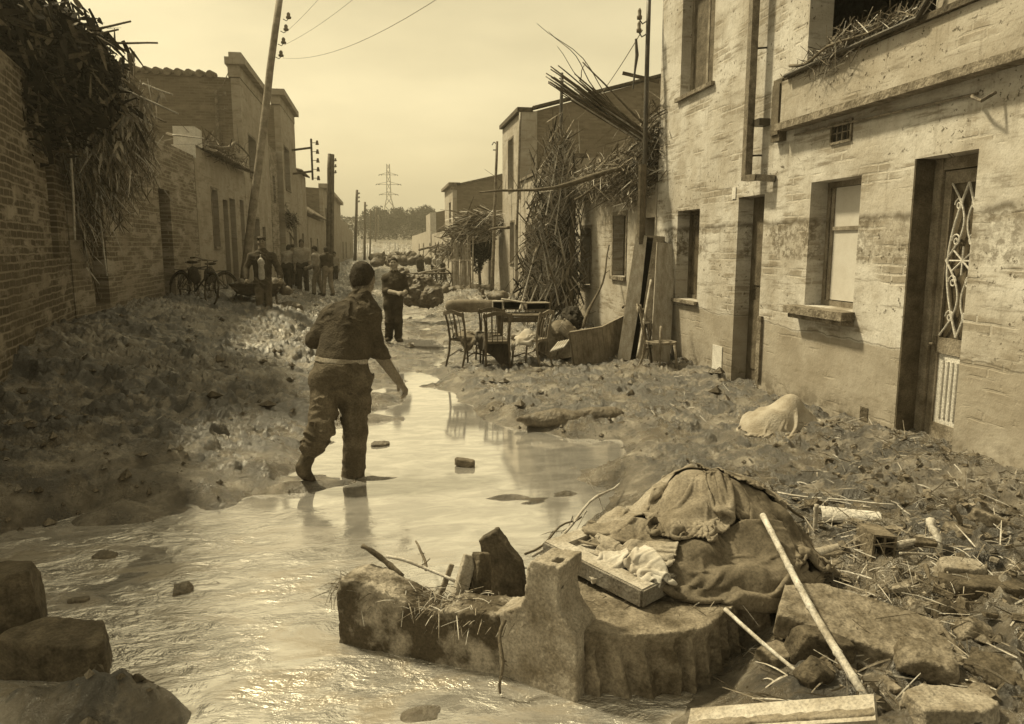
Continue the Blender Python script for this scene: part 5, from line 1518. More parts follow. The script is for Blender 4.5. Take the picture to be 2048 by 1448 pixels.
def crate(label, px, py, d, w, hh, dd, yaw, mat='wood', tilt=0):
    c = D(px, py, d); th = thing('crate', c, label, 'crate'); th.rotation_euler = (0, R(tilt), R(yaw))
    m = MB(); t = .015
    m.b2((-w / 2, -dd / 2, -hh / 2), (w / 2, dd / 2, -hh / 2 + t)); m.b2((-w / 2, -dd / 2, hh / 2 - t), (w / 2, dd / 2, hh / 2)); m.b2((-w / 2, -dd / 2, -hh / 2 + t), (-w / 2 + t, dd / 2, hh / 2 - t)); m.b2((w / 2 - t, -dd / 2, -hh / 2 + t), (w / 2, dd / 2, hh / 2 - t)); m.b2((-w / 2 + t, dd / 2 - t, -hh / 2 + t), (w / 2 - t, dd / 2, hh / 2 - t))
    m.obj('case', mat, th); m = MB(); m.b2((-w / 2 + t, dd / 2 - 2 * t, -hh / 2 + t), (w / 2 - t, dd / 2 - t - .001, hh / 2 - t)); m.obj('inner_shade', 'dark_void', th)  # near-black sheet at the back paints the shade inside the box
    return th
crate('small open box on end beside the rolled mattress', 995, 612, 12.2, .17, .17, .2, -6, 'wood_pale')
crate('dark wooden box on the table right of the small open box', 1025, 610, 12.7, .30, .14, .25, -10, 'wood_dark')
crate('long dark drawer lying on the right of the table', 1072, 612, 12.8, .42, .13, .3, 5, 'wood')
stick('pale board end sticking up from the table load', D(1040, 620, 12.4), D(1046, 598, 12.5), .025, .02, 'wood_pale', 'board', 0, cat='board')
stick('thin plank lying over the boxes on the table', D(1003, 598, 12.6), D(1052, 606, 12.4), .016, .016, 'wood_pale', 'board', 0, cat='board')
bq = D(1118, 690, 12.7)
cloth_heap('shaggy heap of bedding between table and cottage', (bq.x, bq.y, -.05), (.38, .32), .66, 21, mat='cloth_brown', amp=.08, fr=8, name='bedding_heap', cat='bedding')
hb_ = HMap(bq.x - 1, bq.x + 1, bq.y - 1, bq.y + 1, lambda x, y: np.maximum(0, .62 * np.exp(-(((x - bq.x) / .34) ** 2 + ((y - bq.y) / .3) ** 2) ** 1.4)), .02)
cloth_sim(hb_, (bq.x, bq.y - .08), (1.1, .95), (.66, .66), 20, 'sack_cloth', 'rumpled bedspread thrown over the bedding heap', 34, dx=.02, steps=90, amp=.1)
cloth_sim(hb_, (bq.x + .15, bq.y - .12), (.6, .5), (.5, .6), 70, 'sack_pale', 'small pale sheet on the bedding heap', 35, dx=.018, steps=80, amp=.08)
cloth_heap('dark tangle of debris against the foot of the cottage wall', (D(1140, 640, 14.6).x, D(1140, 640, 14.6).y, .15), (.25, .25), .62, 23, mat='leaf_dark', amp=.12, fr=10, name='debris_tangle', cat='debris')
for k in range(5):
    a = D(1102 + k * 6, 704 - k * 2, 11.9); stick(['lowest', 'second', 'third', 'fourth', 'topmost'][k] + ' pale slat of the folded blind lying by the bedding heap', a, D(1118 + k * 5, 684 - k, 12.1), .02, .018, 'cloth_pale', 'slat', 0, cat='slat', group='slats beside the bedding heap')
dirt('board_pale', .26, .44, 5, .85, .4, 40, stretch=(3, 3, .6))
# planked trough and leaning wardrobe
tr = thing('wooden_chest', G(1200, 733, 0), 'planked wooden chest lying in the mud in front of the wardrobe', 'chest')
pA, pB, pC = G(1148, 738, .0), G(1213, 724, .0), G(1262, 706, .0)
def zt(px, py, P_): return YP(px, py, P_.y).z
zA, zB, zC = .54, .55, .66
def face_planks(mb, a, b, za, zb, n, lean):
    for k in range(n):
        u0, u1 = k / n + .004, (k + 1) / n - .004
        p0, p1 = a.lerp(b, u0), a.lerp(b, u1); t0, t1 = za + (zb - za) * u0, za + (zb - za) * u1
        dn = Vector((b.y - a.y, a.x - b.x, 0)).normalized() * .02
        lv = Vector(lean)
        q = [p0, p1, p1 + lv + Vector((0, 0, t1)), p0 + lv + Vector((0, 0, t0))]
        mb.poly([v + Vector((0, 0, -.04 if i < 2 else 0)) for i, v in enumerate(q)], dn * random.uniform(-1.2, -.8))
m = MB(); lean = Vector((-.08, .02, 0))
face_planks(m, pA, pB, zA, zB, 6, lean); m.obj('front_panel', 'wood', tr, local=True)
m = MB(); face_planks(m, pB + Vector((.005, .01, 0)), pC, zB, zC, 7, lean); m.obj('front_panel', 'wood', tr, local=True)
m = MB(); bk = Vector((.12, .42, 0))
m.poly([pA + lean + Vector((0, 0, zA + .003)), pB + lean + Vector((0, 0, zB + .003)), pB + lean + bk + Vector((0, 0, zB - .03)), pA + lean + bk + Vector((0, 0, zA - .03))], (0, 0, .02))
m.poly([pB + lean + Vector((0, 0, zB + .003)), pC + lean + Vector((0, 0, zC + .003)), pC + lean + bk + Vector((0, 0, zC - .03)), pB + lean + bk + Vector((0, 0, zB - .03))], (0, 0, .02))
m.obj('lid', 'wood', tr, local=True)
m = MB(); m.poly([pC + Vector((0.02, 0, 0)), pC + bk + Vector((0.02, 0, 0)), pC + bk + lean + Vector((.02, 0, zC - .02)), pC + lean + Vector((.02, 0, zC))], (-.02, 0, 0)); m.poly([pA, pA + bk, pA + bk + lean + Vector((0, 0, zA - .04)), pA + lean + Vector((0, 0, zA - .01))], (.02, 0, 0)); m.obj('end_panel', 'wood_dark', tr, local=True)
# wardrobe: long box, open side to the viewer, leaning on the wall
B_ = Vector((3.93, 11.45, .0)); T = Vector((4.36, 11.95, 1.98))
ax_ = (T - B_); L = ax_.length; az = ax_.normalized(); wx = Vector((.93, -.36, 0)); wx = (wx - az * wx.dot(az)).normalized(); wy = az.cross(wx)
wd = thing('wardrobe', B_, 'tall narrow pale-sided wardrobe leaning half open against the wall', 'wardrobe')
Mx = Matrix((wx, wy, az)).transposed()
def wbox(m, c, d): m.box(B_ + Mx @ Vector(c), d, Mx)
W_, Dp = .44, .30
m = MB(); wbox(m, (-W_ / 2, 0, L / 2), (.03, Dp, L)); m.obj('side_board', 'board_pale', wd, local=True)
m = MB(); wbox(m, (W_ / 2, 0, L / 2), (.03, Dp, L)); m.obj('side_board', 'wood', wd, local=True)
m = MB(); wbox(m, (0, Dp / 2, L / 2), (W_ - .03, .02, L - .04)); m.obj('back_board', 'dark_void', wd, local=True)  # board coloured near-black to paint the wardrobe's shaded inside
m = MB(); wbox(m, (0, 0, L - .015), (W_ - .03, Dp, .03)); m.obj('top_board', 'wood', wd, local=True)
m = MB()
pts_ = [(-W_ / 2, 0), (-W_ / 2 + .19, 0), (-W_ / 2 + .21, L * .5), (-W_ / 2 + .17, L - .02), (-W_ / 2 + .10, L - .0), (-W_ / 2, L - .08)]
m.poly([B_ + Mx @ Vector((x, -Dp / 2 - .022, z)) for x, z in pts_], Mx @ Vector((0, .02, 0))); m.obj('front_board', 'board_pale', wd, local=True)
m = MB(); wbox(m, (W_ / 2 - .08, -Dp / 2 - .012, L / 2), (.17, .02, L)); m.obj('front_board', 'wood', wd, local=True)
o = MB(); o.bar((4.30, 11.2, .02), (4.50, 11.6, 1.90), .32, .03, up=(0, 1, .1)); o = o.obj('board', 'board_pale'); tag(o, 'broad pale plank leaning on the wall right of the wardrobe', 'board')
stick('thin broken branch leaning against the cottage wall', D(1166, 655, 13.9), D(1222, 490, 15.0), .030, .014, 'cane_dark', 'branch', .04, cat='branch', knobs=.5, twigs=4)
stick('slat leaning between wardrobe and bicycle', D(1275, 715, 10.9), D(1302, 560, 11.6), .020, .018, 'wood_pale', 'slat', 0, cat='slat')
# ================================================================ BICYCLES
def bicycle(name, label, p, yaw, lean=0, steer=12, mat='iron', group=None, bag=False):
    """faces local +x"""
    th = thing(name, p, label, 'bicycle', group); th.rotation_euler = (R(lean), 0, R(yaw))
    rot = Matrix(((0, 1, 0), (1, 0, 0), (0, 0, 1)))   # wheel plane = xz
    Rw = .335
    for k, x in ((0, -.52), (1, .54)):
        rr = Matrix.Rotation(R(steer if k else 0), 3, 'Z') @ rot
        m = MB(); m.torus((x, 0, Rw), Rw, .020, n=36, k=7, rot=rr); wh = m.obj('wheel', 'rubber', th, smooth=True)
        m = MB(); m.torus((x, 0, Rw), Rw - .027, .009, n=36, k=5, rot=rr); m.obj('rim', 'iron_worn', wh, smooth=True)
        m = MB()
        for q in range(18):
            a = q * 2 * math.pi / 18
            m.bar(Vector((x, 0, Rw)) + rr @ Vector((0, .03 * math.cos(a + .5), .03 * math.sin(a + .5))), Vector((x, 0, Rw)) + rr @ Vector((0, (Rw - .03) * math.cos(a), (Rw - .03) * math.sin(a))), .003)
        m.tube([Vector((x, 0, Rw)) + rr @ Vector((-.05, 0, 0)), Vector((x, 0, Rw)) + rr @ Vector((.05, 0, 0))], .02, 8); m.obj('spokes', 'iron_worn', wh)
        m = MB()
        vs = []; n_ = 12
        pts = [Vector((x, 0, Rw)) + rr @ Vector((0, (Rw + .04) * math.cos(a), (Rw + .04) * math.sin(a))) for a in [R(20) + R(150) * t / n_ for t in range(n_ + 1)]]
        m.tube(pts, .016, 6); m.obj('mudguard', mat, th, smooth=True)
    m = MB()
    BB = (0, 0, .29); ST = (-.14, 0, .80); HT = (.36, 0, .82); HB = (.39, 0, .66); RA = (-.52, 0, Rw); FA = (.54, 0, Rw)
    m.tube([BB, ST], .015); m.tube([BB, HB], .017); m.tube([(-.12, 0, .76), HT], .014); m.tube([HT, HB], .02)
    for s_ in (-1, 1):
        m.tube([(BB[0], s_ * .03, BB[2]), (RA[0], s_ * .055, RA[2])], .009); m.tube([(ST[0] + .01, s_ * .02, .74), (RA[0], s_ * .055, RA[2])], .008); m.tube([HB, (.46, s_ * .05, .62), (FA[0], s_ * .05, FA[2])], .011)
    m.obj('frame', mat, th, smooth=True)
    m = MB(); m.tube([HT, (.35, 0, .95)], .013); m.tube([(.20, -.27, .96), (.32, -.24, .97), (.37, -.1, .95), (.37, .1, .95), (.32, .24, .97), (.20, .27, .96)], .012); m.obj('handlebar', 'iron_worn', th, smooth=True)
    for s_ in (-1, 1):
        m = MB(); m.tube([(.30, s_ * .255, .968), (.17, s_ * .275, .958)], .018); m.obj('grip', 'rubber', th)
    s = SDF(.03); s.ell((-.20, 0, .90), (.10, .075, .035)); s.ell((-.08, 0, .90), (.10, .028, .025)); Vv, Q = s.mesh(.012); putnp('saddle', Vv, Q, 'rubber', th)
    m = MB(); m.tube([(-.14, 0, .8), (-.155, 0, .88)], .013); m.obj('seat_post', 'iron_worn', th)
    m = MB(); m.torus((0, .05, .29), .09, .008, n=24, k=5, rot=rot)
    m.bar((0, .07, .29), (.10, .07, .16), .02, .012); m.bar((0, -.07, .29), (-.10, -.07, .42), .02, .012); m.box((.11, .11, .155), (.09, .09, .02)); m.box((-.11, -.11, .425), (.09, .09, .02)); m.obj('crank', 'iron_worn', th)
    m = MB(); m.box((-.5, 0, .73), (.34, .13, .012)); m.bar((-.5, .06, .72), (-.52, .06, .36), .01); m.bar((-.5, -.06, .72), (-.52, -.06, .36), .01); m.obj('luggage_rack', mat, th)
    s = SDF(.02); s.ell((.46, 0, .80), (.05, .045, .045)); Vv, Q = s.mesh(.012); putnp('headlamp', Vv, Q, 'iron_worn', th)
    if bag:
        s = SDF(.03); s.ell((-.1, 0, .66), (.16, .08, .16)); s.ell((-.02, .02, .56), (.12, .07, .12)); Vv, Q = s.mesh(.016, lambda x, y, z: (.03 * (fbm3(x * 14, y * 14, z * 14, 3) - .5)).astype(np.float32)); putnp('hanging_bag', Vv, Q, 'cloth_dark', th)
    return th
pb = XP(366, 611, -4.02)
bicycle('bicycle', 'muddy old bicycle leaning at the left cottage wall, nearer of the two', pb + Vector((.12, .42, -.03)), -42 , lean=-8, steer=-14, group='bicycles by the left cottage', bag=True)
pb = XP(412, 608, -3.85)
bicycle('bicycle', 'farther bicycle standing behind its twin at the left cottage wall', pb + Vector((.0, .45, -.03)), -125, lean=6, steer=16, group='bicycles by the left cottage', bag=True)
pb = G(1306, 728, .02)
bicycle('bicycle', 'bicycle propped between the wardrobe and the round-seated chair', pb + Vector((.05, .35, -.06)), 75, lean=-9, steer=8)
# ================================================================ WHEELBARROW in front of the man with the cap
bp = D(520, 612, 17.5)
bz = gz(bp.x, bp.y)
wb_ = thing('wheelbarrow', (bp.x, bp.y, bz), 'mud-caked low barrow behind the man in the cap', 'wheelbarrow'); wb_.rotation_euler = (0, 0, R(184)); wb_.scale = (1.25, 1.0, .8)
m = MB()
for s_ in (-1, 1): m.tube([(s_ * .40, .75, .62), (s_ * .33, .3, .48), (s_ * .24, -.4, .30), (s_ * .10, -.85, .22)], .022)
m.obj('handles', 'wood', wb_)
m = MB(); m.poly([(-.34, .35, .42), (.34, .35, .42), (.28, -.55, .30), (-.28, -.55, .30)], (0, 0, .03))
m.poly([(-.34, .35, .43), (.34, .35, .43), (.48, .48, .72), (-.48, .48, .72)], (0, .02, 0)); m.poly([(-.28, -.55, .32), (-.42, -.75, .66), (.42, -.75, .66), (.28, -.55, .32)], (0, .02, 0))
m.poly([(-.34, .35, .43), (-.48, .48, .72), (-.42, -.75, .66), (-.28, -.55, .32)], (.02, 0, 0)); m.poly([(.34, .35, .43), (.28, -.55, .32), (.42, -.75, .66), (.48, .48, .72)], (.02, 0, 0)); m.obj('tray', 'wood_dark', wb_)
m = MB(); m.torus((0, -.9, .2), .18, .03, n=24, k=6); m.tube([(-.1, -.9, .2), (.1, -.9, .2)], .02)
for a in range(6): m.bar((0, -.9, .2), (0, -.9 + .17 * math.cos(a * 1.047), .2 + .17 * math.sin(a * 1.047)), .02)
m.obj('wheel', 'rubber', wb_)
for s_ in (-1, 1):
    m = MB(); m.tube([(s_ * .3, .2, .45), (s_ * .33, .25, -.02)], .02); m.obj('leg', 'wood', wb_)
s = SDF(.05); s.ell((bp.x, bp.y + .15, bz + .50), (.56, .5, .12)); s.ell((bp.x + .30, bp.y + .1, bz + .56), (.22, .25, .12)); s.ell((bp.x - .32, bp.y, bz + .54), (.2, .25, .11)); s.ell((bp.x + .62, bp.y - .1, bz + .40), (.15, .2, .10))
rough('mud_load', 'heaped wet mud filling the low barrow', 'mud', s, .018, .08, 8, 'mud_clod')
s = SDF(.1); s.ell((bp.x + .6, bp.y - .4, bz - .02), (.4, .4, .14)); s.ell((bp.x - .7, bp.y - .3, bz), (.35, .4, .14)); s.ell((bp.x + .3, bp.y - .8, bz + .0), (.3, .3, .08))
rough('mud_heap', 'lumpy mud heap around the feet of the man in the cap', 'mud', s, .02, .12, 6, 'mud_clod')
# mud-covered wreckage in the middle distance
d = 19.0
s = SDF(.06)
s.ell(D(860, 592, d), (.30, .5, .30)); s.ell(D(845, 585, d + .2), (.5, .5, .34)); s.ell(D(818, 578, d + .3), (.26, .4, .42)); s.ell(D(808, 560, d + .4), (.15, .3, .3)); s.ell(D(868, 600, d - .1), (.18, .4, .16))
s.box(D(848, 562, d), (.20, .2, .10), rotM(0, 4, 8)); s.cone(D(836, 556, d), D(866, 554, d), .03, .03)
rough('mud_covered_wreckage', 'large rounded wreckage heap caked in mud behind the man in overalls', 'wreckage', s, .018, .11, 9, 'mud_clod')
s = SDF(.06); d = 21; s.ell(D(800, 556, d), (.28, .5, .28)); s.ell(D(806, 578, d), (.5, .5, .28)); s.ell(D(786, 586, d), (.3, .4, .12))
rough('wreckage', 'smaller mud heap just left of the big wreckage', 'wreckage', s, .022, .11, 9, 'mud_clod')
ct = D(876, 545, 34); cz = gz(ct.x, ct.y)
c_ = thing('cart', (ct.x, ct.y, cz), 'low wooden cart loaded with poles among the far workers', 'cart'); c_.rotation_euler = (0, 0, R(20))
m = MB(); m.box((0, 0, .62), (1.5, .7, .06)); m.bar((-1.3, .3, .62), (-.7, .3, .62), .05); m.bar((-1.3, -.3, .62), (-.7, -.3, .62), .05); m.obj('bed', 'wood_dark', c_)
for s_ in (-1, 1):
    m = MB(); m.torus((0.1, s_ * .42, .42), .38, .03, n=24, k=5, rot=Matrix(((0, 1, 0), (1, 0, 0), (0, 0, 1))))
    for a in range(8): m.bar((.1, s_ * .42, .42), (.1 + .37 * math.cos(a * .785), s_ * .42, .42 + .37 * math.sin(a * .785)), .025)
    m.obj('wheel', 'wood_dark', c_)
stick('long pole lying across the far cart', D(838, 547, 33), D(892, 537, 34), .05, .04, 'wood_pale', 'pole', .01, cat='pole')
HL = ['debris heap seen over the wading man\'s head, left of the overalls man', 'debris heap directly behind the overalls man\'s head', 'debris heap between the overalls man and the far workers', 'far pale heap at the left foot of the embankment', 'wide heap below the lattice pylon', 'heap left of the far cart', 'low heap beside the stake fence', 'mud heap at the foot of the round-crowned tree', 'small heap below the corner of the two-storey brick house']
for i, (px, py, d, rx, hh) in enumerate([(766, 524, 44, .6, .3), (793, 522, 52, .7, .3), (815, 520, 48, .8, .35), (765, 517, 62, .9, .4), (806, 514, 70, 1.4, .5), (835, 522, 58, 1.0, .4), (908, 580, 27, .4, .18), (955, 584, 28, .7, .24), (985, 592, 24, .35, .14)]):
    s = SDF(.1); c0 = D(px, py, d)
    rnd = random.Random(i + 60)
    for k in range(8):
        s.ell((c0.x + rnd.uniform(-1, 1) * rx, c0.y + rnd.uniform(-.5, .5), c0.z + rnd.uniform(-.3, .3) * hh), (rx * rnd.uniform(.25, .5), rx * rnd.uniform(.3, .6), hh * rnd.uniform(.5, .9)), rotM(rnd.uniform(-30, 30), rnd.uniform(-30, 30), 0))
    for k in range(5):
        p_ = V3((c0.x + rnd.uniform(-1, 1) * rx, c0.y, c0.z + hh * .3)); s.cone(p_, p_ + V3((rnd.uniform(-1, 1), rnd.uniform(-.5, .5), rnd.uniform(.1, .7))) * rx * .8, .04, .03, k=.02)
    rough('debris_heap', HL[i], 'debris', s, .06 if d > 35 else .03, .16 if d > 35 else .10, 3.5, ['mud_clod', 'concrete_dark'][i % 2], group='debris heaps down the street')
# ================================================================ POLES, WIRES, PYLON, TREES, CANES
def insulators(th, pts, arm_dir, r=.035):
    for p in pts:
        m = MB(); p = Vector(p); q = p + Vector(arm_dir)
        m.tube([p, p + Vector(arm_dir) * .6 + Vector((0, 0, -.06)), q], .012, 5); m.obj('insulator_hook', 'iron', th, local=True)
        m = MB(); m.tube([q, q + Vector((0, 0, .05)), q + Vector((0, 0, .06)), q + Vector((0, 0, .13)), q + Vector((0, 0, .17))], [r * 1.2, r * 1.3, r * .8, r * .9, r * .4], 8); m.obj('insulator', 'pottery', th, local=True, smooth=True)
def pole(name, label, a, b, r0, r1, mat='wood_dark', group=None, cat='pole'):
    th = thing(name, a, label, cat, group)
    m = MB(); a, b = Vector(a), Vector(b)
    m.tube([a.lerp(b, t / 8) + Vector((random.uniform(-1, 1), 0, 0)) * r0 * .12 for t in range(9)], [r0 + (r1 - r0) * t / 8 for t in range(9)], 10); m.obj('shaft', mat, th, local=True, smooth=True)
    return th
dl = 22.0
pa, pb_ = D(486, 572, dl), D(560, -12, dl)
lp = pole('telegraph_pole', 'thick wooden pole leaning right beside the left cottages, four insulators at its top', pa, pb_, .125, .095, 'wood', cat='pole')
insulators(lp, [D(x, y, dl) for x, y in ((566, 38), (561, 62), (556, 88), (551, 114))], (.16, 0, .02), .06)
TG = 'poles lining the street'
q = pole('telegraph_pole', 'stout double pole in front of the pantiled roof on the left', D(657, 545, 45), D(659, 308, 45), .16, .12, 'wood_dark', TG)
m = MB(); m.tube([D(663, 545, 45), D(665, 309, 45)], [.14, .11], 8); m.obj('second_shaft', 'wood_dark', q, local=True)
insulators(q, [D(667, y, 45) for y in (322, 334, 346)], (.12, 0, 0), .06)
for (x0, x1, yb, yt, d, lb) in [(710, 714, 525, 380, 75, 'pole right of the stout double pole, standing against the sky'), (729, 730, 520, 404, 95, 'dark pole second from the double pole, short against the hill'), (740, 741, 515, 418, 115, 'thin pole third from the double pole'), (751, 752, 512, 417, 130, 'pole just left of the lattice pylon'), (756, 757, 510, 430, 150, 'slightest far pole beside the lattice pylon')]:
    q = pole('telegraph_pole', lb, D(x0, yb, d), D(x1, yt, d), .17 if d < 100 else .13, .12, 'wood_dark', TG)
    insulators(q, [D(x1 + 2, yt + k, d) for k in (8, 16, 24)], (.1, 0, 0), .08)
rp = pole('steel_pole', 'dark steel pole rising past the corner of the near right house', D(1285, 500, 12.3), D(1298, -20, 12.3), .042, .036, 'iron')
insulators(rp, [D(1294, 42, 12.3), D(1293, 68, 12.3)], (-.13, 0, .02), .035)
m = MB(); m.tube([D(1272, 78, 12.3), D(1274, 110, 12.3), D(1270, 140, 12.3), D(1266, 178, 12.3)], [.02, .03, .018, .012], 6); m.obj('dangling_wire', 'iron', rp, local=True)
m = MB(); m.bar(D(1245, 146, 12.6), D(1318, 163, 12.6), .05); m.obj('cross_arm', 'wood_dark', rp, local=True)
m = MB(); m.tube([D(1285, 330, 12.25), D(1282, 490, 12.25)], .07, 8); m.obj('sleeve', 'wood_dark', rp, local=True)
pole('iron_mast', 'thin dark mast behind the sticking-up canes', D(1121, 300, 19), D(1124, 146, 19), .05, .04, 'iron')
q = pole('street_pole', 'slender pale pole before the two-storey brick house', D(984, 588, 27), D(994, 283, 27), .07, .045, 'concrete')
m = MB(); m.tube([D(993, 300, 27), D(986, 300, 27)], .02, 5); m.tube([D(993, 288, 27), D(988, 284, 27), D(984, 290, 27)], .02, 5); m.obj('wire_hook', 'iron', q, local=True)
pole('rain_pipe', 'thin pipe standing before the big brick gable', D(1034, 460, 24.4), D(1041, 225, 24.4), .04, .04, 'iron_worn', cat='pipe')
pole('iron_mast', 'dark upright post holding the palm screen beside the cottage', D(1141, 618, 16.8), D(1146, 385, 16.8), .075, .06, 'wood_dark', cat='post')
# wires
def wire(label, pts, r=.012, sag=0):
    a, b = Vector(pts[0]), Vector(pts[-1]); P_ = [a.lerp(b, t / 14) + Vector((0, 0, -sag * 4 * (t / 14) * (1 - t / 14))) for t in range(15)]
    m = MB(); m.tube([p_ - a for p_ in P_], r, 4); o = m.obj('wire', 'iron_worn'); o.location = a; tag(o, label, 'wire')
wire('slack wire crossing the sky from the leaning pole', [D(566, 116, 22), D(960, -60, 10)], .005, .35)
wire('upper thin wire rising right from the leaning pole\'s insulators', [D(568, 90, 22), D(740, -30, 16)], .004, .1)
wire('top thin wire of the leaning pole', [D(570, 66, 22), D(670, -40, 17)], .004, .05)
wire('wire from the steel pole toward the brick gable', [D(1285, 60, 12.3), D(1150, 240, 25)], .008, .2)
# lattice pylon
pz = D(780, 487, 245)
py_ = thing('lattice_pylon', pz, 'tall lattice power pylon with three pairs of arms at the street\'s end', 'pylon')
m = MB(); Hh = 25.2
def w_at(z): return 1.9 * (1 - z / Hh) + .35 if z < Hh * .55 else .45 + .6 * (1 - z / Hh)
zs = [0, 3, 6, 9, 12, 14.5, 17, 19.3, 21.5, 23.5, Hh]
for i in range(len(zs) - 1):
    a, b = w_at(zs[i]), w_at(zs[i + 1])
    for sx in (-1, 1):
        for sy in (-1, 1):
            m.bar((sx * a, sy * a, zs[i]), (sx * b, sy * b, zs[i + 1]), .16)
        m.bar((sx * a, -a, zs[i]), (sx * b, b, zs[i + 1]), .10); m.bar((-sx * a, sx * a, zs[i]), (sx * b, sx * b, zs[i + 1]), .10); m.bar((sx * a, sx * a, zs[i]), (-sx * b, sx * b, zs[i + 1]), .10)
m.obj('tower', 'iron_worn', py_)
for z_, w_ in ((21.8, 2.6), (18.8, 3.6), (15.6, 2.6)):
    m = MB()
    for sx in (-1, 1):
        m.bar((0, 0, z_), (sx * w_, 0, z_ + .1), .12); m.bar((0, 0, z_ + .9), (sx * w_, 0, z_ + .1), .10)
        m.bar((sx * (w_ - .2), 0, z_ + .15), (sx * w_ * .8, 0, z_ - .15), .22); m.bar((sx * w_, 0, z_ + .15), (sx * (w_ + .5), 0, z_ - .2), .22)
    m.obj('cross_arm', 'iron', py_)
# trees
def tree(name, label, base_, h, cw, ch_, n, leaf, tr, mat='leaf_dark', group=None, clumps=9, seed=1, trunk_h=None, flat=.7):
    rnd = random.Random(seed)
    th = thing(name, base_, label, 'tree', group)
    tt = trunk_h or h - ch_ * .6
    m = MB(); m.tube([(0, 0, -.4), (rnd.uniform(-.03, .03) * h, 0, tt * .5), (rnd.uniform(-.04, .04) * h, 0, tt), (0, 0, h - ch_ * .35)], [tr, tr * .8, tr * .6, tr * .2], 8)
    cl = []
    for k in range(clumps):
        a = rnd.uniform(0, 6.28); q = math.sqrt(rnd.uniform(0, 1)) * .62; zz = h - ch_ / 2 + rnd.uniform(-.42, .38) * ch_
        cl.append(((math.cos(a) * q * cw, math.sin(a) * q * cw, zz), rnd.uniform(.28, .5) * cw, rnd.uniform(.22, .36) * ch_))
        m.tube([(0, 0, tt * rnd.uniform(.7, 1)), (cl[-1][0][0] * .5, cl[-1][0][1] * .5, (tt + zz) / 2), cl[-1][0]], [tr * .4, tr * .25, tr * .1], 5)
    m.obj('trunk', 'wood_dark', th)
    m = MB()
    for c, rx, rz_ in cl:
        for _ in range(n // clumps):
            u = [rnd.gauss(0, 1) for _ in range(3)]; L = math.sqrt(sum(v * v for v in u)); r_ = rnd.uniform(.55, 1.12) 
            p = Vector((c[0] + u[0] / L * rx * r_, c[1] + u[1] / L * rx * r_, c[2] + u[2] / L * rz_ * r_))
            d1 = Vector((rnd.uniform(-1, 1), rnd.uniform(-1, 1), rnd.uniform(-1, .6))).normalized() * leaf; d2 = d1.cross(Vector((rnd.uniform(-1, 1), rnd.uniform(-1, 1), 1))).normalized() * leaf * .45
            m.add([p - d1 * .5, p + d2 * .5, p + d1 * .6, p - d2 * .5], [(0, 1, 2, 3)])
    m.obj('crown', mat, th)
    return th
d = 30.0; bt = D(962, 590, d)
tree('street_tree', 'small round-crowned dark tree on the pavement before the cottages', (bt.x, bt.y, bt.z), 2.75, .62, 1.6, 5200, .13, .075, clumps=13, seed=4, trunk_h=1.3)
HG = 'trees on the rise beyond the embankment'
hill = [(748, 418, 6.0, 'tall bushy tree at the left end of the hill, behind the far poles'), (766, 424, 5, 'tree immediately left of the pylon'), (797, 420, 4.2, 'small pointed tree right of the pylon'), (815, 432, 4.5, 'low tree between the pylon and the big clump'), (832, 419, 6.5, 'broad tree in the middle of the right clump'), (846, 412, 6.0, 'highest spiky tree of the right clump'), (858, 424, 5.0, 'tree at the right end of the clump beside the roofline'), (783, 436, 6.0, 'tree behind the pylon shaft'), (734, 440, 5, 'dark tree above the last low roofs on the left')]
for i, (px, py, w_, lb) in enumerate(hill):
    dd = 165 + (i * 7) % 22
    top = D(px, py, dd); gz_ = float(ground_z(np.array([top.x]), np.array([top.y]), False)[0])
    hh = top.z - gz_ + .3
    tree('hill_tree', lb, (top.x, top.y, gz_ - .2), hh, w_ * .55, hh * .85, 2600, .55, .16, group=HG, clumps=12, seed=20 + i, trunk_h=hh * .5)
m = MB(); rnd = random.Random(5)
for _ in range(26000):
    x = rnd.uniform(-40, 60); y = rnd.uniform(150, 235); z = float(.0)
    z = 2.6 + 7.0 * (lambda t: t * t * (3 - 2 * t))(min(1, max(0, (y - 135) / 95)))
    p = Vector((x, y, z * .95 + rnd.uniform(-.3, 2.2) * (.5 + .5 * math.sin(x * .35) * math.cos(y * .2))))
    d1 = Vector((rnd.uniform(-1, 1), rnd.uniform(-1, 1), rnd.uniform(-.6, 1))).normalized() * .8; d2 = d1.orthogonal().normalized() * .4
    m.add([p - d1 * .5, p + d2 * .5, p + d1 * .5, p - d2 * .5], [(0, 1, 2, 3)])
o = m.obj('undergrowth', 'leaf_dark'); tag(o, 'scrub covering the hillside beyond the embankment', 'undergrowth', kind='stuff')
# stake fence
fa, fb = D(905, 572, 32), D(945, 585, 27)
fe = thing('stake_fence', fa, 'rough fence of thin upright stakes left of the round-crowned tree', 'fence')
for k in range(14):
    p = fa.lerp(fb, k / 13); hgt = random.uniform(1.6, 2.2)
    m = MB(); m.tube([p + Vector((0, 0, -.2)), p + Vector((random.uniform(-.05, .05), 0, hgt))], [.035, .022], 5); m.obj('stake', 'wood_pale' if k % 3 else 'wood', fe, local=True)
m = MB(); m.bar(fa + Vector((0, 0, 1.1)), fb + Vector((0, 0, 1.15)), .04); m.obj('rail', 'wood', fe, local=True)

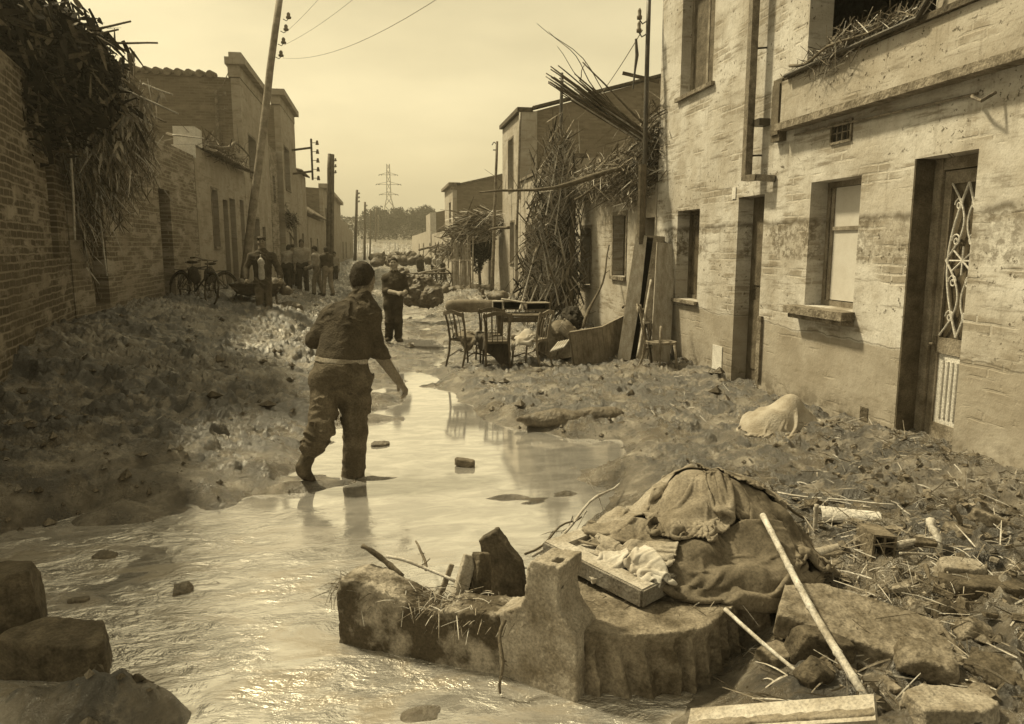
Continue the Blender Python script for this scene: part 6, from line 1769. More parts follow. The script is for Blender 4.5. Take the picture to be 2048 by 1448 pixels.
# ================================================================ CANES AND FRONDS
def frond_mass(name, label, cat, blobs, n, wl, dirs, mat, parent=None, seed=1, kind=None, mats=None, sag=.2, group=None):
    """blobs: list (centre, radii, weight); wl=(width,length)"""
    rnd = random.Random(seed); m = MB()
    tot = sum(b[2] for b in blobs)
    for c, r_, w_ in blobs:
        for _ in range(int(n * w_ / tot)):
            u = Vector([rnd.gauss(0, .5) for _ in range(3)])
            p = Vector(c) + Vector((u.x * r_[0], u.y * r_[1], u.z * r_[2]))
            dd = rnd.choice(dirs); dv_ = Vector(dd) + Vector([rnd.gauss(0, .32) for _ in range(3)])
            dv_ = dv_.normalized() * wl[1] * rnd.uniform(.5, 1.4)
            m.cur = rnd.randrange(len(mats)) if mats else 0
            random.seed(rnd.random())
            m.ribbon(p - dv_ * .5, p + dv_ * .5, wl[0] * rnd.uniform(.6, 1.5), sag=sag * wl[1] * rnd.uniform(0, 1), n=3)
    c = Vector(blobs[0][0])
    m.v = [v - c for v in m.v]
    o = m.obj(name, mat if not mats else None, parent, mats=mats)
    if parent is None: o.location = c; tag(o, label, cat, group, kind)
    return o
random.seed(3)
dirt('palm_blade', .22, .42, 6, .8, 0)
# palm screen: fans of blades leaning in front of the white cottage
dps = 17.0
frond_mass('palm_screen', 'towering heap of dry palm fronds and reeds leaning against the cottages', 'palm fronds',
    [(D(1122, 330, dps), (.30, .3, .75), 1.2), (D(1108, 400, dps), (.42, .35, .8), 1.9), (D(1112, 470, dps), (.45, .35, .8), 2.0), (D(1122, 540, dps), (.40, .35, .7), 1.8), (D(1075, 560, dps), (.35, .35, .65), 1.2), (D(1085, 590, dps), (.38, .3, .4), .8), (D(1078, 490, dps), (.22, .3, .5), .7), (D(1132, 585, dps), (.2, .3, .5), .6)],
    4200, (.042, .62), [(.35, 0, 1), (.15, 0, 1), (.55, .1, .9), (-.45, 0, 1), (.3, -.2, -1)], None, mats=['leaf_dry', 'cane', 'palm_blade', 'cane_dark', 'leaf_dry', 'leaf_dark'], seed=8, sag=.06)
rnd = random.Random(12)
for k in range(9):
    px, py = [(1045, 600), (1060, 606), (1075, 608), (1090, 600), (1118, 610), (1098, 560), (1130, 520), (1110, 470), (1092, 430)][k]
    tx, ty = [(1078, 470), (1100, 500), (1110, 545), (1130, 500), (1080, 440), (1075, 440), (1098, 380), (1130, 300), (1118, 290)][k]
    a, b = D(px, py, dps - .5), D(tx, ty, dps - .3)
    fr = thing('palm_frond', a, ['dry palm frond fanning up at the far left foot of the screen', 'frond crossing low over the screen\'s left foot', 'short spiky frond near the table end of the screen', 'pale frond rising steeply at the screen\'s middle foot', 'long frond leaning left from the foot of the dark post', 'frond slanting left across the screen\'s middle', 'frond running up beside the dark post', 'upright frond in the upper screen', 'narrow frond at the screen\'s very top'][k], 'palm frond', 'single fronds in the palm screen')
    m = MB(); m.tube([Vector((0, 0, 0)), (b - a) * .5 + Vector((0, -.04, 0)), b - a], [.018, .012, .005], 5); m.obj('stem', 'cane', fr)
    m = MB(); t_ = (b - a); sd = t_.cross(Vector((0, 1, 0))).normalized()
    for i in range(26):
        if rnd.random() < .18: continue
        u = .15 + .85 * i / 26; p = t_ * u
        for s_ in (-1, 1):
            e = p + sd * s_ * (.34 * math.sin(math.pi * (.15 + .8 * (1 - u)))) + t_.normalized() * (.26) + Vector((rnd.uniform(-.05, .05), rnd.uniform(-.10, .10), rnd.uniform(-.07, .07)))
            m.ribbon(p, e, .017, sag=rnd.uniform(0, .14), n=3, side=Vector((.3, 1, .3)).cross(e - p))
    m.obj('leaflets', 'palm_blade' if k % 2 else 'cane', fr)
# thatch of canes on the cottage roof
frond_mass('cane_thatch', 'tangle of dry canes and reeds piled on the low cottage roof', 'cane heap',
    [((4.75, 12.9, 3.35), (.45, .6, .42), 1.2), ((4.6, 13.9, 3.25), (.5, .9, .34), 1.6), ((4.6, 15.2, 3.2), (.5, 1.0, .3), 1.6), ((4.7, 16.6, 3.15), (.5, 1.0, .25), 1.1), ((4.45, 13.2, 2.95), (.15, .8, .25), .8), ((4.7, 12.6, 3.7), (.3, .4, .45), .9)],
    5200, (.022, .62), [(.2, 1, .15), (-.3, 1, -.3), (-.5, .6, -.6), (.1, 1, .5)], None, mats=['leaf_dry', 'cane_dark', 'cane', 'cane_dark', 'leaf_dry'], seed=31)
stick('long bare branch jutting left from the cottage roof over the street', (4.75, 12.9, 3.30), D(962, 389, 14.4), .055, .016, 'cane_dark', 'branch', .035, cat='branch', knobs=.3, twigs=6)
stick('second thinner branch under the long bare one', (4.6, 13.4, 3.15), D(1148, 396, 15.2), .04, .022, 'cane_dark', 'branch', .05, cat='branch', knobs=.3, twigs=3)
stick('short stub branch poking from the white house front', D(1018, 455, 22), D(978, 459, 22.5), .05, .03, 'cane_dark', 'branch', .03, cat='branch')
rnd = random.Random(77)
root = Vector((5.0, 12.9, 3.35))
for k in range(46):
    o_ = rnd.gauss(0, 7); f0 = rnd.uniform(-.04, .22); f1 = rnd.uniform(.72, 1.02); sp = rnd.uniform(1.0, 2.4)
    ax0, ay0, ax1, ay1 = 1318, 296, 1096, 148
    nx_, ny_ = -.555, .832
    s0_ = (ax0 + (ax1 - ax0) * f0 + nx_ * o_ * .8, ay0 + (ay1 - ay0) * f0 + ny_ * o_ * .8); s1_ = (ax0 + (ax1 - ax0) * f1 + nx_ * o_ * sp, ay0 + (ay1 - ay0) * f1 + ny_ * o_ * sp)
    dd = 12.75 + o_ * .012
    stick('cane in the thick sheaf pointing up left over the cottage roof', D(s0_[0], s0_[1], dd + rnd.uniform(-.1, .1)), D(s1_[0], s1_[1], dd + rnd.uniform(-.15, .1)), .022, .010, ['cane_dark', 'wood_dark', 'cane_dark', 'cane'][k % 4], 'cane', rnd.uniform(-.02, .02), cat='cane', group='canes in the sheaf over the cottage roof', nodes=True)
for k, (tx, ty, sx, sy) in enumerate([(1078, 42, 1250, 232), (1112, 96, 1230, 215), (1170, 124, 1160, 160), (1100, 60, 1200, 190)]):
    stick(['longest wispy cane reaching highest above the bundle', 'curved wispy cane above the bundle', 'tiny hooked twig above the bundle', 'second highest wispy cane over the bundle'][k], D(sx, sy, 12.7), D(tx, ty, 12.4), .010, .004, 'cane_dark', 'cane', .06, cat='cane')
# tree-top wisps beside the small tree
frond_mass('dry_reeds', 'pale dry reeds hanging over the cottage eave above the round-crowned tree', 'reeds',
    [(D(965, 440, 29), (.8, .8, .35), 1), (D(940, 465, 29), (.8, .8, .3), 1), (D(915, 500, 33), (.9, .8, .3), .8)], 1500, (.05, .7), [(1, 0, .4), (1, 0, -.2), (.6, 0, .8)], None, mats=['leaf_dry', 'cane', 'cane_dark'], seed=6)
stick('thin pole slanting out from the far white corner', D(838, 500, 60), D(905, 488, 58), .10, .06, 'wood_dark', 'pole', .02, cat='pole')
# ---- left: vine mass over the shed
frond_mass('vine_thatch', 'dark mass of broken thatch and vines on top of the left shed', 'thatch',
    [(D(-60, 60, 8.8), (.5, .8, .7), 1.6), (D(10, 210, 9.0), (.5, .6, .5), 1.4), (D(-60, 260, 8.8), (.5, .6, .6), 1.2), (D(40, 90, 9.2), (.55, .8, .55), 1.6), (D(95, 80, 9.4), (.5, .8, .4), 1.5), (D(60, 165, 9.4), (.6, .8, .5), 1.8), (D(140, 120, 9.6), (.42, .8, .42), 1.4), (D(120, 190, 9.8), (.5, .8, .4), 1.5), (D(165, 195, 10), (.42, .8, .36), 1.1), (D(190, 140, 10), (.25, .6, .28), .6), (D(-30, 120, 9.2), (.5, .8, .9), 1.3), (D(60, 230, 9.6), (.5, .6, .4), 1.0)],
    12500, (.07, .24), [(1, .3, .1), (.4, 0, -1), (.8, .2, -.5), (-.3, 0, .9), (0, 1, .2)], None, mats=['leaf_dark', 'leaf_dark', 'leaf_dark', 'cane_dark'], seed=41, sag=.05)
frond_mass('dry_vine_curtain', 'curtain of dry leaves and stems hanging down the left brick wall', 'dry vines',
    [(D(190, 250, 10.6), (.34, .5, .5), 1.1), (D(225, 200, 11), (.36, .5, .4), 1.2), (D(240, 270, 11), (.3, .4, .55), 1.2), (D(205, 340, 11.2), (.26, .3, .7), 1.1), (D(268, 260, 11.4), (.25, .4, .5), .9), (D(180, 420, 11.3), (.15, .2, .8), .45), (D(285, 320, 12), (.2, .3, .5), .45), (D(235, 380, 11.8), (.22, .3, .5), .5), (D(150, 300, 10.6), (.2, .3, .5), .5)],
    4200, (.026, .30), [(.15, 0, -1), (.45, .1, -1), (-.25, 0, -1), (.3, .1, -.9)], None, mats=['leaf_dry', 'cane_dark', 'leaf_dry', 'cane'], seed=42, sag=.15)
m = MB(); rnd = random.Random(9)
for _ in range(110):    # hanging wilted leaves
    p = D(rnd.gauss(205, 42), rnd.gauss(225, 42), 10.4); 
    for k in range(3):
        m.ribbon(p, p + Vector((rnd.uniform(-.09, .09), rnd.uniform(-.05, .05), -rnd.uniform(.08, .2))), .07, sag=.03, n=3, tip=.1)
o = m.obj('wilted_leaves', 'palm_blade'); tag(o, 'wilted fig leaves dangling from the left thatch', 'leaves', kind='stuff')
LC = [((140, 27), (158, 28), 9.2, 'cane', 'x'), ((60, 25), (157, 27), 9.2, 'cane_dark', 'topmost horizontal cane jutting from the left thatch'), ((110, 62), (175, 30), 9.4, 'cane_dark', 'upward slanting cane at the top of the left thatch'), ((150, 68), (262, 43), 9.6, 'cane_dark', 'longest cane slanting up right from the left thatch'), ((150, 78), (237, 59), 9.6, 'cane_dark', 'cane just beneath the longest upward-slanting one'), ((150, 86), (316, 87), 9.8, 'cane_dark', 'level cane reaching farthest right from the left thatch'), ((160, 108), (216, 109), 9.8, 'cane_dark', 'short level cane under the farthest-reaching one'), ((150, 124), (234, 120), 9.9, 'leaf_dark', 'thick dark tuft cane at the lower right of the thatch'), ((95, 75), (142, 36), 9.2, 'cane_dark', 'stubby cane near the top left of the thatch'), ((120, 122), (357, 228), 10.2, 'cane', 'long pale cane drooping right across the tall brick gable'), ((100, 90), (200, 140), 10, 'cane_dark', 'cane sloping down above the long pale one'), ((285, 168), (346, 190), 11.5, 'cane', 'short pale cane against the gable above the long pale one'), ((82, 185), (140, 290), 9.8, 'cane', 'pale cane hanging down steeply on the left shed wall'), ((140, 290), (150, 480), 10.2, 'cane', 'thin stem dangling down the shed wall'), ((185, 285), (215, 552), 11.2, 'cane', 'longest pale cane hanging beside the first left doorway'), ((345, 270), (408, 277), 16, 'cane', 'horizontal cane stub by the white corner block'), ((290, 225), (332, 245), 12, 'cane_dark', 'little drooping cane right of the vine curtain'), ((160, 450), (200, 600), 11.4, 'cane_dark', 'thin stick leaning before the first left doorway'), ((56, 40), (58, 140), 9.0, 'cane', 'thin pale upright stem at the far left')]
for (a, b, dd, mt, lb) in LC[1:]:
    stick(lb, D(a[0], a[1], dd), D(b[0], b[1], dd + random.uniform(-.1, .4)), .020, .012, mt, 'cane', random.uniform(-.02, .02), cat='cane', nodes=True)
# debris on the left cottage roof
frond_mass('roof_debris', 'branches and reeds strewn over the plastered cottage roof by the leaning pole', 'debris',
    [((LX - .1, 22.0, 4.5), (.4, 1.2, .18), 1), ((LX - .1, 24.5, 4.5), (.4, 1.5, .2), 1)], 800, (.03, .7), [(.2, 1, .1), (.6, .6, .2), (0, 1, -.3)], None, mats=['leaf_dry', 'cane_dark', 'cane_dark'], seed=51)
stick('long bent bough lying along the left cottage eave', (LX + .2, 21.0, 4.4), (LX + .3, 26.0, 4.75), .05, .02, 'cane_dark', 'branch', .05, cat='branch', twigs=5)
frond_mass('hanging_shrub', 'dry bush hanging from the second tall left house', 'shrub', [(D(560, 430, 36), (.35, .4, .5), 1), (D(575, 440, 36), (.4, .4, .3), .7)], 900, (.05, .5), [(.4, 0, -1), (1, 0, -.2)], None, mats=['leaf_dark', 'leaf_dry'], seed=52)
stick('long thin pole slanting against the second tall left house', D(588, 480, 37), D(556, 425, 37.5), .03, .02, 'cane_dark', 'pole', .01, cat='pole')
# debris in the loggia
frond_mass('reed_debris', 'reeds and weeds left by the flood on the balcony ledge', 'debris', [((RX - .11, 6.5, 3.81), (.06, .6, .08), 1.2), ((RX - .12, 7.4, 3.74), (.06, .6, .06), .8), ((RX - .18, 7.2, 3.66), (.05, .4, .14), .5), ((RX - .16, 6.9, 3.85), (.05, .35, .1), .6)], 650, (.012, .22), [(0, 1, .1), (-.3, 1, -.5), (-.1, .4, -.9), (0, .8, .6)], None, mats=['leaf_dry', 'cane_dark', 'cane'], seed=61)
stick('bent bough lying along the balcony ledge', (RX - .16, 7.95, 3.80), (RX - .18, 6.4, 3.82), .018, .010, 'cane_dark', 'branch', .05, cat='branch', twigs=6)
# ================================================================ FOREGROUND RUBBLE
def noise_disp(amp, fr, amp2=0, fr2=30):
    return lambda x, y, z: (amp * (fbm3(x * fr + 3, y * fr, z * fr, 4) - .5) * 2 + (amp2 * (np.abs(fbm3(x * fr2, y * fr2, z * fr2, 2) * 2 - 1) - .3) if amp2 else 0)).astype(np.float32)
def block(label, c, half, rot, mat='concrete', amp=.005, fr=9, h=.0105, name='rubble_block', cat='rubble', group=None, rd=.002, extra=None, amp2=.005, cuts=5):
    s = SDF(.004); M = rotM(*rot); s.box(c, half, M, rd); rnd = random.Random(label)
    for k in range(cuts):       # fractured corners: flat cuts
        sg = V3((rnd.choice((-1, 1)), rnd.choice((-1, 1)), rnd.choice((-1, .2, 1)))); n_ = unit(sg * V3((rnd.uniform(.3, 1), rnd.uniform(.3, 1), rnd.uniform(.2, .9))))
        ext = sum(abs(n_[q]) * half[q] for q in range(3)); L = max(half) * 2; sh = rnd.uniform(.62, .84)
        zc = Vector(M @ n_).to_track_quat('Z', 'Y').to_matrix()
        s.box(V3(c) + M @ n_ * (ext * sh + L), (L, L, L), np.array(zc), .001, neg=True, k=.003)
    if extra: extra(s)
    return rough(name, label, cat, s, h, amp, fr, mat, group, disp=noise_disp(amp, fr, amp2))
# --- long broken wall fragment standing in the water
dirt('wall_broken', .09, .24, 7, .9, 1.0, 26, contrast=(.38, .6))
dirt('plaster_broken', .16, .36, 5, .9, .8, 34, contrast=(.34, .6))
dirt('wall_mixed', .07, .34, 3.5, .9, 1.0, 26, contrast=(.44, .56))
dirt('brick_core', .07, .18, 12, .9, 1.0, 30, stretch=(1, 1, .35))
def zrot(a, b): return math.degrees(math.atan2(b[1] - a[1], b[0] - a[0]))
def upright(label, name, pa, pb, outline, thick, mat, h, disp, extra=None, lean=0.0, zb=-.28):
    """a broken wall piece: its face stands on the ground line pa-pb, outline given where the photograph shows it, real thickness behind"""
    A, B = G(*pa), G(*pb); ux = (B - A).normalized(); nn = Vector((-ux.y, ux.x, 0))
    if nn.y < 0: nn = -nn
    pts = []
    for px, py in outline:
        r = ray(px, py); t = (A - EYE).dot(nn) / r.dot(nn); q = EYE + r * t; pts.append(((q - A).dot(ux), q.z))
    pts = [(u, (zb if z < -.07 else z)) for u, z in pts]
    us = [p[0] for p in pts]; zs = [p[1] for p in pts]
    P = [(p[0], p[1]) for p in pts]
    s = SDF(.02)
    def f(x, y, z):
        u = (x - A.x) * ux.x + (y - A.y) * ux.y; w = (x - A.x) * nn.x + (y - A.y) * nn.y - lean * (z + .1)
        d2 = poly_sdf(P, u, z); dw = np.abs(w - thick / 2) - thick / 2
        return np.maximum(d2, dw) + 0 * z
    cs = [A + ux * u + nn * w for u in (min(us), max(us)) for w in (0, thick)]
    s.fn((min(c.x for c in cs), min(c.y for c in cs), min(zs)), (max(c.x for c in cs), max(c.y for c in cs), max(zs)), f)
    if extra: extra(s, A, ux, nn)
    return rough(name, label, 'wall fragment', s, h, 0, 6, mat, disp=disp), A, ux, nn
def frac(a1, f1, a2, f2): return lambda x, y, z: (a1 * (fbm3(x * f1 + 3, y * f1, z * f1, 4) - .5) * 2 + a2 * (np.abs(fbm3(x * f2, y * f2, z * f2, 3, .6) * 2 - 1) - .3)).astype(np.float32)
_, fA, fux, nrm = upright('long low piece of broken wall standing in the water, left part, topped with sticks', 'wall_fragment', (670, 1285), (985, 1347),
    [(676, 1163), (705, 1158), (735, 1168), (762, 1182), (790, 1196), (822, 1214), (858, 1226), (895, 1222), (930, 1226), (985, 1228), (1000, 1232), (1002, 1290), (1000, 1330), (1000, 1350), (670, 1285)], .20, 'wall_mixed', .011, frac(.014, 8, .012, 24))
fa, fb = fA, fA + fux * .78
# --- middle piece with the upright hollow-brick stub
def holes(s, A, ux, nn):
    c_, d_ = D(1085, 1130, (G(1085, 1360) - EYE).dot(FW)), None
    for k, px in enumerate((1082, 1118)):
        r = ray(px, 1142); t = (A + nn * .07 - EYE).dot(nn) / r.dot(nn); q = EYE + r * t
        s.box((q.x, q.y, q.z - .01), (.020, .028, .06), rotM(0, 0, zrot((0, 0), (ux.x, ux.y))), .004, neg=True, k=.004)
_, A2, u2, n2_ = upright('plastered wall stub with a neck of hollow brick standing up from the rubble', 'wall_stub', (1008, 1352), (1135, 1398),
    [(945, 1240), (950, 1230), (998, 1226), (1025, 1219), (1044, 1211), (1050, 1182), (1053, 1140), (1062, 1122), (1122, 1134), (1122, 1150), (1114, 1190), (1119, 1220), (1134, 1248), (1150, 1272), (1154, 1320), (1152, 1400), (1138, 1402), (1070, 1375), (1008, 1350), (945, 1330)], .20, 'plaster_broken', .0085, frac(.008, 8, .010, 34), extra=holes)
# --- right piece: thick fallen slab, flat top, torn ribbed face in front
top_px = [(1112, 1160), (1122, 1222), (1146, 1256), (1190, 1268), (1240, 1270), (1290, 1268), (1336, 1266), (1390, 1260), (1428, 1244), (1452, 1222), (1488, 1196), (1528, 1206), (1545, 1180), (1500, 1130), (1350, 1080), (1180, 1090)]
SP = [tuple(G(x, y, .19))[:2] for x, y in top_px]
def slab_f(x, y, z):
    d2 = poly_sdf(SP, x + .05 * (z - .19) * 0, y - .05 * (z - .19))
    return np.maximum(d2, np.abs(z - .0) - .19)
def slab_disp(x, y, z):
    side = np.clip((.165 - z) * 14, 0, 1)
    w = .5 * fbm3(x * 5, y * 5, z * 2, 2)
    rib = np.abs(((x + .5 * y + .15 * z + .25 * w) * 9.5) % 1 - .5) * 2
    return (.012 * (fbm3(x * 7, y * 7, z * 7, 4) - .5) * 2 + side * (.050 * (rib ** .7 - .45) + .075 * (fbm3(x * 9, y * 9, z * 4, 4, .6) - .5)) + .008 * (np.abs(fbm3(x * 26, y * 26, z * 26, 2) * 2 - 1) - .3)).astype(np.float32)
s = SDF(.02); jq = G(1172, 1300, .0); s.ell((jq.x, jq.y + .05, .0), (.12, .10, .17), k=.05); xs_ = [p[0] for p in SP]; ys_ = [p[1] for p in SP]
s.fn((min(xs_), min(ys_), -.19), (max(xs_), max(ys_), .19), slab_f)
rough('fallen_slab', 'thick fallen slab of masonry with a flat muddy top and torn ribbed edge', 'wall fragment', s, .0105, .0, 6, 'wall_broken', disp=slab_disp)
# pointed shard and post bits on the fragment
s = SDF(.01); s.box((.63, 3.92, .08), (.10, .045, .22), rotM(0, -14, -25), .004); s.box((.76, 3.88, .26), (.14, .12, .12), rotM(0, 52, -25), .004, neg=True, k=.005); s.box((.50, 3.98, .33), (.05, .12, .08), rotM(0, -30, -25), .004, neg=True, k=.005)
rough('concrete_shard', 'dark pointed shard of concrete rising behind the wall fragment', 'shard', s, .009, .008, 10, 'concrete_dark')
block('short stake-like chunk leaning between the fragment and the pointed shard', (.36, 3.55, .20), (.035, .03, .12), (-14, 22, 10), 'wood_pale', .004, 12, .008, 'stump', 'wood', amp2=.003)
block('dark bent chunk beside the short pale stake', (.44, 3.56, .18), (.05, .05, .14), (-10, 16, 30), 'concrete_dark', .012, 12, .009, 'rubble_block', amp2=.003)
block('thin slat leaning left of the pale stake', (.27, 3.60, .16), (.014, .012, .10), (-10, 26, 10), 'wood', .002, 12, .006, 'slat', 'wood', amp2=.0)
random.seed(5)
# --- left stones
block('squared stone block half covered with mud at the lower left', (-1.50, 3.55, -.01), (.26, .11, .10), (3, 4, -12), 'concrete_dark', .006, 8, .011, 'stone_block', 'stone')
block('upright stone block at the left edge behind the squared one', (-1.88, 3.98, .05), (.10, .11, .20), (2, -6, 14), 'concrete_dark', .007, 8, .011, 'stone_block', 'stone')
# --- things lying in the water
block('hollow brick lying in the bright pool', (.68, 6.5, -.07), (.09, .04, .035), (3, 4, -24), 'brick_red', .006, 14, .010, 'brick', 'brick')
block('twisted scrap sticking out of the left shallows', tuple(G(365, 1183)), (.06, .035, .022), (20, 12, 25), 'mud_clod', .028, 13, .009, 'scrap', 'debris')
block('flat dark clod left in the shallows above the twisted scrap', tuple(G(208, 1112)), (.075, .05, .016), (0, 2, 4), 'mud_clod', .018, 12, .010, 'clod', 'mud')
block('small dark clod in the shallows left of the twisted scrap', tuple(G(157, 1200)), (.055, .035, .012), (0, 2, 8), 'mud_clod', .014, 12, .010, 'clod', 'mud')
block('dark clod among shallows ripples below the hanging arm', tuple(G(760, 890)), (.09, .06, .02), (0, 2, 4), 'mud_clod', .025, 10, .010, 'clod', 'mud')
dirt('sack_white', .24, .42, 4, .95, .5, 60)
# --- buried bags and the white sack
s = SDF(.06); q = G(1112, 842, -.02); s.ell((q.x, q.y, q.z + .02), (.36, .17, .11), rotM(0, 0, -4)); q2 = G(1200, 836, 0); s.ell((q2.x, q2.y + .05, .02), (.30, .15, .10), rotM(0, 0, -6)); s.cone(V3(q) + V3((-.34, -.02, .03)), V3(q) + V3((-.42, -.06, .05)), .05, .03)
rough('buried_sack', 'long mud-coated sack lying at the water\'s right edge', 'sack', s, .014, .03, 6, 'mud_clod')
sk = G(1568, 868, .02)
s = SDF(.08); s.ell((sk.x, sk.y + .1, .10), (.30, .24, .21), rotM(0, -8, 5)); s.ell((sk.x + .22, sk.y + .1, .08), (.24, .2, .15)); s.ell((sk.x - .16, sk.y, .08), (.17, .18, .14)); s.ell((sk.x + .02, sk.y + .12, .30), (.12, .12, .07))
hk = HMap(sk.x - .8, sk.x + .8, sk.y - .7, sk.y + .8, lambda x, y: np.maximum(ground_z(x, y, False), -.02 + .27 * np.exp(-(((x - sk.x + .06) / .30) ** 2 + ((y - sk.y - .1) / .27) ** 2) ** 2.2) + .19 * np.exp(-(((x - sk.x - .22) / .20) ** 2 + ((y - sk.y - .12) / .22) ** 2) ** 1.5) + .10 * (fbm2(x * 5, y * 5, 3) - .5)), .015)
so_ = cloth_sim(hk, (sk.x + .02, sk.y + .10), (1.15, .95), (.74, .56), 40, 'sack_white', 'pale creased sack slumped against the foot of the plastered wall', 40, dx=.018, steps=90, amp=.05, name='sack', cat='sack', bend=.2)
Vv, Q = s.mesh(.02, noise_disp(.02, 6)); putnp('filling', Vv * V3((.8, .8, .5)) + V3((sk.x * .2, sk.y * .2 + .02, -.02)) - V3(so_.location), Q, 'sack_pale', so_)
# --- door leaf / picture frame panel
P0, P1, P2 = G(1082, 1098, .30), G(1285, 1196, .27), G(1332, 1160, .28)
P0, P1 = Vector((.80, 3.66, .27)), Vector((1.14, 3.11, .235))
ux = (P1 - P0); Lx = ux.length; ux.normalize(); uy = Vector((-ux.y, ux.x, .02)).normalized(); uz = ux.cross(uy).normalized()
if uz.z < 0: uz = -uz
dp_ = thing('door_panel', P0, 'panelled wooden door leaf lying under the heap of cloth', 'door')
Mr = Matrix((ux, uy, uz)).transposed()
def lb(m, x0, x1, y0, y1, z0, z1):
    m.box(P0 + Mr @ Vector(((x0 + x1) / 2, (y0 + y1) / 2, (z0 + z1) / 2)), (x1 - x0, y1 - y0, z1 - z0), Mr)
Wd, tk = .62, .055
m = MB(); lb(m, 0, Lx, 0, .085, 0, tk); lb(m, 0, Lx, Wd - .085, Wd, 0, tk); lb(m, 0, .085, .0855, Wd - .0855, 0, tk - .003); lb(m, Lx - .085, Lx, .0855, Wd - .0855, 0, tk - .003); m.obj('frame', 'wood_pale', dp_, local=True)
m = MB(); lb(m, .086, Lx - .086, .086, Wd - .086, .008, .026); m.obj('panel', 'wood_pale', dp_, local=True)
m = MB(); lb(m, .0, Lx, -.012, -.001, -.03, tk - .006); lb(m, Lx + .001, Lx + .012, 0, Wd, -.03, tk - .006); m.obj('edge', 'wood_dark', dp_, local=True)
# --- cloth heap : a core and simulated wet cloths dropped over it
hc = (1.82, 3.84)
def heap_z(x, y):
    dx, dy = (x - hc[0]), (y - hc[1])
    u = dx * .93 - dy * .36; v = dx * .36 + dy * .93
    q = (u / .44) ** 2 + (v / .50) ** 2
    z = .06 + .42 * np.exp(-q ** 1.4 * .9) + .07 * np.exp(-(((x - 1.72) / .2) ** 2 + ((y - 3.95) / .22) ** 2)) + .05 * (fbm2(x * 4, y * 4, 3) - .5)
    z = np.maximum(z, ground_z(x, y, False))
    sl = poly_sdf(SP, x, y); z = np.where(sl < 0, np.maximum(z, .192), z)
    du = (x - P0.x) * ux.x + (y - P0.y) * ux.y; dv_ = (x - P0.x) * uy.x + (y - P0.y) * uy.y
    on = (du > 0) & (du < Lx) & (dv_ > 0) & (dv_ < Wd)
    return np.where(on, np.maximum(z, P0.z + ux.z * du + uy.z * dv_ + .035), z)
s = SDF(.1); s.ell((1.88, 3.84, .10), (.50, .46, .30)); s.ell((2.05, 3.66, .08), (.28, .30, .16)); s.ell((1.6, 3.85, .1), (.26, .28, .2))
rough('cloth_bundle', 'dark wet core of the big cloth heap', 'cloth', s, .02, .04, 7, 'cloth_dark')
hm = HMap(.6, 3.2, 2.7, 5.0, heap_z)
CG = 'cloths in the big heap'
cloth_sim(hm, (1.74, 3.70), (1.20, 1.55), (.80, .46), 14, 'cloth_brown', 'widest dark wet blanket at the bottom of the big heap', 1, dx=.018, group=CG, steps=100)
cloth_sim(hm, (1.80, 4.00), (1.30, 1.0), (.86, .55), 22, 'sack_cloth', 'brown blanket drawn over the crest of the big heap', 4, dx=.018, group=CG, steps=100, lam=.18, bend=.12)
cloth_sim(hm, (1.78, 3.50), (.95, 1.3), (.60, .36), 75, 'cloth_brown', 'tightly crumpled cloth bunched on the near side of the big heap', 7, group=CG, amp=.10, steps=100)
cloth_sim(hm, (2.02, 3.66), (.85, 1.1), (.66, .38), 118, 'cloth_brown', 'rumpled jacket on the right flank of the big heap', 9, group=CG, amp=.09, steps=90)
cloth_sim(hm, (1.44, 3.92), (.95, .55), (.86, .40), 32, 'sack_pale', 'pale twisted cloth along the left flank of the big heap', 12, group=CG, amp=.07, steps=90)
cloth_sim(hm, (1.34, 3.58), (.78, .45), (.85, .40), -30, 'sack_cloth', 'light trouser leg trailing onto the door leaf', 15, group=CG, amp=.07, steps=90)
cloth_sim(hm, (1.62, 3.34), (.95, .7), (.85, .45), -4, 'cloth_brown', 'wet dark rag hanging over the fallen slab below the heap', 18, group=CG, amp=.06, steps=90)
cloth_sim(hm, (1.22, 3.44), (.50, .30), (.85, .36), -42, 'sack_pale', 'long pale rag across the door leaf', 21, group=CG, amp=.06, dx=.012, steps=80)
cloth_sim(hm, (1.06, 3.40), (.26, .20), (.62, .5), -20, 'cloth_pale', 'small white scrap of cloth lying on the door leaf', 23, group=CG, amp=.05, dx=.012, steps=70)
cloth_sim(hm, (1.24, 3.26), (.34, .22), (.62, .5), -60, 'cloth_pale', 'whitish folded rag at the lower corner of the door leaf', 25, group=CG, amp=.05, dx=.012, steps=70)
cloth_sim(hm, (1.58, 3.62), (.7, .9), (.7, .34), 60, 'sack_cloth', 'knotted shirt in the middle of the big heap', 27, group=CG, amp=.08, dx=.013, steps=80)
cloth_sim(hm, (2.0, 3.92), (.6, .7), (.7, .42), 100, 'sack_cloth', 'grey scrap tucked near the top of the big heap', 29, group=CG, amp=.06, dx=.014, steps=80)
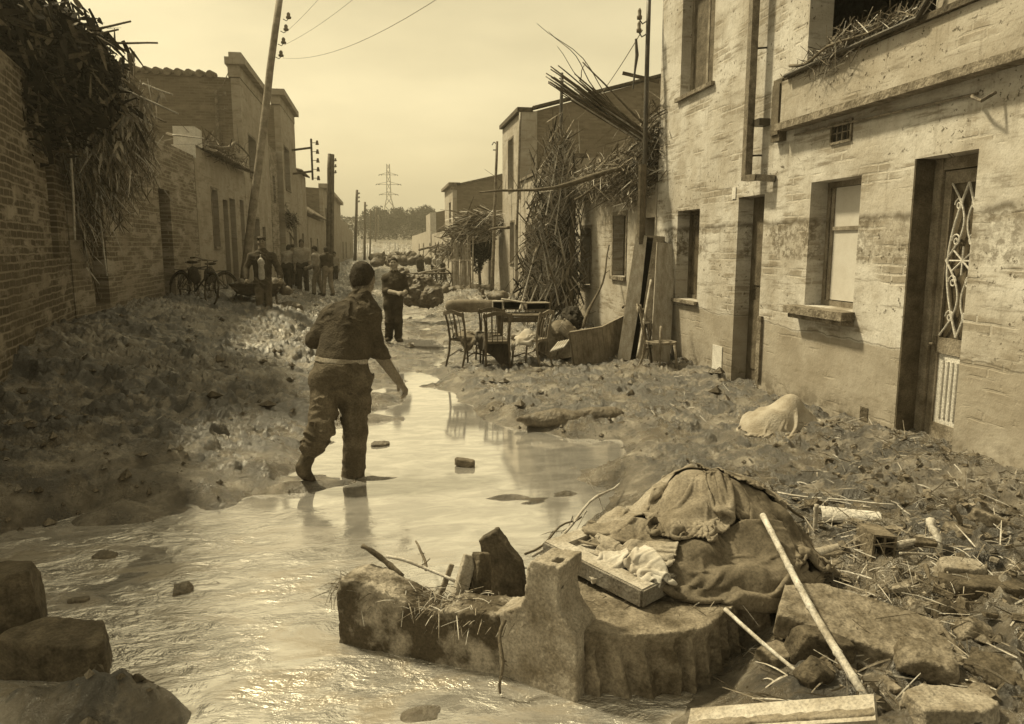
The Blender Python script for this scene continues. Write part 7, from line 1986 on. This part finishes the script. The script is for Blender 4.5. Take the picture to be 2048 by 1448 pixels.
# --- canes and sticks of the heap
def on_top(px, py, add=.02):
    z = .3
    for _ in range(25):
        q = G(px, py, z); z = .6 * z + .4 * (max(float(hm.at(np.array([q.x]), np.array([q.y]))[0][0]) if (.6 < q.x < 3.2 and 2.7 < q.y < 5) else -9, gz(q.x, q.y, True)) + add)
    return G(px, py, z)
stick('thick pale cane slanting from the heap down to the lower right', on_top(1525, 1030, .05), on_top(1738, 1408, .03), .016, .019, 'cane', 'cane', .012, cat='cane', nodes=True)
stick('thin stick lying out to the left behind the door leaf', G(1065, 1112, .05), G(1236, 962, .0), .010, .008, 'cane', 'stick', .03, knobs=.4, twigs=5)
stick('second thin stick beside it, nearer the water', G(1050, 1108, .0), G(1160, 1030, .02), .008, .006, 'cane_dark', 'stick', .05, twigs=3)
stick('straight thin stick leaning off the fallen slab to the lower right', G(1450, 1218, .225), on_top(1612, 1358, .02), .010, .008, 'cane', 'stick', .01)
stick('long thin reed lying behind the heap toward the wall', on_top(1555, 985, .03), on_top(1790, 1008, .03), .008, .006, 'cane', 'reed', .02, cat='reed')
stick('short pale peg standing left of the roof tile', on_top(1630, 1062, .0), on_top(1630, 1062, .0) + Vector((0, 0, .17)), .014, .014, 'wood_pale', 'peg', 0, cat='peg')
stick('dark thin cane sloping off the right of the heap', G(1555, 1005, .3), G(1625, 1050, .06), .010, .007, 'cane_dark', 'cane', .03, cat='cane')
stick('stick poking up left from the wall fragment', (-.14, 3.72, .34), (.06, 3.62, .20), .010, .014, 'cane_dark', 'stick', .04, knobs=.4)
stick('long pale stick across the top of the wall fragment', (-.02, 3.80, .24), (.32, 3.56, .18), .010, .008, 'cane', 'stick', .04)
stick('forked twig standing in the water behind the fragment', G(852, 1140, .0), G(830, 1100, .02) + Vector((0, 0, .06)), .010, .006, 'cane_dark', 'twig', .06, twigs=5)
stick('thin dark twig crossing the forked one', G(838, 1135, .02), G(860, 1118, .1), .005, .003, 'cane_dark', 'twig', .02)
stick('tangled root hanging down the front of the fragment', (.50, 3.10, .20), (.47, 2.98, -.08), .010, .006, 'cane_dark', 'root', .10, twigs=4)
stick('long stick half sunk in the mud on the left bank', G(60, 905, .12), G(330, 982, -.02), .022, .014, 'cane_dark', 'stick', .02, knobs=.3)
stick('pale stick lying on the mud left of the wading man', G(535, 698, .12), G(596, 660, .14), .012, .008, 'cane', 'stick', .03)
# --- right-hand rubble field
def rub(px, py, z, half, rot, label, mat='concrete', **k):
    q = G(px, py, z)
    for _ in range(4):
        zz = gz(q.x, q.y, True) + half[2] * .35; q = G(px, py, zz)
    return block(label, (q.x, q.y, zz), half, rot, mat, **k)
rub(1745, 1265, .13, (.40, .20, .055), (6, 10, -34), 'broad tilted concrete slab lying right of the pale cane', amp=.006, fr=8)
rub(1640, 1300, .05, (.14, .05, .08), (0, 10, -30), 'thick dark underside edge of the tilted slab', 'concrete_dark')
rub(1850, 1320, .12, (.11, .08, .045), (8, 12, -26), 'rough lumpy end piece beside the tilted slab', amp=.010, fr=12)
rub(1900, 1425, .10, (.16, .10, .06), (-6, 4, -8), 'pale pitted block in the bottom right corner', 'plaster_broken', amp=.014, fr=9)
rub(1985, 1345, .10, (.10, .09, .03), (14, -8, 30), 'dark slab at the right edge above the pale pitted block', 'concrete_dark')
rub(1890, 1225, .14, (.06, .05, .05), (30, 20, 20), 'angular dark chunk between slab and right edge', 'concrete_dark')
rub(1955, 1270, .08, (.09, .06, .05), (10, 30, -10), 'leaning grey chunk at the right edge', 'concrete')
rub(1930, 1075, .12, (.12, .07, .06), (5, 10, -22), 'squared stone with a dark end, upper right of the rubble', 'concrete')
rub(1985, 1045, .22, (.14, .08, .045), (-8, 18, -28), 'pale slab propped at the foot of the wall', 'concrete')
rub(1920, 1145, .10, (.12, .07, .055), (5, 6, -14), 'pale brick block under the squared stone', 'plaster_broken')
rub(1965, 1180, .05, (.20, .08, .05), (0, 4, -10), 'dark flat stone below the pale brick block', 'concrete_dark')
rub(1640, 1145, .08, (.10, .05, .03), (0, 8, -6), 'small brick lying right of the heap', 'brick_red')
rub(1655, 1108, .10, (.11, .045, .02), (0, 0, 4), 'flat tile fragment right of the heap', 'tile_clay')
rub(1560, 1310, .0, (.09, .06, .035), (6, 0, 10), 'jagged lump just right of the fallen slab', 'wall_broken', amp=.012, fr=12)
rub(1630, 1350, .0, (.06, .05, .05), (20, 30, 20), 'tilted small shard below the pale cane\'s middle', 'concrete_dark')
rub(1500, 1190, .12, (.10, .08, .06), (0, 0, 10), 'torn brick corner at the right end of the slab', 'plaster_broken', amp=.012, fr=12)
rnd = random.Random(17)
for k in range(22):
    px_, py_ = [(1665, 1215), (1700, 1190), (1735, 1180), (1800, 1175), (1830, 1150), (1790, 1060), (1850, 1085), (1840, 1210), (1885, 1185), (1930, 1215), (1980, 1230), (1990, 1120), (1960, 1005), (1900, 955), (1810, 960), (1730, 1085), (1690, 1340), (1780, 1370), (1655, 1235), (1715, 1215), (1820, 1255), (1950, 1380)][k]
    q = G(px_, py_, gz(*G(px_, py_, .05)[:2], True) + .012)
    mb_ = MB(); s_ = rnd.uniform(.035, .075)
    mb_.box((0, 0, 0), (s_ * 1.6, s_ * .8, s_ * .55), (rnd.uniform(-.35, .35), rnd.uniform(-.35, .35), rnd.uniform(0, 3)), jit=s_ * .10)
    o = mb_.obj('broken_brick', ['brick_red', 'concrete', 'concrete_dark', 'plaster_broken'][k % 4]); o.location = q
    bv = o.modifiers.new('worn', 'BEVEL'); bv.width = .004; bv.segments = 1
    tag(o, 'small broken brick lying in the mud and litter right of the cloth heap', 'brick', 'broken bricks strewn right of the cloth heap')
# plank at the bottom
a, b = on_top(1380, 1446, .06), on_top(1752, 1420, .075)
s = SDF(.005); pd = (b - a).normalized(); pm = np.array(Matrix((pd, Vector((0, 0, 1)).cross(pd).normalized(), pd.cross(Vector((0, 0, 1)).cross(pd).normalized()))).transposed())
s.box((a + b) / 2, ((b - a).length / 2, .045, .014), pm, .002)
rough('plank', 'weathered splintered plank lying along the bottom edge', 'plank', s, .008, .0, 6, 'wood', disp=lambda x, y, z: (.007 * (fbm3(x * 6, y * 40, z * 40, 3) - .5)).astype(np.float32))
m.bar(a, b, .12, .03, up=(.0, -.3, 1)); q = m.obj('plank', 'wood_pale', None); q.data.transform(Matrix.Translation(-a)); q.location = a; tag(q, 'pale weathered plank lying along the bottom edge', 'plank')
# half-round tiles
def rtile(label, a, b, r, mat, flip=False, group=None):
    a, b = Vector(a), Vector(b); th = (a + b) / 2
    t = (b - a).normalized(); sd = t.cross(Vector((0, 0, 1))).normalized(); up_ = sd.cross(t)
    m = MB(); vs = []; n_ = 14
    for e, rr in ((a, r), (b, r * .8)):
        for k in range(n_ + 1):
            an = math.pi * k / n_; vs.append(e - th + sd * math.cos(an) * rr + up_ * math.sin(an) * rr * .85)
        for k in range(n_, -1, -1):
            an = math.pi * k / n_; vs.append(e - th + sd * math.cos(an) * (rr - .014) + up_ * math.sin(an) * (rr - .014) * .85)
    N = 2 * (n_ + 1); fs = [(k, (k + 1) % N, N + (k + 1) % N, N + k) for k in range(N)] + [tuple(range(N))[::-1], tuple(range(N, 2 * N))]
    m.add(vs, fs); o = m.obj('roof_tile', mat); o.location = th; return tag(o, label, 'roof tile', group)
rtile('pale curved roof tile lying across the rubble', G(1640, 1034, .10), G(1758, 1042, .10), .085, 'plaster_pale')
rtile('broken roof tile piece with a dark hollow right of the heap', G(1600, 1168, .04), G(1690, 1160, .05), .055, 'tile_clay')
rtile('narrow curved tile tucked under the heap\'s right side', G(1590, 1118, .10), G(1678, 1096, .10), .04, 'wood_pale')
# hollow six-hole brick
q = G(1765, 1140, .06); q.z = gz(q.x, q.y) + .10; th = thing('hollow_brick', q, 'hollow brick showing six square holes', 'brick'); th.rotation_euler = (R(-6), R(4), R(-16))
m = MB(); W3, H3, L3 = .125, .175, .26
xs = [-W3 / 2, -W3 / 2 + .012, -.006, .006, W3 / 2 - .012, W3 / 2]
m.b2((xs[0], 0, -H3 / 2), (xs[1], L3, H3 / 2)); m.b2((xs[2], 0, -H3 / 2), (xs[3], L3, H3 / 2)); m.b2((xs[4], 0, -H3 / 2), (xs[5], L3, H3 / 2))
for a_, b_ in ((xs[1], xs[2]), (xs[3], xs[4])):
    for z_ in (-H3 / 2, -H3 / 6 - .006, H3 / 6 - .006, H3 / 2 - .012): m.b2((a_, .001, z_), (b_, L3, z_ + .012))
    m.b2((a_, L3 * .6, -H3 / 2 + .012), (b_, L3 * .62, H3 / 2 - .012))
m.obj('body', 'brick_red', th)
# dead roots with knots on the far right
stick('knotted pale root leaning on the stones at the right', on_top(1862, 1040, .15), on_top(1880, 1110, .03), .02, .018, 'cane', 'root', .08, knobs=.6, twigs=5)
stick('pale split stick lying left of the knotted root', on_top(1790, 1092, .02), on_top(1880, 1076, .06), .024, .012, 'cane', 'stick', .02)
stick('thin straight stick below the split one', on_top(1800, 1107, .02), on_top(1880, 1110, .03), .009, .008, 'cane', 'stick', .01)
stick('root running down from the squared stone', on_top(1850, 1130, .05), on_top(1880, 1175, .02), .014, .008, 'cane_dark', 'root', .06, twigs=4)
stick('bent stick leaning by the wall corner', on_top(1905, 1010, .16), on_top(1925, 1055, .02), .02, .014, 'cane_dark', 'stick', .08, twigs=6)
# --- scattered stuff
def scatter(name, label, cat, regions, n, fn, mats, seed, kind='stuff'):
    rnd = random.Random(seed); m = MB(); tot = sum(r[4] for r in regions)
    for (x0, x1, y0, y1, w_) in regions:
        k = int(n * w_ / tot)
        xs_ = np.array([rnd.uniform(x0, x1) for _ in range(k)]); ys_ = np.array([rnd.uniform(y0, y1) for _ in range(k)]); zs_ = ground_z(xs_, ys_)
        for x, y, z in zip(xs_, ys_, zs_):
            if z < WATER_Z - .005: continue
            m.cur = rnd.randrange(len(mats)); fn(m, rnd, x, y, float(z))
    o = m.obj(name, mats=mats); return tag(o, label, cat, None, kind)
def f_clod(m, rnd, x, y, z):
    s_ = min(.05, abs(rnd.gauss(0, 1)) ** 1.7 * .010 + .005)
    if y > 8: s_ *= 1.6
    vs = []
    for k in range(6): vs.append(Vector([(1, 0, 0), (-1, 0, 0), (0, 1, 0), (0, -1, 0), (0, 0, .8), (0, 0, -.6)][k]) * s_ * rnd.uniform(.6, 1.5) + Vector((x, y, z + s_ * .3)))
    m.add(vs, [(0, 2, 4), (2, 1, 4), (1, 3, 4), (3, 0, 4), (2, 0, 5), (1, 2, 5), (3, 1, 5), (0, 3, 5)])
scatter('mud_clods', 'small clods strewn over the mud', 'clods', [(-1.9, -.95, 2.85, 3.45, .8), (-3.4, -1.6, 5.4, 8, 3), (-4.2, -.6, 5, 9, 3), (-4.2, -.5, 9, 15, 2.2), (.9, 4.5, 7.5, 11.5, 2.2), (1.8, 4.5, 4.5, 8, 2.4), (1.7, 4.0, 2.4, 4.6, 2.6), (-2.5, 1.5, 14, 22, 1)], 1500, f_clod, ['mud_clod', 'mud_clod', 'mud', 'concrete_dark'], 3)
def f_shard(m, rnd, x, y, z):
    s_ = rnd.uniform(.008, .038) * (1 if rnd.random() < .8 else 1.5)
    m.box((x, y, z + s_ * .15), (s_ * rnd.uniform(.7, 1.8), s_ * rnd.uniform(.6, 1.3), s_ * rnd.uniform(.4, .9)), (rnd.uniform(-.7, .7), rnd.uniform(-.7, .7), rnd.uniform(0, 3)), jit=s_ * .18)
scatter('masonry_fragments', 'small broken bits of brick and plaster strewn among the larger stones', 'rubble', [(2.0, 4.3, 2.9, 4.9, 3), (1.7, 3.6, 2.3, 3.2, 2), (3.4, 4.5, 4.8, 6.6, 1)], 600, f_shard, ['concrete', 'brick_red', 'concrete_dark', 'plaster_broken', 'concrete_dark'], 8)
def f_straw(m, rnd, x, y, z):
    a = rnd.uniform(0, 6.28); L_ = rnd.uniform(.04, .20)
    d_ = Vector((math.cos(a), math.sin(a), rnd.uniform(-.25, .5))) * L_
    random.seed(rnd.random())
    m.ribbon(Vector((x, y, z + .01)) , Vector((x, y, z + .015)) + d_, .006 + rnd.random() * .006, sag=rnd.uniform(-.02, .05), n=3, tip=.4)
scatter('straw', 'straw and reed litter caught in the rubble', 'straw', [(2.2, 4.4, 3.6, 5.4, 3), (2.2, 3.8, 2.3, 3.8, 3), (3.6, 4.55, 5, 6.6, .8), (1.4, 2.4, 2.3, 3.0, .7), (-4, -1, 6, 11, .4), (2, 4.5, 7, 10, .5)], 1700, f_straw, ['straw', 'cane', 'cane_dark'], 4)
def litter(label, boxes, n, seed, L=(.04, .14)):
    rnd = random.Random(seed); m = MB()
    for x0, x1, y0, y1, z0, z1 in boxes:
        for _ in range(n // len(boxes)):
            m.cur = rnd.randrange(3); p = Vector((rnd.uniform(x0, x1), rnd.uniform(y0, y1), rnd.uniform(z0, z1))); a = rnd.uniform(0, 6.28); random.seed(rnd.random())
            m.ribbon(p, p + Vector((math.cos(a), math.sin(a), rnd.uniform(-.9, .5))) * rnd.uniform(*L), .006, sag=rnd.uniform(0, .05), n=3, tip=.4)
    o = m.obj('reed_litter', mats=['straw', 'cane_dark', 'cane']); tag(o, label, 'litter', None, 'stuff')
bx = []
for k in range(9):
    q = fa.lerp(fb, k / 8) + nrm * .1; bx.append((q.x - .07, q.x + .07, q.y - .10, q.y + .12, .13, .20))
bx.append((.50, .66, 3.14, 3.34, .15, .20))
litter('reed litter lying on top of the long wall fragment', bx, 700, 90)
litter('litter tangled over the tilted slab', [(2.0, 2.9, 2.8, 3.6, .10, .22)], 260, 120, (.05, .2))
litter('roots and litter among the stones at the right edge', [(2.6, 3.8, 3.0, 4.4, .08, .25)], 500, 121, (.05, .22))
litter('litter lying on the fallen slab top', [(.95, 1.7, 3.0, 3.6, .185, .21)], 110, 122, (.03, .12))
# ================================================================ HAZE
hm = bpy.data.materials.new('haze'); hm.use_nodes = True
hn, hl = hm.node_tree.nodes, hm.node_tree.links
hn.clear()
ho = hn.new('ShaderNodeOutputMaterial'); pv = hn.new('ShaderNodeVolumePrincipled')
pv.inputs['Color'].default_value = (1.0, .94, .76, 1); pv.inputs['Density'].default_value = .0013; pv.inputs['Anisotropy'].default_value = .3
hl.new(pv.outputs[0], ho.inputs['Volume'])
m = MB(); m.b2((-310, -12, -3.0), (310, 425, 48)); hz_ = m.obj('haze'); hz_.data.materials.append(hm)
tag(hz_, 'pale damp air thickening down the street', 'haze', kind='stuff')
